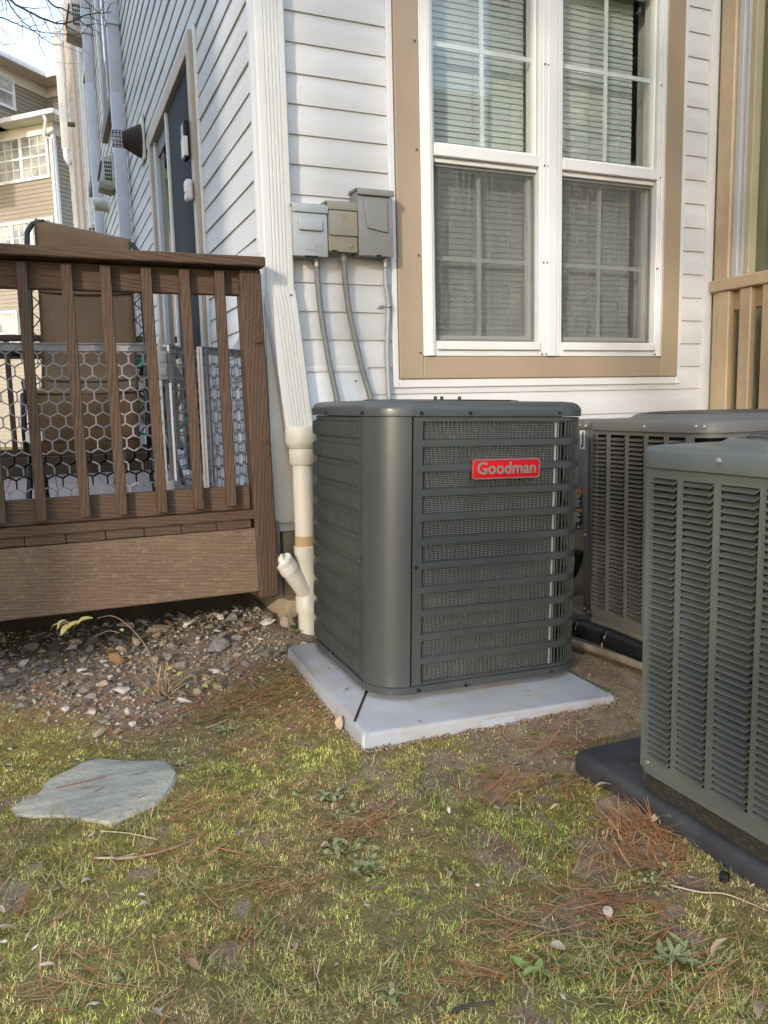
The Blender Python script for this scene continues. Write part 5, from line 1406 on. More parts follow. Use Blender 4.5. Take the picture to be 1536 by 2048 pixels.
for (y0, y1, z0, z1) in ((3.10, 3.28, 0.4, 3.6), (2.2, 2.32, 0.4, 3.6), (2.322, 3.098, 3.3, 3.6), (2.322, 3.098, 2.28, 2.36), (2.322, 3.098, 1.55, 1.63), (2.322, 3.098, 0.4, 0.8)):
    pk(beam('door_rail', OLD, None, dx_ - 0.04, dx_, y0, y1, z0, z1))
m = MB(); m.box(dx_ - 0.015, dx_ - 0.01, 2.32, 3.10, 0.8, 3.3); pk(m.build('door_pane', mat('dim reflecting glass', (0.05, 0.055, 0.055), 0.05)))

# ------------------------------------------------------------------ beige house far behind the deck
FH0 = CAM + ray(121, 470) * 24.0
FH0.z = 0
fh = empty('far_house', FH0, (0, 0, R(45.1))); tag(fh, 'beige sided house with white trim far behind the deck at left', 'house')
_c, _s = math.cos(R(45.1)), math.sin(R(45.1))
def fh_pt(px_, py_, plane, off):
    """local point on the far house; plane 'x' (local X=off) or 'y' (local Y=off)"""
    n = Vector((_c, _s, 0)) if plane == 'x' else Vector((-_s, _c, 0))
    w = on_plane(px_, py_, FH0 + n * off, n) - FH0
    return Vector((w.x * _c + w.y * _s, -w.x * _s + w.y * _c, w.z))
BEIGE = mat('beige vinyl siding', (0.27, 0.235, 0.185), 0.55, col2=(0.245, 0.215, 0.17), nscale=0.8)
SHINGLE = mat('brown roof shingle', (0.10, 0.075, 0.06), 0.9, col2=(0.06, 0.045, 0.04), nscale=9)
def lap(b, plane, off, u0, u1, z0, z1, p=0.127, outward=-1):
    k = 0; z = z0
    while z < z1 - 0.01:
        t = min(z + p, z1)
        a, c = off + outward * 0.022, off + outward * 0.003
        if plane == 'x': q = [(a, u0, z), (a, u1, z), (c, u1, t), (c, u0, t), (off, u0, z), (off, u1, z)]
        else: q = [(u0, a, z), (u1, a, z), (u1, c, t), (u0, c, t), (u0, off, z), (u1, off, z)]
        b.add(q, [(0, 1, 2, 3), (4, 5, 1, 0)]); z = t
zw1 = fh_pt(60, 258, 'x', 0).z          # wall top below the bay eave
zg = fh_pt(100, 230, 'x', -0.45).z      # soffit level
b = MB(); lap(b, 'x', 0, 0.09, 9.0, 0, zg); o = b.build('siding_wall', BEIGE, fh); tag(o, kind='stuff')
b = MB(); lap(b, 'y', 0, 0.09, 9.0, 0, zg); o = b.build('siding_wall', BEIGE, fh); tag(o, kind='stuff')
b = MB(); b.box(0.05, 8.9, 0.05, 8.9, 0, zg); b.build('wall_core', BEIGE, fh)
b = MB(); b.box(-0.03, 0.09, -0.03, 0.089, 0, zg); b.build('corner_board', WHITE, fh, bevel=0.01)
# bay eave: soffit, gutter, roof
b = MB(); b.box(-0.45, 9.4, -0.45, 9.4, zg, zg + 0.03); b.build('soffit', mat('cream soffit', (0.62, 0.60, 0.54), 0.6), fh)
b = MB(); b.box(-0.03, 0.0, 0.09, 9.0, zg - 0.35, zg - 0.005); b.box(0.09, 9.0, -0.03, 0.0, zg - 0.35, zg - 0.005); b.build('frieze_board', mat('cream frieze', (0.66, 0.63, 0.55), 0.55), fh)
b = MB(); b.box(-0.58, -0.455, -0.58, 9.4, zg + 0.0, zg + 0.14); b.box(-0.453, 9.4, -0.58, -0.455, zg + 0.002, zg + 0.138); b.build('gutter', WHITE, fh, bevel=0.02)
b = MB(); b.add([(-0.5, -0.5, zg + 0.14), (9.4, -0.5, zg + 0.14), (1.6, 1.6, zg + 0.95), (9.4, 1.6, zg + 0.95), (-0.5, 9.4, zg + 0.14), (1.6, 9.4, zg + 0.95)], [(0, 1, 3, 2), (0, 2, 5, 4)]); b.build('bay_roof', SHINGLE, fh)
b = MB(); q = fh_pt(88, 228, 'x', -0.5)
b.tube([(-0.5, q.y, zg + 0.02), (-0.45, q.y, zg - 0.12), (-0.1, 0.25, zg - 0.38), (-0.08, 0.05, zg - 0.5)], 0.055, 8); b.build('gutter_elbow', WHITE, fh, smooth=True)
b = MB(); b.box(-0.11, -0.031, -0.02, 0.07, 0, zg - 0.48); b.build('downspout', WHITE, fh, bevel=0.01)
# windows of the bay
PANE_F = mat('far window glass', (0.17, 0.18, 0.17), 0.08, col2=(0.40, 0.39, 0.35), nscale=1.6, lo=0.4, hi=0.6)
def far_win(y0, y1, z0, z1, n, plane='x', off=0.0, bars=(3, 2), halves=2):
    w_ = empty('window', (0, 0, 0), (0, 0, 0), fh)
    def bx(b, u0, u1, za, zb_, d0, d1):
        if plane == 'x': b.box(off - d1, off - d0, u0, u1, za, zb_)
        else: b.box(u0, u1, off - d1, off - d0, za, zb_)
    t = 0.09
    b = MB(); bx(b, y0 - t, y0, z0 - t, z1 + t, 0.0, 0.07); bx(b, y1, y1 + t, z0 - t, z1 + t, 0.0, 0.07); bx(b, y0 + 0.001, y1 - 0.001, z1, z1 + t, 0.0, 0.069); bx(b, y0 + 0.001, y1 - 0.001, z0 - t, z0, 0.0, 0.072)
    b.build('frame', WHITE, w_)
    pw = (y1 - y0) / n
    for i in range(n):
        a, c = y0 + i * pw, y0 + (i + 1) * pw
        if i: b = MB(); bx(b, a - 0.06, a + 0.06, z0 + 0.001, z1 - 0.001, 0.0, 0.065); b.build('mullion', WHITE, w_)
        e0 = a + (0.06 if i else 0.0) ; e1 = c - (0.06 if i < n - 1 else 0.0)
        b = MB(); bx(b, e0, e1, z0 + 0.001, z1 - 0.001, 0.024, 0.03); b.build('pane', PANE_F, w_)
        b = MB(); m_ = (z0 + z1) / 2
        bx(b, e0, e1, m_ - 0.03, m_ + 0.03, 0.0305, 0.055)
        for h0, h1 in ((z0, m_ - 0.03), (m_ + 0.03, z1)):
            for k in range(1, bars[0]): u = e0 + (e1 - e0) * k / bars[0]; bx(b, u - 0.012, u + 0.012, h0 + 0.001, h1 - 0.001, 0.0305, 0.04)
            for k in range(1, bars[1]): z = h0 + (h1 - h0) * k / bars[1]; bx(b, e0, e1, z - 0.012, z + 0.012, 0.0402, 0.048)
        b.build('glazing_bar', WHITE, w_)
r_t, r_b = fh_pt(96, 268, 'x', 0), fh_pt(98, 350, 'x', 0)
yl = 3.9
far_win(r_b.y, r_b.y + 3.0, r_b.z, r_t.z, 3)
r2 = fh_pt(104, 440, 'x', 0)
far_win(r2.y, r2.y + 3.2, r2.z - 1.7, r2.z, 4)
r3 = fh_pt(18, 628, 'x', 0); r4 = fh_pt(6, 690, 'x', 0)
far_win(r3.y - 0.3, r3.y + 0.55, r3.z - 1.2, r3.z, 1)
q1, q2 = fh_pt(146, 270, 'y', 0), fh_pt(150, 362, 'y', 0)
far_win(q1.x, q1.x + 1.1, q2.z, q1.z, 1, 'y', 0.0)
q1 = fh_pt(158, 442, 'y', 0)
far_win(q1.x, q1.x + 1.1, q1.z - 1.6, q1.z, 1, 'y', 0.0)
# upper storey with inner corner
CX = 1.6
ic = fh_pt(92, 180, 'x', CX); CY = ic.y
zt = fh_pt(91, 178, 'x', CX).z
b = MB(); lap(b, 'x', CX, -6, CY, zg + 0.4, zt); o = b.build('siding_wall', BEIGE, fh); tag(o, kind='stuff')
b = MB(); lap(b, 'y', CY, -8, CX, zg + 0.15, zt); o = b.build('siding_wall', BEIGE, fh); tag(o, kind='stuff')
b = MB(); b.box(CX + 0.05, 9, -5.9, CY + 6, zg, zt); b.box(-7.9, CX, CY + 0.05, CY + 6, zg, zt); b.build('wall_core', BEIGE, fh)
b = MB(); b.box(CX - 0.55, 9, -6.5, CY - 0.55, zt, zt + 0.03); b.box(-8.4, 9, CY - 0.55, CY + 6, zt + 0.001, zt + 0.031); b.build('soffit', mat('peach soffit', (0.56, 0.48, 0.40), 0.6), fh)
b = MB(); b.box(CX - 0.04, CX - 0.001, -6, CY - 0.04, zt - 0.3, zt - 0.002); b.box(-8, CX, CY - 0.04, CY - 0.001, zt - 0.3, zt - 0.002); b.build('frieze_board', mat('cream upper frieze', (0.60, 0.55, 0.46), 0.55), fh)
b = MB(); b.box(CX - 0.68, CX - 0.555, -6.5, CY - 0.55, zt + 0.0, zt + 0.15); b.box(-8.4, CX - 0.553, CY - 0.68, CY - 0.555, zt + 0.002, zt + 0.152); b.build('gutter', WHITE, fh, bevel=0.02)
b = MB(); b.add([(CX - 0.6, -6.5, zt + 0.15), (CX - 0.6, CY - 0.6, zt + 0.15), (-8.4, CY - 0.6, zt + 0.15), (-8.4, CY + 5, zt + 2.4), (CX + 5, CY + 5, zt + 2.4), (CX + 5, -6.5, zt + 2.4)], [(0, 1, 4, 5), (1, 2, 3, 4)]); b.build('roof', SHINGLE, fh)
q1, q2 = fh_pt(20, 160, 'y', CY), fh_pt(20, 214, 'y', CY)
far_win(q1.x - 1.4, q1.x, q2.z, q1.z, 1, 'y', CY, bars=(1, 1))

# ------------------------------------------------------------------ bare tree reaching in at the upper left
BARK = mat('grey brown bark', (0.085, 0.066, 0.056), 0.9, bump=0.5, bscale=40)
tree = empty('tree', (-2.4, 7.9, 0)); tag(tree, 'leafless tree whose thin branches reach in at the upper left', 'tree')
def tp(px_, py_, Y): return onY(px_, py_, Y) - Vector((-2.4, 7.9, 0))
b = MB(); b.tube([(0, 0, -0.2), (0.03, 0.02, 1.5), (-0.05, 0.05, 3.2), (0.05, 0.0, 4.6), (0.1, 0.05, 6.4), (0.0, 0.1, 8.5)], [0.16, 0.14, 0.12, 0.10, 0.07, 0.02], 12); b.build('trunk', BARK, tree, smooth=True)
main = {
 'A': ([tp(-330, -260, 7.4), tp(-120, -110, 7.2), tp(10, -8, 7.0), tp(50, 20, 6.9), tp(95, 40, 6.9), tp(128, 48, 6.8), tp(170, 30, 6.8), tp(205, 26, 6.8), tp(222, 24, 6.8)], 0.011),
 'B': ([tp(10, -8, 7.0), tp(28, 22, 7.0), tp(45, 42, 6.9), tp(78, 70, 6.9), tp(110, 90, 6.9), tp(128, 86, 6.9)], 0.006),
 'C': ([tp(40, -90, 6.6), tp(96, 0, 6.6), tp(135, 22, 6.6), tp(165, 45, 6.5), tp(203, 68, 6.5)], 0.008),
 'D': ([tp(-60, 10, 7.1), tp(0, 34, 7.1), tp(34, 48, 7.1), tp(70, 62, 7.1), tp(120, 68, 7.1), tp(165, 68, 7.1), tp(192, 74, 7.1)], 0.006),
 'E': ([tp(78, 70, 6.9), tp(80, 90, 6.9), tp(92, 112, 6.9), tp(110, 131, 6.9)], 0.004),
 'F': ([tp(120, -80, 6.8), tp(168, -4, 6.8), tp(190, 18, 6.8), tp(215, 44, 6.8)], 0.006),
 'G': ([tp(2, 0, 7.3), tp(6, 14, 7.3), tp(3, 30, 7.3)], 0.004),
 'H': ([tp(95, 40, 6.9), tp(85, 50, 6.9), tp(60, 52, 6.9), tp(40, 50, 6.9)], 0.003),
 'I': ([tp(60, -60, 7.2), tp(92, 0, 7.2), tp(103, 28, 7.2), tp(108, 52, 7.2), tp(118, 66, 7.2)], 0.004),
 'J': ([tp(128, 48, 6.8), tp(120, 62, 6.8), tp(100, 66, 6.8)], 0.003),
 'K': ([tp(-40, 60, 7.0), tp(0, 85, 7.0), tp(14, 90, 7.0), tp(40, 86, 7.0)], 0.004),
 'M': ([tp(2, 55, 7.2), tp(18, 72, 7.2), tp(28, 80, 7.2)], 0.003),
}
b = MB(); b.tube(spline([(0.05, 0.0, 4.4), (0.4, -0.2, 5.0), (0.9, -0.4, 5.4)] + [main['A'][0][0]], 4), [0.06 - 0.045 * i / 12 for i in range(13)], 8); b.build('limb', BARK, tree, smooth=True)
r_ = random.Random(3)
for k, (pts, rad) in main.items():
    sp = spline(pts, 5); n = len(sp)
    b = MB(); b.tube([p + Vector((r_.uniform(-1, 1), 0, r_.uniform(-1, 1))) * 0.004 for p in sp], [rad * (1 - 0.75 * i / (n - 1)) for i in range(n)], 6)
    for i in range(4, n - 1, 3):
        d = (sp[i + 1] - sp[i - 1]).normalized(); s_ = r_.choice((-1, 1))
        e = Vector((d.x * 0.6 + s_ * -d.z * 0.6, r_.uniform(-0.3, 0.3), d.z * 0.6 + s_ * d.x * 0.6)).normalized() * r_.uniform(0.06, 0.22)
        b.tube([sp[i], sp[i] + e * 0.5 + Vector((0, 0, r_.uniform(-0.015, 0.015))), sp[i] + e + Vector((0, 0, r_.uniform(-0.03, 0.02)))], [rad * 0.35, rad * 0.28, rad * 0.15], 5)
    b.build('branch', BARK, tree, smooth=True)
for k in range(7):
    a = R(51 * k + 20); z = 4.2 + 0.55 * k
    if abs(math.sin(a)) < 0.3 and math.cos(a) > 0: continue
    L = 2.6 - 0.22 * k; q0 = Vector((0.03, 0.03, z)); dr = Vector((math.cos(a) if math.cos(a) < 0.2 else 0.1, math.sin(a) if math.sin(a) > -0.1 else 0.3, 0.5)).normalized()
    b = MB(); pts = [q0 + dr * (L * f) + Vector((0, 0, 0.2 * f * f)) for f in (0, 0.3, 0.6, 1)]; b.tube(spline(pts, 3), [0.05 - 0.0045 * i for i in range(10)], 7); b.build('limb', BARK, tree, smooth=True)

# ------------------------------------------------------------------ flagstone
so_ = [(22, 1612), (45, 1596), (72, 1585), (100, 1555), (135, 1540), (165, 1521), (200, 1514), (250, 1517), (332, 1519), (350, 1545), (347, 1572), (322, 1600), (300, 1612), (262, 1630), (222, 1646), (195, 1640), (160, 1637), (120, 1630), (62, 1632), (30, 1626)]
pts = [onZ(x, y, 0.018) for x, y in so_]
cx_, cy_ = sum(p.x for p in pts) / len(pts), sum(p.y for p in pts) / len(pts)
STONE_POLY = [(p.x, p.y) for p in pts]
bm = bmesh.new()
n = len(pts)
rings = []
for d, z in ((1.03, -0.02), (1.012, 0.008), (1.0, 0.0135), (0.97, 0.0165), (0.72, 0.018), (0.42, 0.0195), (0.15, 0.019)):
    rg = []
    for i, p in enumerate(pts):
        j = 1 + (0.02 * math.sin(i * 2.3) + 0.015 * math.sin(i * 5.1) if d > 0.9 else 0)
        x, y = (p.x - cx_) * d * j, (p.y - cy_) * d * j
        zz = z + (0.006 * (fbm(np.array([x + 3]), np.array([y]), 9, 3)[0] - 0.5) if z > 0.013 else 0) + (0.004 if (x * 0.8 - y) > 0.08 and z > 0.015 else 0)
        rg.append(bm.verts.new((x, y, zz)))
    rings.append(rg)
for a_, b_ in zip(rings, rings[1:]):
    for i in range(n): bm.faces.new((a_[i], a_[(i + 1) % n], b_[(i + 1) % n], b_[i]))
bm.faces.new(rings[-1])
SLATE = mat('grey green slate', (0.335, 0.325, 0.27), 0.9, spec=0.2, col2=(0.45, 0.425, 0.34), nscale=9, lo=0.38, hi=0.68, stretch=(1, 2.6, 1), bump=0.9, bscale=30, bdist=0.008, col3=(0.20, 0.20, 0.18), n3=13, lo3=0.58, hi3=0.72)
o = obj('flagstone', bm_mesh('flagstone', bm, True, 30), SLATE, None, (cx_, cy_, 0.0))
tag(o, 'flat grey green slate flagstone set in the moss at left', 'flagstone')

# ------------------------------------------------------------------ stones and gravel by the deck
def rock_mesh(seed, n=13, flat=0.7):
    r0 = random.Random(seed); bm = bmesh.new()
    for i in range(n):
        v = Vector((r0.gauss(0, 1), r0.gauss(0, 1), r0.gauss(0, 1))).normalized() * r0.uniform(0.75, 1.0)
        bm.verts.new((v.x * r0.uniform(0.85, 1.1), v.y * 0.8, v.z * flat))
    h = bmesh.ops.convex_hull(bm, input=bm.verts)
    bmesh.ops.delete(bm, geom=list({g for g in h['geom_interior'] if isinstance(g, bmesh.types.BMVert)}), context='VERTS')
    bmesh.ops.bevel(bm, geom=list(bm.edges), offset=0.06, segments=1, affect='EDGES', clamp_overlap=True)
    return bm_mesh('stone', bm)
RK = {
 'grey': mat('grey stone', (0.33, 0.30, 0.255), 0.85, col2=(0.21, 0.19, 0.16), nscale=3, bump=0.6, bscale=12, bdist=0.1),
 'dark': mat('dark grey stone', (0.15, 0.14, 0.125), 0.8, col2=(0.22, 0.205, 0.18), nscale=3, bump=0.6, bscale=12, bdist=0.1),
 'tan': mat('tan stone', (0.42, 0.335, 0.24), 0.85, col2=(0.29, 0.22, 0.155), nscale=3, bump=0.5, bscale=12, bdist=0.1),
 'pale': mat('pale quartz stone', (0.52, 0.49, 0.44), 0.7, col2=(0.38, 0.34, 0.29), nscale=3, bump=0.4, bscale=12, bdist=0.1),
 'rust': mat('rusty orange stone', (0.30, 0.17, 0.075), 0.85, col2=(0.20, 0.12, 0.07), nscale=3, bump=0.5, bscale=12, bdist=0.1)}
RLAB = {'grey': 'small angular mid grey stone in the gravel bed below the deck', 'dark': 'small dark grey stone in the gravel bed below the deck', 'tan': 'small tan stone in the gravel bed below the deck', 'pale': 'small pale quartz stone in the gravel bed below the deck', 'rust': 'small rusty orange stone in the gravel bed below the deck'}
rmesh = {}
for k in RK:
    rmesh[k] = []
    for s_ in range(5):
        me = rock_mesh(hash(k) % 97 * 0 + len(rmesh) * 10 + s_, flat=0.6 + 0.1 * (s_ % 3)); me.materials.append(RK[k]); rmesh[k].append(me)
def excluded(x, y, pad=0.0):
    x = np.asarray(x, float); y = np.asarray(y, float)
    c1 = [(O1.x + (M1 @ Vector((a, c, 0))).x, O1.y + (M1 @ Vector((a, c, 0))).y) for a, c in c_]
    e = poly_dist(x, y, c1) < pad
    e |= (x > 1.354 - pad) & (x < 2.2) & (y > 0.6) & (y < 1.817 + pad)
    e |= (x > 2.12 - pad) & (x < 3.05) & (y > 2.1) & (y < 3.05)
    e |= (np.hypot(x - 1.056, y - 3.415) < 0.055)
    return e
def in_stone(x, y, pad=0.0): return poly_dist(x, y, STONE_POLY) < pad - 0.012 + 0.03 * (fbm(np.asarray(x, float), np.asarray(y, float), 25, 2) - 0.5)
placed = []
r0 = random.Random(21)
big = [(440, 1296, 0.060, 'grey', 'flat lichen grey rock, largest in the gravel bed, left of the pad'), (340, 1300, 0.045, 'grey', 'pale grey block of stone in the middle of the gravel bed'), (322, 1262, 0.042, 'tan', 'long tan stone tucked under the deck skirt'), (292, 1248, 0.032, 'pale', 'rounded pale stone just under the deck skirt'),
       (128, 1272, 0.042, 'grey', 'blocky grey stone at the left under the deck skirt'), (150, 1290, 0.046, 'tan', 'brownish split stone beside the blocky grey one'), (232, 1325, 0.036, 'rust', 'upright rusty orange stone amid the gravel'), (246, 1290, 0.034, 'dark', 'dark grey stone near the dry sapling'),
       (85, 1345, 0.042, 'dark', 'dull dark stone at the left of the gravel bed'), (122, 1345, 0.034, 'dark', 'dark faceted stone left of the sapling'), (207, 1372, 0.030, 'tan', 'brown rounded stone below the rusty one'), (20, 1370, 0.040, 'dark', 'dark stone at the left frame edge'), (65, 1300, 0.044, 'grey', 'mossy grey stone at left under the skirt'),
       (572, 1258, 0.050, 'tan', 'upright pale tan slab of stone leaning beside the drain pipe'), (535, 1240, 0.042, 'grey', 'grey wedge stone near the drain pipe'), (432, 1230, 0.028, 'tan', 'tan rock under the deck skirt near the corner post'), (130, 1422, 0.030, 'pale', 'pale speckled stone at the lower edge of the gravel'), (105, 1388, 0.02, 'rust', 'pinkish orange pebble left of the sapling'), (243, 1385, 0.034, 'pale', 'cream lumpy stone below the sapling'), (170, 1385, 0.032, 'grey', 'grey stone below the dark faceted one')]
for i, (px_, py_, s_, k, lab) in enumerate(big):
    p = on_ground(px_, py_)
    o = obj('stone', rmesh[k][i % 5], None, None, (p.x, p.y, p.z + s_ * (0.30 if 'upright' not in lab else 0.7)), (R(r0.uniform(-15, 15)), R(r0.uniform(-15, 15)), r0.uniform(0, 6.28)), (s_ * (1.7 if 'flat' in lab or 'long' in lab else 1.15), s_ * 1.1, s_ * (1.5 if 'upright' in lab else 0.75)))
    tag(o, lab, 'stone', 'stones in the gravel bed'); placed.append((p.x, p.y, s_))
cnt = 0
while cnt < 268:
    x, y = r0.uniform(-0.6, 1.2), r0.uniform(2.5, 3.95)
    if y > 3.5 and x > 0.95: continue
    if float(gravel_mask(np.array([x]), np.array([y]))[0]) < r0.uniform(0.15, 0.7) or bool(excluded(np.array([x]), np.array([y]), 0.02)[0]): continue
    s_ = (0.010 + 0.024 * r0.random() ** 1.5) * (1.2 if y > 3.1 else 0.9)
    if any((x - a) ** 2 + (y - c) ** 2 < (s_ * 0.8 + d * 0.8) ** 2 for a, c, d in placed): continue
    k = r0.choices(['grey', 'dark', 'tan', 'pale', 'rust'], [4, 2.2, 4.5, 2.6, 0.8])[0]
    o = obj('stone', r0.choice(rmesh[k]), None, None, (x, y, gz(x, y) + s_ * 0.35), (r0.uniform(-0.4, 0.4), r0.uniform(-0.4, 0.4), r0.uniform(0, 6.28)), (s_ * r0.uniform(0.9, 1.6), s_, s_ * r0.uniform(0.7, 1.1)))
    reg = 'near the drain pipe' if x > 0.75 else ('in the shade under the deck skirt' if y > 3.42 else ('at the front edge of the gravel' if y < 2.85 else ('left of the sapling' if x < 0.12 else ('right of the sapling' if x > 0.38 else 'around the sapling'))))
    tag(o, RLAB[k].replace('in the gravel bed below the deck', 'in the gravel ' + reg), 'stone', 'loose %s stones in the gravel %s' % (k, reg)); placed.append((x, y, s_)); cnt += 1

# ------------------------------------------------------------------ scattered ground cover
def attr_mat(name, rough=0.8, spec=0.2, trans=0.0):
    m, nt, b = nodes_mat(name)
    a = nt.nodes.new('ShaderNodeAttribute'); a.attribute_name = 'col'; nt.links.new(a.outputs['Color'], b.inputs['Base Color'])
    b.inputs['Roughness'].default_value = rough; b.inputs['Specular IOR Level'].default_value = spec
    return m
def raw_mesh(name, co, faces_list, cols):
    """faces_list: list of (array of vertex ids with k columns)"""
    me = bpy.data.meshes.new(name)
    me.vertices.add(len(co)); me.vertices.foreach_set('co', np.ascontiguousarray(co, dtype=np.float32).ravel())
    li = np.concatenate([f.ravel() for f in faces_list]); tot = np.concatenate([np.full(len(f), f.shape[1]) for f in faces_list])
    st_ = np.concatenate([[0], np.cumsum(tot)[:-1]])
    me.loops.add(len(li)); me.loops.foreach_set('vertex_index', li.astype(np.int32))
    me.polygons.add(len(tot)); me.polygons.foreach_set('loop_start', st_.astype(np.int32)); me.polygons.foreach_set('loop_total', tot.astype(np.int32))
    me.update(calc_edges=True)
    at = me.attributes.new('col', 'FLOAT_COLOR', 'POINT')
    at.data.foreach_set('color', np.concatenate([cols, np.ones((len(cols), 1))], 1).astype(np.float32).ravel())
    return me
def blades(name, base, ang, length, width, lean, curve, cols, segs, mat_, flatz=None, tipf=0.0):
    """curved tapering blades; lean = angle from vertical at the root, curve = extra angle at the tip"""
    N = len(base); t = np.linspace(0, 1, segs + 1)
    a = lean[:, None] + curve[:, None] * t[None, :-1]
    dl = (length / segs)[:, None]
    hor = np.concatenate([np.zeros((N, 1)), np.cumsum(np.sin(a) * dl, 1)], 1)
    ver = np.concatenate([np.zeros((N, 1)), np.cumsum(np.cos(a) * dl, 1)], 1)
    dx, dy = np.cos(ang)[:, None], np.sin(ang)[:, None]
    cx = base[:, 0:1] + hor * dx; cy = base[:, 1:2] + hor * dy; cz = base[:, 2:3] + ver
    wv = (width[:, None] * (1 - (1 - tipf) * t[None, :] ** 1.6)) / 2
    lx, ly = -dy, dx
    L = np.stack([cx + lx * wv, cy + ly * wv, cz], 2); Rr = np.stack([cx - lx * wv, cy - ly * wv, cz], 2)
    co = np.stack([L, Rr], 2).reshape(N, (segs + 1) * 2, 3)
    cl = np.repeat(cols[:, None, :], (segs + 1) * 2, 1)
    idx = np.arange(N)[:, None] * ((segs + 1) * 2)
    fq = []
    for s_ in range(segs): fq.append(np.concatenate([idx + 2 * s_, idx + 2 * s_ + 1, idx + 2 * s_ + 3, idx + 2 * s_ + 2], 1))
    me = raw_mesh(name, co.reshape(-1, 3), [np.concatenate(fq)], cl.reshape(-1, 3))
    return obj(name, me, mat_)
def tri_blades(name, base, ang, length, width, lean, cols, mat_):
    N = len(base); dx, dy = np.cos(ang), np.sin(ang); w2 = width / 2
    A = np.stack([base[:, 0] - dy * w2, base[:, 1] + dx * w2, base[:, 2]], 1); B_ = np.stack([base[:, 0] + dy * w2, base[:, 1] - dx * w2, base[:, 2]], 1)
    T = np.stack([base[:, 0] + dx * np.sin(lean) * length, base[:, 1] + dy * np.sin(lean) * length, base[:, 2] + np.cos(lean) * length], 1)
    co = np.stack([A, B_, T], 1).reshape(-1, 3)
    f = np.arange(N * 3).reshape(N, 3)
    return obj(name, raw_mesh(name, co, [f], np.repeat(cols, 3, 0)), mat_)
def in_view(x, y, margin=0.22):
    """keep cover to the yard around what is looked at (a generous wedge of ground)"""
    ang = np.arctan2(x, y); d = np.hypot(x, y)
    return (ang > R(-24)) & (ang < R(62)) & (d > 0.8)
def sample(N, x0=-1.15, x1=2.4, y0=0.55, y1=3.5):
    N = int(N * 1.13)
    x = rng.uniform(x0, x1, N); y = rng.uniform(y0, y1, N)
    k = in_view(x, y) & ~excluded(x, y) & ~in_stone(x, y)
    return x[k], y[k]
def lerp(c0, c1, t): return np.array(c0)[None] * (1 - t[:, None]) + np.array(c1)[None] * t[:, None]
COVER = attr_mat('ground cover')
# moss
x, y = sample(620000)
sm, gm = soil_mask(x, y), gravel_mask(x, y)
dens = np.clip(1.0 - 1.15 * sm, 0.10, 1) * np.clip(1 - 1.3 * gm, 0.0, 1) * np.clip(0.55 + 0.9 * fbm(x, y, 12, 3), 0, 1)
dens *= np.where(y > 2.3, 0.6, 1)
k = rng.random(len(x)) < dens
x, y = x[k], y[k]; N = len(x)
f = fbm(x, y, 4.5, 3); g = fbm(x + 30, y, 16, 2); rnd = rng.random(N)
ct = lerp((0.28, 0.25, 0.06), (0.64, 0.56, 0.175), np.clip((g - 0.25) * 1.6, 0, 1))
ct = ct * (1 - sstep(0.48, 0.66, f)[:, None]) + np.array((0.44, 0.335, 0.155))[None] * sstep(0.48, 0.66, f)[:, None]
cl2 = fbm(x + 50, y + 3, 38, 2); ct = ct * (0.32 + 1.25 * sstep(0.25, 0.75, cl2))[:, None]
grn = sstep(0.5, 0.62, fbm(x + 70, y, 5, 3))[:, None]; ct = ct * (1 - grn) + ct * np.array((0.80, 1.0, 0.8))[None] * grn
ct = np.clip(ct * (0.45 + 1.05 * rnd[:, None]), 0, 0.75)
L = rng.uniform(0.005, 0.013, N) * (0.5 + 1.0 * cl2)
tag(tri_blades('moss', np.stack([x, y, ground_h(x, y) - 0.001], 1), rng.uniform(0, 6.283, N), L, rng.uniform(0.0014, 0.0030, N), np.abs(rng.normal(1.0, 0.4, N)), ct, COVER), 'yellow green moss covering the yard soil', 'moss', kind='stuff')
# grass: short green tufts, more at the lower right and lower left
TUFTS = [(700, 1545), (740, 1535), (850, 1560), (930, 1580), (1000, 1640), (950, 1690), (1040, 1690), (1080, 1720), (1120, 1700), (1010, 1760), (1060, 1620), (880, 1610), (1290, 1980), (1340, 2000), (1420, 1990), (1480, 2020), (1200, 1985), (1250, 1900), (1100, 1990),
         (120, 1760), (170, 1740), (90, 1830), (210, 1900), (60, 1920), (320, 1830), (420, 1930), (260, 1960), (380, 1780), (520, 1860), (640, 1880), (480, 1990), (560, 2010), (150, 2010), (700, 1990), (250, 1665), (300, 1640), (640, 1560), (810, 1940), (900, 2000), (1230, 1780), (430, 1545), (420, 1640), (1400, 1930), (1180, 1920), (50, 1700)]
bx_, by_, ln = [], [], []
for px_, py_ in TUFTS:
    p = on_ground(px_, py_); m_ = rng.integers(30, 80)
    s_ = rng.uniform(0.012, 0.04)
    bx_.append(rng.normal(p.x, s_, m_)); by_.append(rng.normal(p.y, s_, m_)); ln.append(rng.uniform(0.02, 0.055, m_))
x, y = sample(46000)
lawn = 1 - sstep(1.25, 2.0, y) * 0.88
lawn *= np.clip(0.15 + 1.3 * fbm(x + 11, y, 5, 3) ** 1.5, 0, 1) * np.clip(1 - 1.2 * soil_mask(x, y), 0.04, 1) * np.clip(1 - 1.1 * gravel_mask(x, y), 0, 1)
k = rng.random(len(x)) < lawn * 0.60
bx_.append(x[k]); by_.append(y[k]); ln.append(rng.uniform(0.012, 0.036, k.sum()))
x, y, L = np.concatenate(bx_), np.concatenate(by_), np.concatenate(ln)
k = ~excluded(x, y, 0.004); x, y, L = x[k], y[k], L[k]; N = len(x)
rnd = rng.random(N)
ct = lerp((0.17, 0.205, 0.05), (0.35, 0.36, 0.125), rnd); dry = rng.random(N) < 0.26
ct[dry] = lerp((0.50, 0.43, 0.27), (0.36, 0.30, 0.16), rng.random(dry.sum()))
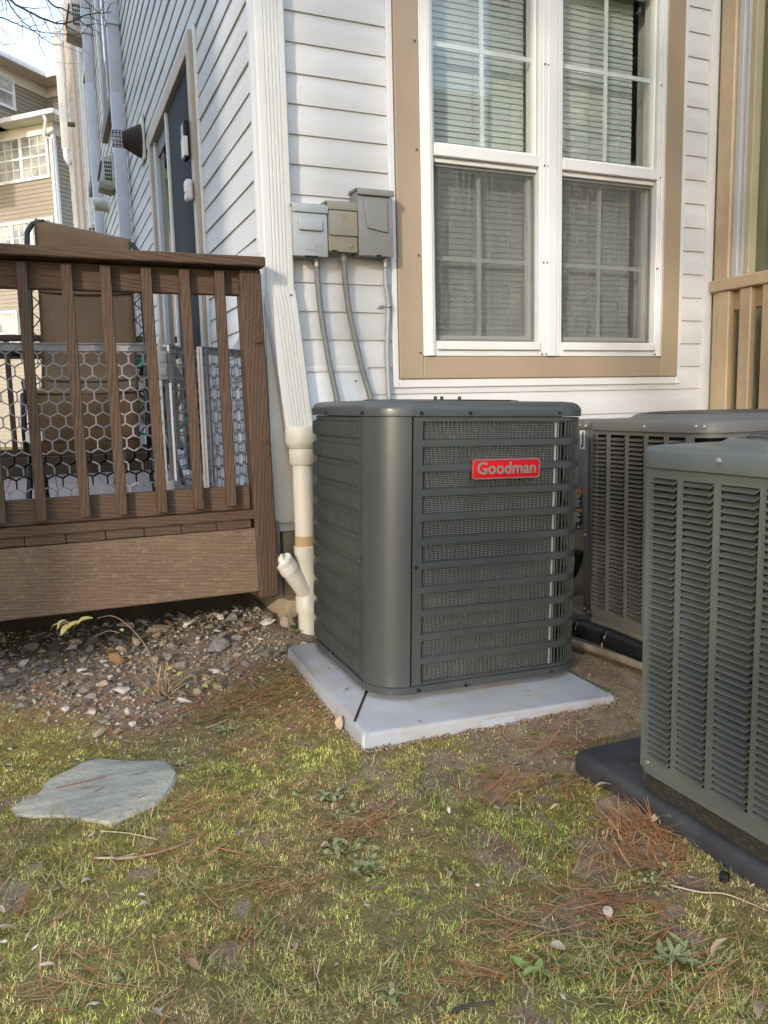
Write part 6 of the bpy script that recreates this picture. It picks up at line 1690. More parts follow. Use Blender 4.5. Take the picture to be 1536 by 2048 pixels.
tag(blades('grass', np.stack([x, y, ground_h(x, y) - 0.002], 1), rng.uniform(0, 6.283, N), L, rng.uniform(0.0015, 0.0032, N), np.abs(rng.normal(0.95, 0.35, N)), rng.uniform(0.0, 1.0, N), ct, 3, COVER), 'short sparse green grass growing through the moss', 'grass', kind='stuff')
# dry straw lying flat
x, y = sample(40000); k = rng.random(len(x)) < np.clip(0.45 + 0.5 * (fbm(x, y + 7, 3, 3) - 0.3), 0, 1) * (1 - 0.6 * gravel_mask(x, y)); x, y = x[k], y[k]; N = len(x)
ct = lerp((0.52, 0.42, 0.26), (0.27, 0.185, 0.095), rng.random(N))
tag(blades('straw', np.stack([x, y, ground_h(x, y) + rng.uniform(0.002, 0.007, N)], 1), rng.uniform(0, 6.283, N), rng.uniform(0.010, 0.040, N), rng.uniform(0.0009, 0.0021, N), rng.normal(1.35, 0.18, N), rng.uniform(-0.3, 0.5, N), ct, 3, COVER), 'bits of dry pale straw strewn over the moss', 'straw', kind='stuff')
# pine needles in sheaves
CL = [(640, 1370, 60, 0.05, 2.2), (610, 1330, 50, 0.04, 2.4), (560, 1380, 60, 0.09, 0.1), (480, 1400, 70, 0.11, 0.1), (600, 1420, 50, 0.07, 0.3), (380, 1430, 40, 0.08, 0.0), (650, 1440, 30, 0.05, 0.4), (520, 1480, 30, 0.09, 0.2), (300, 1455, 30, 0.08, 0.1), (60, 1440, 30, 0.10, 0.1), (250, 1600, 8, 0.05, 0.3), (400, 1620, 30, 0.06, 0.1), (380, 1705, 12, 0.06, 0.4),
      (1280, 1650, 70, 0.035, 1.9), (1290, 1700, 60, 0.06, 1.0), (1250, 1700, 40, 0.08, 0.6), (1340, 1700, 36, 0.05, 2.6), (1200, 1790, 40, 0.06, -0.5), (1220, 1850, 30, 0.07, -0.6), (1160, 1580, 30, 0.07, -0.3), (1020, 1575, 26, 0.05, -0.2), (1000, 1590, 22, 0.05, 0.4), (720, 1660, 24, 0.05, 0.3), (700, 1655, 16, 0.05, 0.1), (1000, 1870, 22, 0.05, -0.2), (980, 1960, 14, 0.04, -0.5), (460, 1760, 14, 0.06, 0.3), (560, 1790, 10, 0.06, -0.1), (160, 1960, 10, 0.05, -0.6), (230, 1940, 8, 0.05, -0.6), (1330, 1940, 24, 0.08, 0.1), (1450, 1960, 30, 0.08, 0.0), (60, 1830, 14, 0.06, 0.7), (480, 1880, 8, 0.04, 1.2), (250, 1300, 60, 0.20, 0.1), (420, 1330, 70, 0.16, 0.2), (120, 1400, 50, 0.14, 0.0), (330, 1420, 60, 0.12, 0.1), (500, 1350, 50, 0.10, 0.4), (100, 1320, 50, 0.16, 0.2), (530, 1400, 60, 0.10, 0.2), (1100, 1500, 24, 0.08, -0.3), (1180, 1500, 14, 0.06, 0.6)]
bx_, by_, an_, up_ = [], [], [], []
for px_, py_, m_, s_, a in CL:
    p = on_ground(px_, py_); m_ = int(m_ * 1.35)
    bx_.append(rng.normal(p.x, s_ * 1.15, m_)); by_.append(rng.normal(p.y, s_ * 0.8, m_)); an_.append(rng.normal(a, 0.45, m_) + np.pi * rng.integers(0, 2, m_)); up_.append(rng.uniform(0.0, 0.30 if a in (2.2, 2.4, 1.9) else 0.06, m_))
x, y = sample(1000); bx_.append(x); by_.append(y); an_.append(rng.uniform(0, 6.283, len(x))); up_.append(rng.uniform(0, 0.08, len(x)))
x, y, a, u_ = [np.concatenate(v) for v in (bx_, by_, an_, up_)]
x = np.repeat(x, 2); y = np.repeat(y, 2); a = np.repeat(a, 2) + rng.normal(0, 0.06, len(x)); u_ = np.repeat(u_, 2); N = len(x)
k = ~excluded(x, y, 0.002); x, y, a, u_ = x[k], y[k], a[k], u_[k]; N = len(x)
ct = lerp((0.42, 0.17, 0.07), (0.29, 0.13, 0.06), rng.random(N)); pl_ = rng.random(N) < 0.3; ct[pl_] = np.array((0.50, 0.32, 0.17))
ln = rng.uniform(0.045, 0.105, N)
base = np.stack([x, y, ground_h(x, y) + rng.uniform(0.004, 0.012, N)], 1)
# sheaves that lean on the pads must not pass through them
tx, ty = x + np.cos(a) * ln, y + np.sin(a) * ln
k = ~excluded(tx, ty, 0.0) | (u_ > 0.18); base, a, ln, u_, ct = base[k], a[k], ln[k], u_[k], ct[k]; N = len(a)
tag(blades('pine_needles', base, a, ln, rng.uniform(0.0013, 0.0021, N), 1.55 - u_ * 2.2, rng.normal(0.0, 0.18, N), ct, 4, COVER, tipf=0.5), 'orange brown pine needles lying in drifts over the yard', 'pine needles', kind='stuff')
# fragments of dead leaves and bark
x, y = sample(5000, y1=3.75); x2, y2 = rng.uniform(-0.6, 1.0, 6000), rng.uniform(2.5, 3.7, 6000); x, y = np.concatenate([x, x2]), np.concatenate([y, y2])
k = (rng.random(len(x)) < np.clip(0.25 + 0.9 * (fbm(x + 21, y, 4, 3) - 0.3) + 0.3 * gravel_mask(x, y), 0.05, 0.8)) & ~excluded(x, y) & ~in_stone(x, y); x, y = x[k], y[k]; N = len(x)
th = rng.uniform(0, 6.283, N); s1 = 0.0025 + 0.008 * rng.random(N) ** 2; s2 = s1 * rng.uniform(0.25, 0.7, N); z = ground_h(x, y) + 0.003 + 0.005 * rng.random(N)
tz = rng.normal(0, 0.35, N)
A_ = np.stack([np.cos(th) * s1, np.sin(th) * s1, tz * s1], 1); B_ = np.stack([-np.sin(th) * s2, np.cos(th) * s2, rng.normal(0, 0.4, N) * s2], 1); P_ = np.stack([x, y, z], 1)
co = np.stack([P_ - A_, P_ - B_ + A_ * 0.1, P_ + A_, P_ + B_ * 0.9 - A_ * 0.15], 1).reshape(-1, 3)
pal2 = np.array([(0.50, 0.42, 0.30), (0.33, 0.23, 0.14), (0.22, 0.14, 0.085), (0.58, 0.53, 0.44), (0.38, 0.24, 0.13), (0.15, 0.11, 0.08)])
cc = pal2[rng.choice(6, N, p=[0.2, 0.25, 0.2, 0.1, 0.15, 0.1])] * rng.uniform(0.75, 1.2, (N, 1))
tag(obj('leaf_litter', raw_mesh('leaf_litter', co, [np.arange(N * 4).reshape(N, 4)], np.repeat(cc, 4, 0)), COVER), 'crumbled dead leaf and bark bits strewn over yard and gravel', 'leaf litter', kind='stuff')
# gravel
x = rng.uniform(-0.75, 1.2, 13000); y = rng.uniform(2.35, 4.0, 13000)
k = (rng.random(len(x)) < gravel_mask(x, y) * np.clip(0.1 + 1.0 * fbm(x, y, 7, 3), 0, 1)) & ~excluded(x, y) & ~((x > 0.94) & (y > 3.5)); x, y = x[k], y[k]; N = len(x)
s_ = 0.003 + 0.010 * rng.random(N) ** 2; th = rng.uniform(0, 6.283, N)
ob = np.array([(1, 0, 0), (0.2, 0.9, 0.1), (-0.9, 0.2, 0), (-0.1, -0.8, 0.1), (0.1, 0.1, 0.75), (0, 0, -0.5)])
v = ob[None] * (1 + rng.uniform(-0.3, 0.3, (N, 6, 3))) * s_[:, None, None]
vx = v[:, :, 0] * np.cos(th)[:, None] - v[:, :, 1] * np.sin(th)[:, None] + x[:, None]; vy = v[:, :, 0] * np.sin(th)[:, None] + v[:, :, 1] * np.cos(th)[:, None] + y[:, None]
vz = v[:, :, 2] + (ground_h(x, y) + s_ * 0.25)[:, None]
pal = np.array([(0.27, 0.25, 0.215), (0.16, 0.15, 0.135), (0.36, 0.285, 0.20), (0.42, 0.375, 0.31), (0.30, 0.21, 0.135), (0.22, 0.165, 0.115)])
cc = pal[rng.integers(0, 6, N)] * rng.uniform(0.7, 1.15, (N, 1))
oc = np.array([(0, 1, 4), (1, 2, 4), (2, 3, 4), (3, 0, 4), (1, 0, 5), (2, 1, 5), (3, 2, 5), (0, 3, 5)])
fcs = (np.arange(N)[:, None, None] * 6 + oc[None]).reshape(-1, 3)
tag(obj('gravel', raw_mesh('gravel', np.stack([vx, vy, vz], 2).reshape(-1, 3), [fcs], np.repeat(cc, 6, 0)), attr_mat('gravel chips', 0.8)), 'fine mixed gravel chips below the deck', 'gravel', kind='stuff')
# crumbs of soil on the bare ground
x, y = sample(26000, x0=0.2); k = rng.random(len(x)) < (soil_mask(x, y) ** 1.5) * 0.6; x, y = x[k], y[k]; N = len(x)
s_ = rng.uniform(0.0015, 0.0045, N); v = ob[None] * (1 + rng.uniform(-0.35, 0.35, (N, 6, 3))) * s_[:, None, None]
co = np.stack([v[:, :, 0] + x[:, None], v[:, :, 1] + y[:, None], v[:, :, 2] + ground_h(x, y)[:, None]], 2).reshape(-1, 3)
cc = lerp((0.17, 0.12, 0.08), (0.36, 0.275, 0.195), rng.random(N))
tag(obj('soil_crumbs', raw_mesh('soil_crumbs', co, [(np.arange(N)[:, None, None] * 6 + oc[None]).reshape(-1, 3)], np.repeat(cc, 6, 0)), COVER), 'brown crumbs of bare soil between the condensers', 'soil', kind='stuff')

# ------------------------------------------------------------------ small individual plants and litter
def leaf_mesh(name, L, W_, curl=0.2, fold=0.15, n=6, seed=0, lobes=0.0):
    r1 = random.Random(seed); vs = []; fs = []
    for i in range(n + 1):
        t = i / n; w = W_ / 2 * math.sin(math.pi * min(1, t * 0.93 + 0.05)) ** 0.75 * (1 + lobes * math.sin(t * 19))
        z = curl * L * math.sin(t * 2.6) * 0.5 + r1.uniform(-0.01, 0.01) * L
        x = L * t
        vs += [(x, -w, z + fold * w), (x, 0, z), (x, w, z + fold * w * r1.uniform(0.6, 1.5))]
    for i in range(n):
        a = 3 * i; fs += [(a, a + 3, a + 4, a + 1), (a + 1, a + 4, a + 5, a + 2)]
    return vs, fs
WEED = mat('grey green weed leaf', (0.20, 0.215, 0.085), 0.7, col2=(0.28, 0.285, 0.14), nscale=30)
WEEDY = mat('bright green weed leaf', (0.19, 0.25, 0.065), 0.55, col2=(0.25, 0.30, 0.10), nscale=30)
def rosette(name, label, px_, py_, n, L, W_, tilt, mt, lobes=0.0, spread=0.0, seed=0):
    p = on_ground(px_, py_); r1 = random.Random(seed); b = MB()
    for i in range(n):
        a = 2.399 * i + r1.uniform(-0.3, 0.3); s_ = r1.uniform(0.6, 1.1)
        vs, fs = leaf_mesh('l', L * s_, W_ * s_, r1.uniform(-0.1, 0.25), 0.25, 6, i + seed * 50, lobes)
        tl = tilt * r1.uniform(0.5, 1.3); m_ = Matrix.Rotation(a, 4, 'Z') @ Matrix.Rotation(-tl, 4, 'Y')
        o_ = Vector((r1.gauss(0, spread * 0.6), r1.gauss(0, spread * 0.6), 0.003 + 0.0004 * i))
        b.add([m_ @ Vector(v) + o_ for v in vs], fs)
        b.tube([Vector((0, 0, 0.001)), o_ * 0.5 + Vector((0, 0, 0.003)), o_ + (m_ @ Vector((L * s_ * 0.1, 0, 0)))], 0.0009, 4)
    o = b.build(name, mt, None, smooth=True, loc=p)
    return tag(o, label, 'weed', 'small weeds in the yard')
W_ARGS = [
 ('grey green leafy weed in the moss right of the flagstone', 655, 1600, 26, 0.021, 0.013, 0.35, WEED, 0.0, 0.030),
 ('grey green weed beside a larger one, right of the flagstone', 692, 1628, 20, 0.022, 0.012, 0.35, WEED, 0.0, 0.026),
 ('largest dusty green weed clump in the middle of the yard', 685, 1708, 44, 0.018, 0.013, 0.45, WEED, 0.0, 0.045),
 ('dark green weed clump just below the largest one', 725, 1745, 34, 0.017, 0.012, 0.5, WEED, 0.0, 0.038),
 ('tiny bright weed rosette between flagstone and pad', 588, 1597, 12, 0.018, 0.008, 0.4, WEEDY, 0.0, 0.006),
 ('flat pale weed with long leaves near the gravel', 452, 1466, 13, 0.046, 0.013, 0.16, WEED, 0.0, 0.010),
 ('bright weed rosette at the foot of the drain pipe', 592, 1268, 11, 0.045, 0.013, 0.5, WEEDY, 0.0, 0.006),
 ('small grey weed left of the blue grey pad', 568, 1350, 20, 0.022, 0.012, 0.3, WEED, 0.0, 0.035),
 ('jagged thistle like weed at the lower right', 1345, 1925, 30, 0.040, 0.010, 0.25, WEED, 0.6, 0.022),
 ('low round leaved weed beside the black pad and cap', 1310, 1768, 34, 0.012, 0.010, 0.4, WEED, 0.0, 0.045),
 ('broad bright green leaves at the bottom of the yard', 1058, 1950, 9, 0.032, 0.015, 0.4, WEEDY, 0.0, 0.018),
 ('small bluish weed at the bottom centre', 782, 2002, 18, 0.018, 0.010, 0.4, WEED, 0.0, 0.018),
 ('tiny round leaved sprout at the corner of the black pad', 1140, 1508, 10, 0.013, 0.011, 0.4, WEEDY, 0.0, 0.02),
 ('two leaved seedling at the lower left', 225, 1972, 4, 0.020, 0.012, 0.4, WEED, 0.0, 0.004),
 ('pale sprout in front of the blue grey pad', 1070, 1470, 18, 0.013, 0.007, 0.4, WEEDY, 0.0, 0.03),
 ('bluish weed in the soil right of the largest clump', 905, 1750, 14, 0.014, 0.008, 0.4, WEED, 0.0, 0.02),
 ('tiny bluish seedling right of the grass tufts', 1255, 1890, 8, 0.013, 0.008, 0.5, WEED, 0.0, 0.008),
 ('small weed at the right edge of the flagstone', 362, 1532, 9, 0.024, 0.011, 0.25, WEED, 0.0, 0.010),
 ('small weed at the lower edge of the flagstone', 142, 1650, 9, 0.018, 0.009, 0.3, WEED, 0.0, 0.012)]
for i_, a_ in enumerate(W_ARGS): rosette('weed', a_[0], a_[1], a_[2], a_[3], a_[4], a_[5], a_[6], a_[7], a_[8], a_[9], i_ + 1)
# dry leaves
LC = {'pale': mat('pale dry leaf', (0.40, 0.31, 0.21), 0.85, col2=(0.30, 0.22, 0.14), nscale=40), 'brown': mat('brown dry leaf', (0.24, 0.15, 0.09), 0.8, col2=(0.17, 0.10, 0.06), nscale=40), 'white': mat('bleached dry leaf', (0.42, 0.365, 0.28), 0.9, col2=(0.34, 0.28, 0.21), nscale=40), 'grey': mat('grey dead leaf', (0.22, 0.19, 0.18), 0.8, col2=(0.14, 0.12, 0.115), nscale=40)}
lmesh = {}
for k in LC:
    for s_ in range(4):
        vs, fs = leaf_mesh('leaf', 1.0, 0.30 + 0.12 * s_, 0.35, 0.5, 6, s_ + 5); me = mesh('leaf', vs, fs, True); me.materials.append(LC[k]); lmesh[(k, s_)] = me
LEAVES = [(475, 1670, 0.034, 'grey', 3, 'crumpled grey dead leaf in the middle of the moss'), (185, 1765, 0.026, 'white', 2, 'curled bleached leaf left of centre'), (300, 1815, 0.024, 'white', 2, 'pale papery leaf in the lower left grass'), (275, 1795, 0.02, 'white', 1, 'small bleached leaf above the papery one'), (120, 1785, 0.03, 'pale', 0, 'narrow curled leaf at the lower left'), (145, 1795, 0.028, 'brown', 0, 'small brown curled leaf beside a bleached one'), (35, 1865, 0.05, 'pale', 0, 'long tan leaf near the left frame edge'), (10, 1830, 0.03, 'pale', 1, 'pale leaf at the left frame edge'), (400, 1945, 0.034, 'brown', 1, 'reddish brown leaf at the lower centre left'), (385, 1795, 0.024, 'pale', 0, 'slim pale leaf in the moss'), (390, 1710, 0.012, 'white', 1, 'tiny white leaf bit by the long twig'),
          (110, 1935, 0.03, 'white', 0, 'slim bleached leaf at the lower left'), (610, 1525, 0.02, 'pale', 0, 'small pinkish leaf left of the pad corner'), (680, 1462, 0.042, 'pale', 3, 'broad tan leaf leaning at the pad corner'), (770, 1783, 0.036, 'brown', 0, 'slim orange brown leaf right of the weed clump'), (870, 1643, 0.028, 'white', 0, 'slim white leaf in the middle right'), (1100, 1623, 0.028, 'pale', 0, 'slim tan leaf left of the black pad'), (1025, 1637, 0.018, 'white', 1, 'small white leaf in the bright grass'), (1190, 1580, 0.05, 'white', 1, 'split pale leaf below the corner of the black pad'), (1210, 1640, 0.03, 'white', 1, 'twisted bleached leaf beside the needles'), (1218, 1845, 0.030, 'white', 3, 'crumpled white leaf at the lower right'), (1130, 1905, 0.03, 'white', 3, 'cream papery leaf in the lower right grass'), (1425, 1925, 0.055, 'pale', 0, 'upright tan leaf at the lower right'), (1487, 1915, 0.035, 'brown', 1, 'orange leaf near the right frame edge'), (1300, 1650, 0.036, 'pale', 1, 'tan leaf among the needles at the black pad'), (975, 1968, 0.018, 'white', 2, 'small white scrap at the bottom centre right'), (590, 1905, 0.026, 'pale', 1, 'tan leaf at the bottom centre'), (300, 2030, 0.04, 'pale', 0, 'slim leaf at the very bottom left'), (715, 1500, 0.03, 'pale', 1, 'leaf just below the corner of the blue grey pad'), (1525, 2010, 0.05, 'pale', 1, 'tan leaf at the bottom right corner'), (660, 1695, 0.024, 'pale', 3, 'round yellowish leaf above the largest weed')]
for i, (px_, py_, s_, k, v_, lab) in enumerate(LEAVES):
    p = on_ground(px_, py_)
    o = obj('dry_leaf', lmesh[(k, v_)], None, None, (p.x, p.y, p.z + 0.006), (r0.uniform(-0.5, 0.5), r0.uniform(-0.4, 0.1) - (0.9 if 'upright' in lab or 'leaning' in lab else 0), r0.uniform(0, 6.28)), (s_, s_, s_))
    tag(o, lab, 'leaf', 'fallen dry leaves')
# twigs
TWIG = mat('brown twig', (0.20, 0.13, 0.085), 0.85, col2=(0.30, 0.22, 0.15), nscale=40, bump=0.4, bscale=200); TWIGP = mat('pale twig', (0.42, 0.34, 0.23), 0.8); TWIGD = mat('dark twig', (0.06, 0.045, 0.035), 0.85)
def twig(pxs, rad, mt, lab):
    P = [on_ground(a, c) + Vector((0, 0, 0.007 + (e[0] if e else 0))) for a, c, *e in pxs]; o0 = P[0].copy()
    b = MB(); sp = spline([p - o0 for p in P], 6); b.tube(sp, [rad * (1 - 0.45 * i / len(sp)) for i in range(len(sp))], 7)
    o = b.build('twig', mt, None, smooth=True, loc=o0); tag(o, lab, 'twig', 'fallen twigs')
twig([(228, 1723), (280, 1718), (340, 1703), (394, 1682)], 0.0042, TWIG, 'long curved brown twig in the moss below the flagstone')
twig([(190, 1722), (240, 1720), (272, 1712)], 0.003, TWIGP, 'short pale twig crossing the long curved one')
twig([(385, 1452), (420, 1445), (462, 1430)], 0.003, TWIGD, 'dark twig at the lower edge of the gravel')
twig([(412, 1460), (435, 1452), (460, 1440)], 0.003, TWIGP, 'pale split twig beside the dark one')
twig([(1340, 1776), (1400, 1790), (1455, 1795), (1536, 1828)], 0.0022, TWIGP, 'long thin pale stem running to the right frame edge')
twig([(115, 1592, 0.018), (150, 1585, 0.018), (190, 1575, 0.018), (212, 1570, 0.018)], 0.0022, mat('red brown stem', (0.28, 0.10, 0.06), 0.7), 'reddish stem lying on the flagstone')
twig([(200, 1667), (260, 1672), (315, 1684)], 0.0018, TWIGP, 'thin pale stem below the flagstone')
twig([(1222, 1315), (1232, 1295, 0.03), (1240, 1275, 0.07)], 0.0022, TWIGP, 'thin pale stalk standing in the soil before the grey conduit')
twig([(1300, 1610, 0.06), (1312, 1628, 0.05), (1320, 1655, 0.0)], 0.002, TWIGP, 'broken pale stalk leaning on the black pad')
twig([(905, 2030), (940, 2018), (990, 2010)], 0.004, TWIGD, 'dark twig at the bottom of the yard')
twig([(430, 1700), (470, 1708), (500, 1716)], 0.0016, mat('orange stem', (0.30, 0.15, 0.06), 0.7), 'short orange stem right of the long twig')
# small black cap
p = on_ground(1449, 1762)
t = empty('black_cap', p + Vector((0, 0, 0.010)), (R(80), R(10), R(25))); tag(t, 'small black ribbed plastic cap lying by the black pad', 'cap')
b = MB(); b.lathe([(0.0085, -0.008), (0.011, -0.008), (0.0112, 0.007), (0.010, 0.009), (0.0, 0.0092)], 20); b.lathe([(0.0085, -0.008), (0.0085, 0.004), (0.0001, 0.004)], 20); b.build('shell', BLACK, t, smooth=True, angle=40)
b = MB()
for k in range(20): a = R(18 * k); b.box(0.0110 * math.cos(a) - 0.0006, 0.0110 * math.cos(a) + 0.0006, 0.0110 * math.sin(a) - 0.0006, 0.0110 * math.sin(a) + 0.0006, -0.007, 0.006)
b.build('rib', BLACK, t)
# litter on the blue grey pad
for i, (px_, py_, s_, k, v_, lab) in enumerate(((690, 1381, 0.020, None, 1, 'small green leaf on the left of the blue grey pad'), (1025, 1398, 0.012, 'pale', 1, 'tiny tan leaf bit on the front of the blue grey pad'), (1140, 1360, 0.012, 'grey', 0, 'tiny dark leaf bit at the right of the blue grey pad'))):
    q = O1 + M1 @ u1_local(px_, py_, (0, 0, -0.0445), (0, 0, 1)); me = lmesh[(k or 'pale', v_)]
    if k is None: me = me.copy(); me.materials.clear(); me.materials.append(mat('olive leaf', (0.16, 0.16, 0.05), 0.6))
    tag(obj('dry_leaf', me, None, None, q, (0.1, 0, 0.5 + i), (s_, s_, s_)), lab, 'leaf', 'fallen dry leaves')
# sapling with dry stems and a few leaves in the gravel
sp0 = on_ground(330, 1395)
sap = empty('sapling', sp0); tag(sap, 'dry twiggy sapling with a few yellow green leaves in the gravel', 'plant')
STEM = mat('tan dry stem', (0.30, 0.21, 0.125), 0.85, col2=(0.20, 0.14, 0.09), nscale=30)
def sY(px_, py_, Y): return onY(px_, py_, Y) - sp0
def stem(pts, r0_, r1_, nm='stem'):
    s2 = spline(pts, 5); b = MB(); n = len(s2); b.tube(s2, [r0_ + (r1_ - r0_) * i / (n - 1) for i in range(n)], 6); b.build(nm, STEM, sap, smooth=True)
Yb = sp0.y
stem([Vector((0, 0, -0.01)), sY(322, 1370, Yb), sY(310, 1340, Yb + 0.01), sY(290, 1290, Yb + 0.02), sY(255, 1250, Yb + 0.02), sY(225, 1232, Yb + 0.02), sY(195, 1236, Yb)], 0.0038, 0.0009)
for i in range(38):
    a = r0.uniform(0, 6.28); L_ = r0.uniform(0.05, 0.14); el = r0.uniform(0.15, 1.4); q = Vector((r0.uniform(-0.025, 0.025), r0.uniform(-0.02, 0.02), -0.004)); d_ = Vector((math.cos(a) * math.cos(el), math.sin(a) * math.cos(el), math.sin(el)))
    stem([q, q + d_ * L_ * 0.5 + Vector((r0.uniform(-0.01, 0.01), 0, 0.008)), q + d_ * L_], r0.uniform(0.0018, 0.004), 0.0008)
stem([Vector((0.004, 0, -0.01)), sY(332, 1375, Yb), sY(330, 1350, Yb), sY(336, 1325, Yb)], 0.006, 0.003)
stem([Vector((-0.006, 0.01, -0.01)), sY(316, 1380, Yb), sY(318, 1355, Yb), sY(322, 1330, Yb + 0.02)], 0.007, 0.003)
stem([Vector((0.004, 0, 0)), sY(345, 1385, Yb), sY(352, 1372, Yb - 0.02), sY(385, 1350, Yb - 0.03), sY(400, 1385, Yb - 0.06)], 0.003, 0.0012)
stem([sY(310, 1340, Yb + 0.01), sY(280, 1320, Yb), sY(240, 1312, Yb - 0.02), sY(185, 1318, Yb - 0.03)], 0.002, 0.001)
stem([Vector((0.01, 0, 0)), sY(360, 1400, Yb - 0.04), sY(380, 1412, Yb - 0.08), sY(410, 1420, Yb - 0.09)], 0.0025, 0.001)
stem([sY(240, 1265, Yb + 0.02), sY(215, 1262, Yb + 0.02), sY(190, 1272, Yb + 0.0)], 0.0015, 0.0008)
LEAFY = mat('yellow green sapling leaf', (0.26, 0.29, 0.06), 0.5, col2=(0.34, 0.35, 0.10), nscale=30)
LEAFO = mat('olive drying leaf', (0.23, 0.22, 0.07), 0.55, col2=(0.30, 0.24, 0.09), nscale=30)
vs, fs = leaf_mesh('leaf', 1.0, 0.62, 0.2, 0.25, 5, 3); lm1 = mesh('leaf', vs, fs, True); lm1.materials.append(LEAFY)
vs, fs = leaf_mesh('leaf', 1.0, 0.42, 0.45, 0.5, 5, 4); lm2 = mesh('leaf', vs, fs, True); lm2.materials.append(LEAFO)
for i, (px_, py_, s_, w_) in enumerate(((340, 1358, 0.026, 1), (348, 1362, 0.024, 1), (332, 1366, 0.022, 1), (355, 1352, 0.02, 1), (384, 1332, 0.026, 1), (386, 1368, 0.026, 1), (405, 1372, 0.022, 1), (428, 1364, 0.026, 1), (430, 1376, 0.024, 1), (288, 1388, 0.024, 1), (285, 1368, 0.02, 1), (346, 1333, 0.020, 1), (272, 1312, 0.018, 1), (262, 1310, 0.016, 1), (180, 1304, 0.014, 1), (240, 1258, 0.018, 1), (136, 1320, 0.014, 1),
                                      (186, 1236, 0.045, 2), (172, 1240, 0.045, 2), (160, 1242, 0.045, 2), (150, 1246, 0.05, 2), (140, 1244, 0.04, 2), (122, 1246, 0.036, 2), (133, 1240, 0.03, 2))):
    q = sY(px_, py_, Yb - 0.03 * (w_ == 1) + r0.uniform(-0.02, 0.02)) if w_ == 2 or py_ < 1345 else on_ground(px_, py_ + 14) - sp0 + Vector((0, 0, 0.03)); s_ *= 1.25
    if w_ == 1: rot = (r0.uniform(-0.6, 0.6), r0.uniform(-0.5, 0.5), r0.uniform(0, 6.28))
    else: rot = (r0.uniform(-0.5, 0.5), 0.6 + r0.uniform(-0.2, 0.3), math.pi + r0.uniform(-0.5, 0.5))
    obj('leaf', lm1 if w_ == 1 else lm2, None, sap, q, rot, (s_, s_, s_))

# crumbs and needle bits blown onto the blue grey pad and soil banked against its edges
N = 170
lx, ly = rng.uniform(-0.24, 0.69, N), rng.uniform(-0.205, 0.77, N)
k = (ly < -0.02) | (lx < -RC - 0.01); lx, ly = lx[k], ly[k]; N = len(lx)
P_ = np.array([tuple(O1 + M1 @ Vector((a, c, -0.0465))) for a, c in zip(lx, ly)])
th = rng.uniform(0, 6.283, N); s1 = 0.0015 + 0.006 * rng.random(N) ** 3; s2 = s1 * rng.uniform(0.3, 0.8, N)
A_ = np.stack([np.cos(th) * s1, np.sin(th) * s1, 0 * s1], 1); B_ = np.stack([-np.sin(th) * s2, np.cos(th) * s2, 0 * s1], 1); up_ = np.stack([0 * s1, 0 * s1, s2 * 0.6 + 0.0008], 1)
co = np.stack([P_ - A_, P_ - B_, P_ + A_, P_ + B_, P_ + up_], 1).reshape(-1, 3)
idx = np.arange(N)[:, None] * 5
fcs = np.concatenate([np.concatenate([idx + a, idx + b_, idx + 4], 1) for a, b_ in ((0, 1), (1, 2), (2, 3), (3, 0))])
cc = pal2[rng.integers(0, 6, N)]
tag(obj('pad_debris', raw_mesh('pad_debris', co, [fcs], np.repeat(cc, 5, 0)), COVER), 'crumbs of soil and leaf on the blue grey pad', 'debris', kind='stuff')
E5 = []
for (a, c), (a2, c2) in (((-0.26, -0.215), (0.70, -0.23)), ((-0.26, -0.215), (-0.228, 0.79)), ((0.70, -0.23), (0.72, 0.7))):
    n = 420; f = rng.random(n); E5.append(np.stack([a + (a2 - a) * f, c + (c2 - c) * f], 1) + rng.normal(0, 0.008, (n, 2)) + (np.array([0, -0.012]) if c == c2 or abs(c - c2) < 0.05 else np.array([-0.012 if a < 0 else 0.012, 0])))
E5 = np.concatenate(E5); w = np.array([tuple(O1 + M1 @ Vector((a, c, 0))) for a, c in E5]); N = len(w)
k = ~excluded(w[:, 0], w[:, 1], 0.0); x, y = w[k, 0], w[k, 1]; N = len(x)
s_ = rng.uniform(0.002, 0.008, N); v = ob[None] * (1 + rng.uniform(-0.35, 0.35, (N, 6, 3))) * s_[:, None, None]
co = np.stack([v[:, :, 0] + x[:, None], v[:, :, 1] + y[:, None], v[:, :, 2] + (ground_h(x, y) + rng.uniform(0, 0.008, N))[:, None]], 2).reshape(-1, 3)
cc = lerp((0.17, 0.12, 0.08), (0.38, 0.29, 0.20), rng.random(N))
tag(obj('soil_bank', raw_mesh('soil_bank', co, [(np.arange(N)[:, None, None] * 6 + oc[None]).reshape(-1, 3)], np.repeat(cc, 6, 0)), COVER), 'loose soil banked along the edges of the blue grey pad', 'soil', kind='stuff')

# ------------------------------------------------------------------ block and pines added unseen to shade the yard, house mirrored in the window panes
NB = empty('shade_block', (-8.6, -5.3, 0), (0, 0, R(135))); tag(NB, 'unseen tall beige block added behind the viewer to shade the deck', 'house')  # unseen building added to keep sun off deck and long wall
b = MB(); lap(b, 'y', 0, 0.0, 9.5, 0, 10.5, 0.254, outward=1); b.build('siding_wall', BEIGE, NB)['kind'] = 'stuff'
b = MB(); b.box(0, 9.5, -6.0, -0.02, 0, 10.5); b.build('wall_core', BEIGE, NB)
b = MB(); b.prism([(-6.5, 10.5), (0.5, 10.5), (-3.0, 13.0)], -0.4, 9.9, 'x'); b.build('roof', SHINGLE, NB)
for i in range(3):
    for z in (1.2, 4.2, 7.2):
        b = MB(); b.box(1.0 + 3 * i, 2.6 + 3 * i, 0.0, 0.08, z, z + 1.6); b.build('window', PANE_F, NB)
N2 = empty('neighbour_house', (5.5, -12.0, 0)); tag(N2, 'beige house behind the viewer mirrored in the upper window panes', 'house')
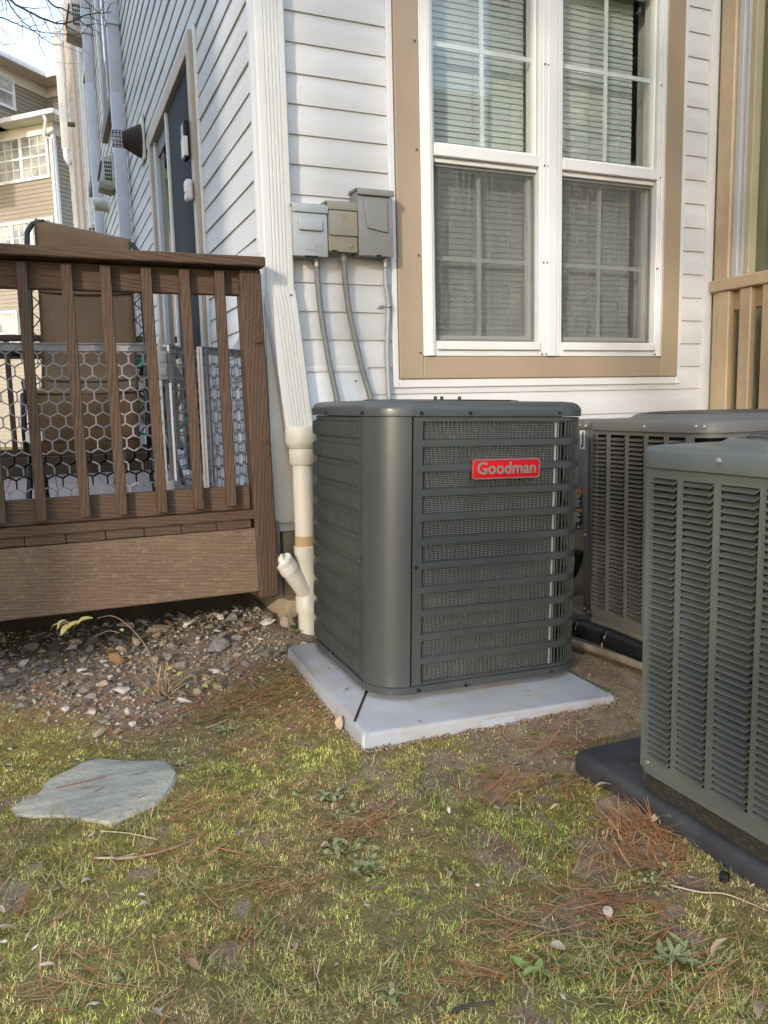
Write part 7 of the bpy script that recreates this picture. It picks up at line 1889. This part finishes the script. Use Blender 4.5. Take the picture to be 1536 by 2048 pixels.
b = MB(); lap(b, 'y', 0, 0.0, 9.0, 0, 8.5, 0.254, outward=1); b.build('siding_wall', BEIGE, N2)['kind'] = 'stuff'
b = MB(); b.box(0, 9.0, -7.0, -0.02, 0, 8.5); b.build('wall_core', BEIGE, N2)
b = MB(); b.prism([(0.5, 3.9), (5.0, 7.2), (8.5, 4.4)], 0.05, 3.0, 'y'); b.build('porch_roof', mat('pale grey shingle', (0.40, 0.39, 0.36), 0.8), N2)
b = MB(); b.prism([(0.3, 3.9), (5.0, 7.35), (5.0, 7.7), (-0.1, 3.95)], 2.9, 3.1, 'y'); b.build('rake_board', WHITE, N2)
b = MB(); b.prism([(-7.6, 8.5), (0.6, 8.5), (-3.5, 10.5)], -0.5, 9.5, 'x'); b.build('roof', SHINGLE, N2)
NEEDLE = mat('dark pine foliage', (0.035, 0.055, 0.022), 0.8, col2=(0.06, 0.085, 0.03), nscale=3)
def evergreen(label, x, y, z0, z1, rad, n, seed):  # unseen tree added to block sun from part of the wall
    t = empty('shade_pine', (x, y, 0)); tag(t, label, 'tree', 'pines added behind the viewer for shade')
    r1 = random.Random(seed); b = MB()
    b.tube([(0, 0, -0.2), (0.05, 0, z0), (0, 0, z1 * 0.97)], [0.14, 0.11, 0.03], 10); b.build('trunk', BARK, t, smooth=True)
    b = MB()
    for i in range(n):
        f = r1.random(); z = z0 + (z1 - z0) * f; rr = rad * (1 - f) ** 0.7 * math.sqrt(r1.random()); a = r1.uniform(0, 6.283)
        c = Vector((rr * math.cos(a), rr * math.sin(a), z + r1.uniform(-0.3, 0.3)))
        u = Vector((r1.gauss(0, 1), r1.gauss(0, 1), r1.gauss(0, 0.6))).normalized() * r1.uniform(0.12, 0.30); v = u.cross(Vector((r1.gauss(0, 1), r1.gauss(0, 1), r1.gauss(0, 1)))).normalized() * r1.uniform(0.05, 0.12)
        b.add([c - u - v, c + u - v * 0.3, c + u * 1.1 + v * 0.4, c - u * 0.6 + v], [(0, 1, 2, 3)])
    obj('crown', mesh('crown', b.v, b.f), NEEDLE, t)
evergreen('unseen pine added behind the viewer to shade the right of the wall', -7.95, -10.5, 3.0, 14.0, 3.0, 3600, 5)
evergreen('unseen high-crowned pine added behind the viewer to shade the upper wall', -11.0, -8.8, 8.3, 15.5, 2.8, 3600, 6)
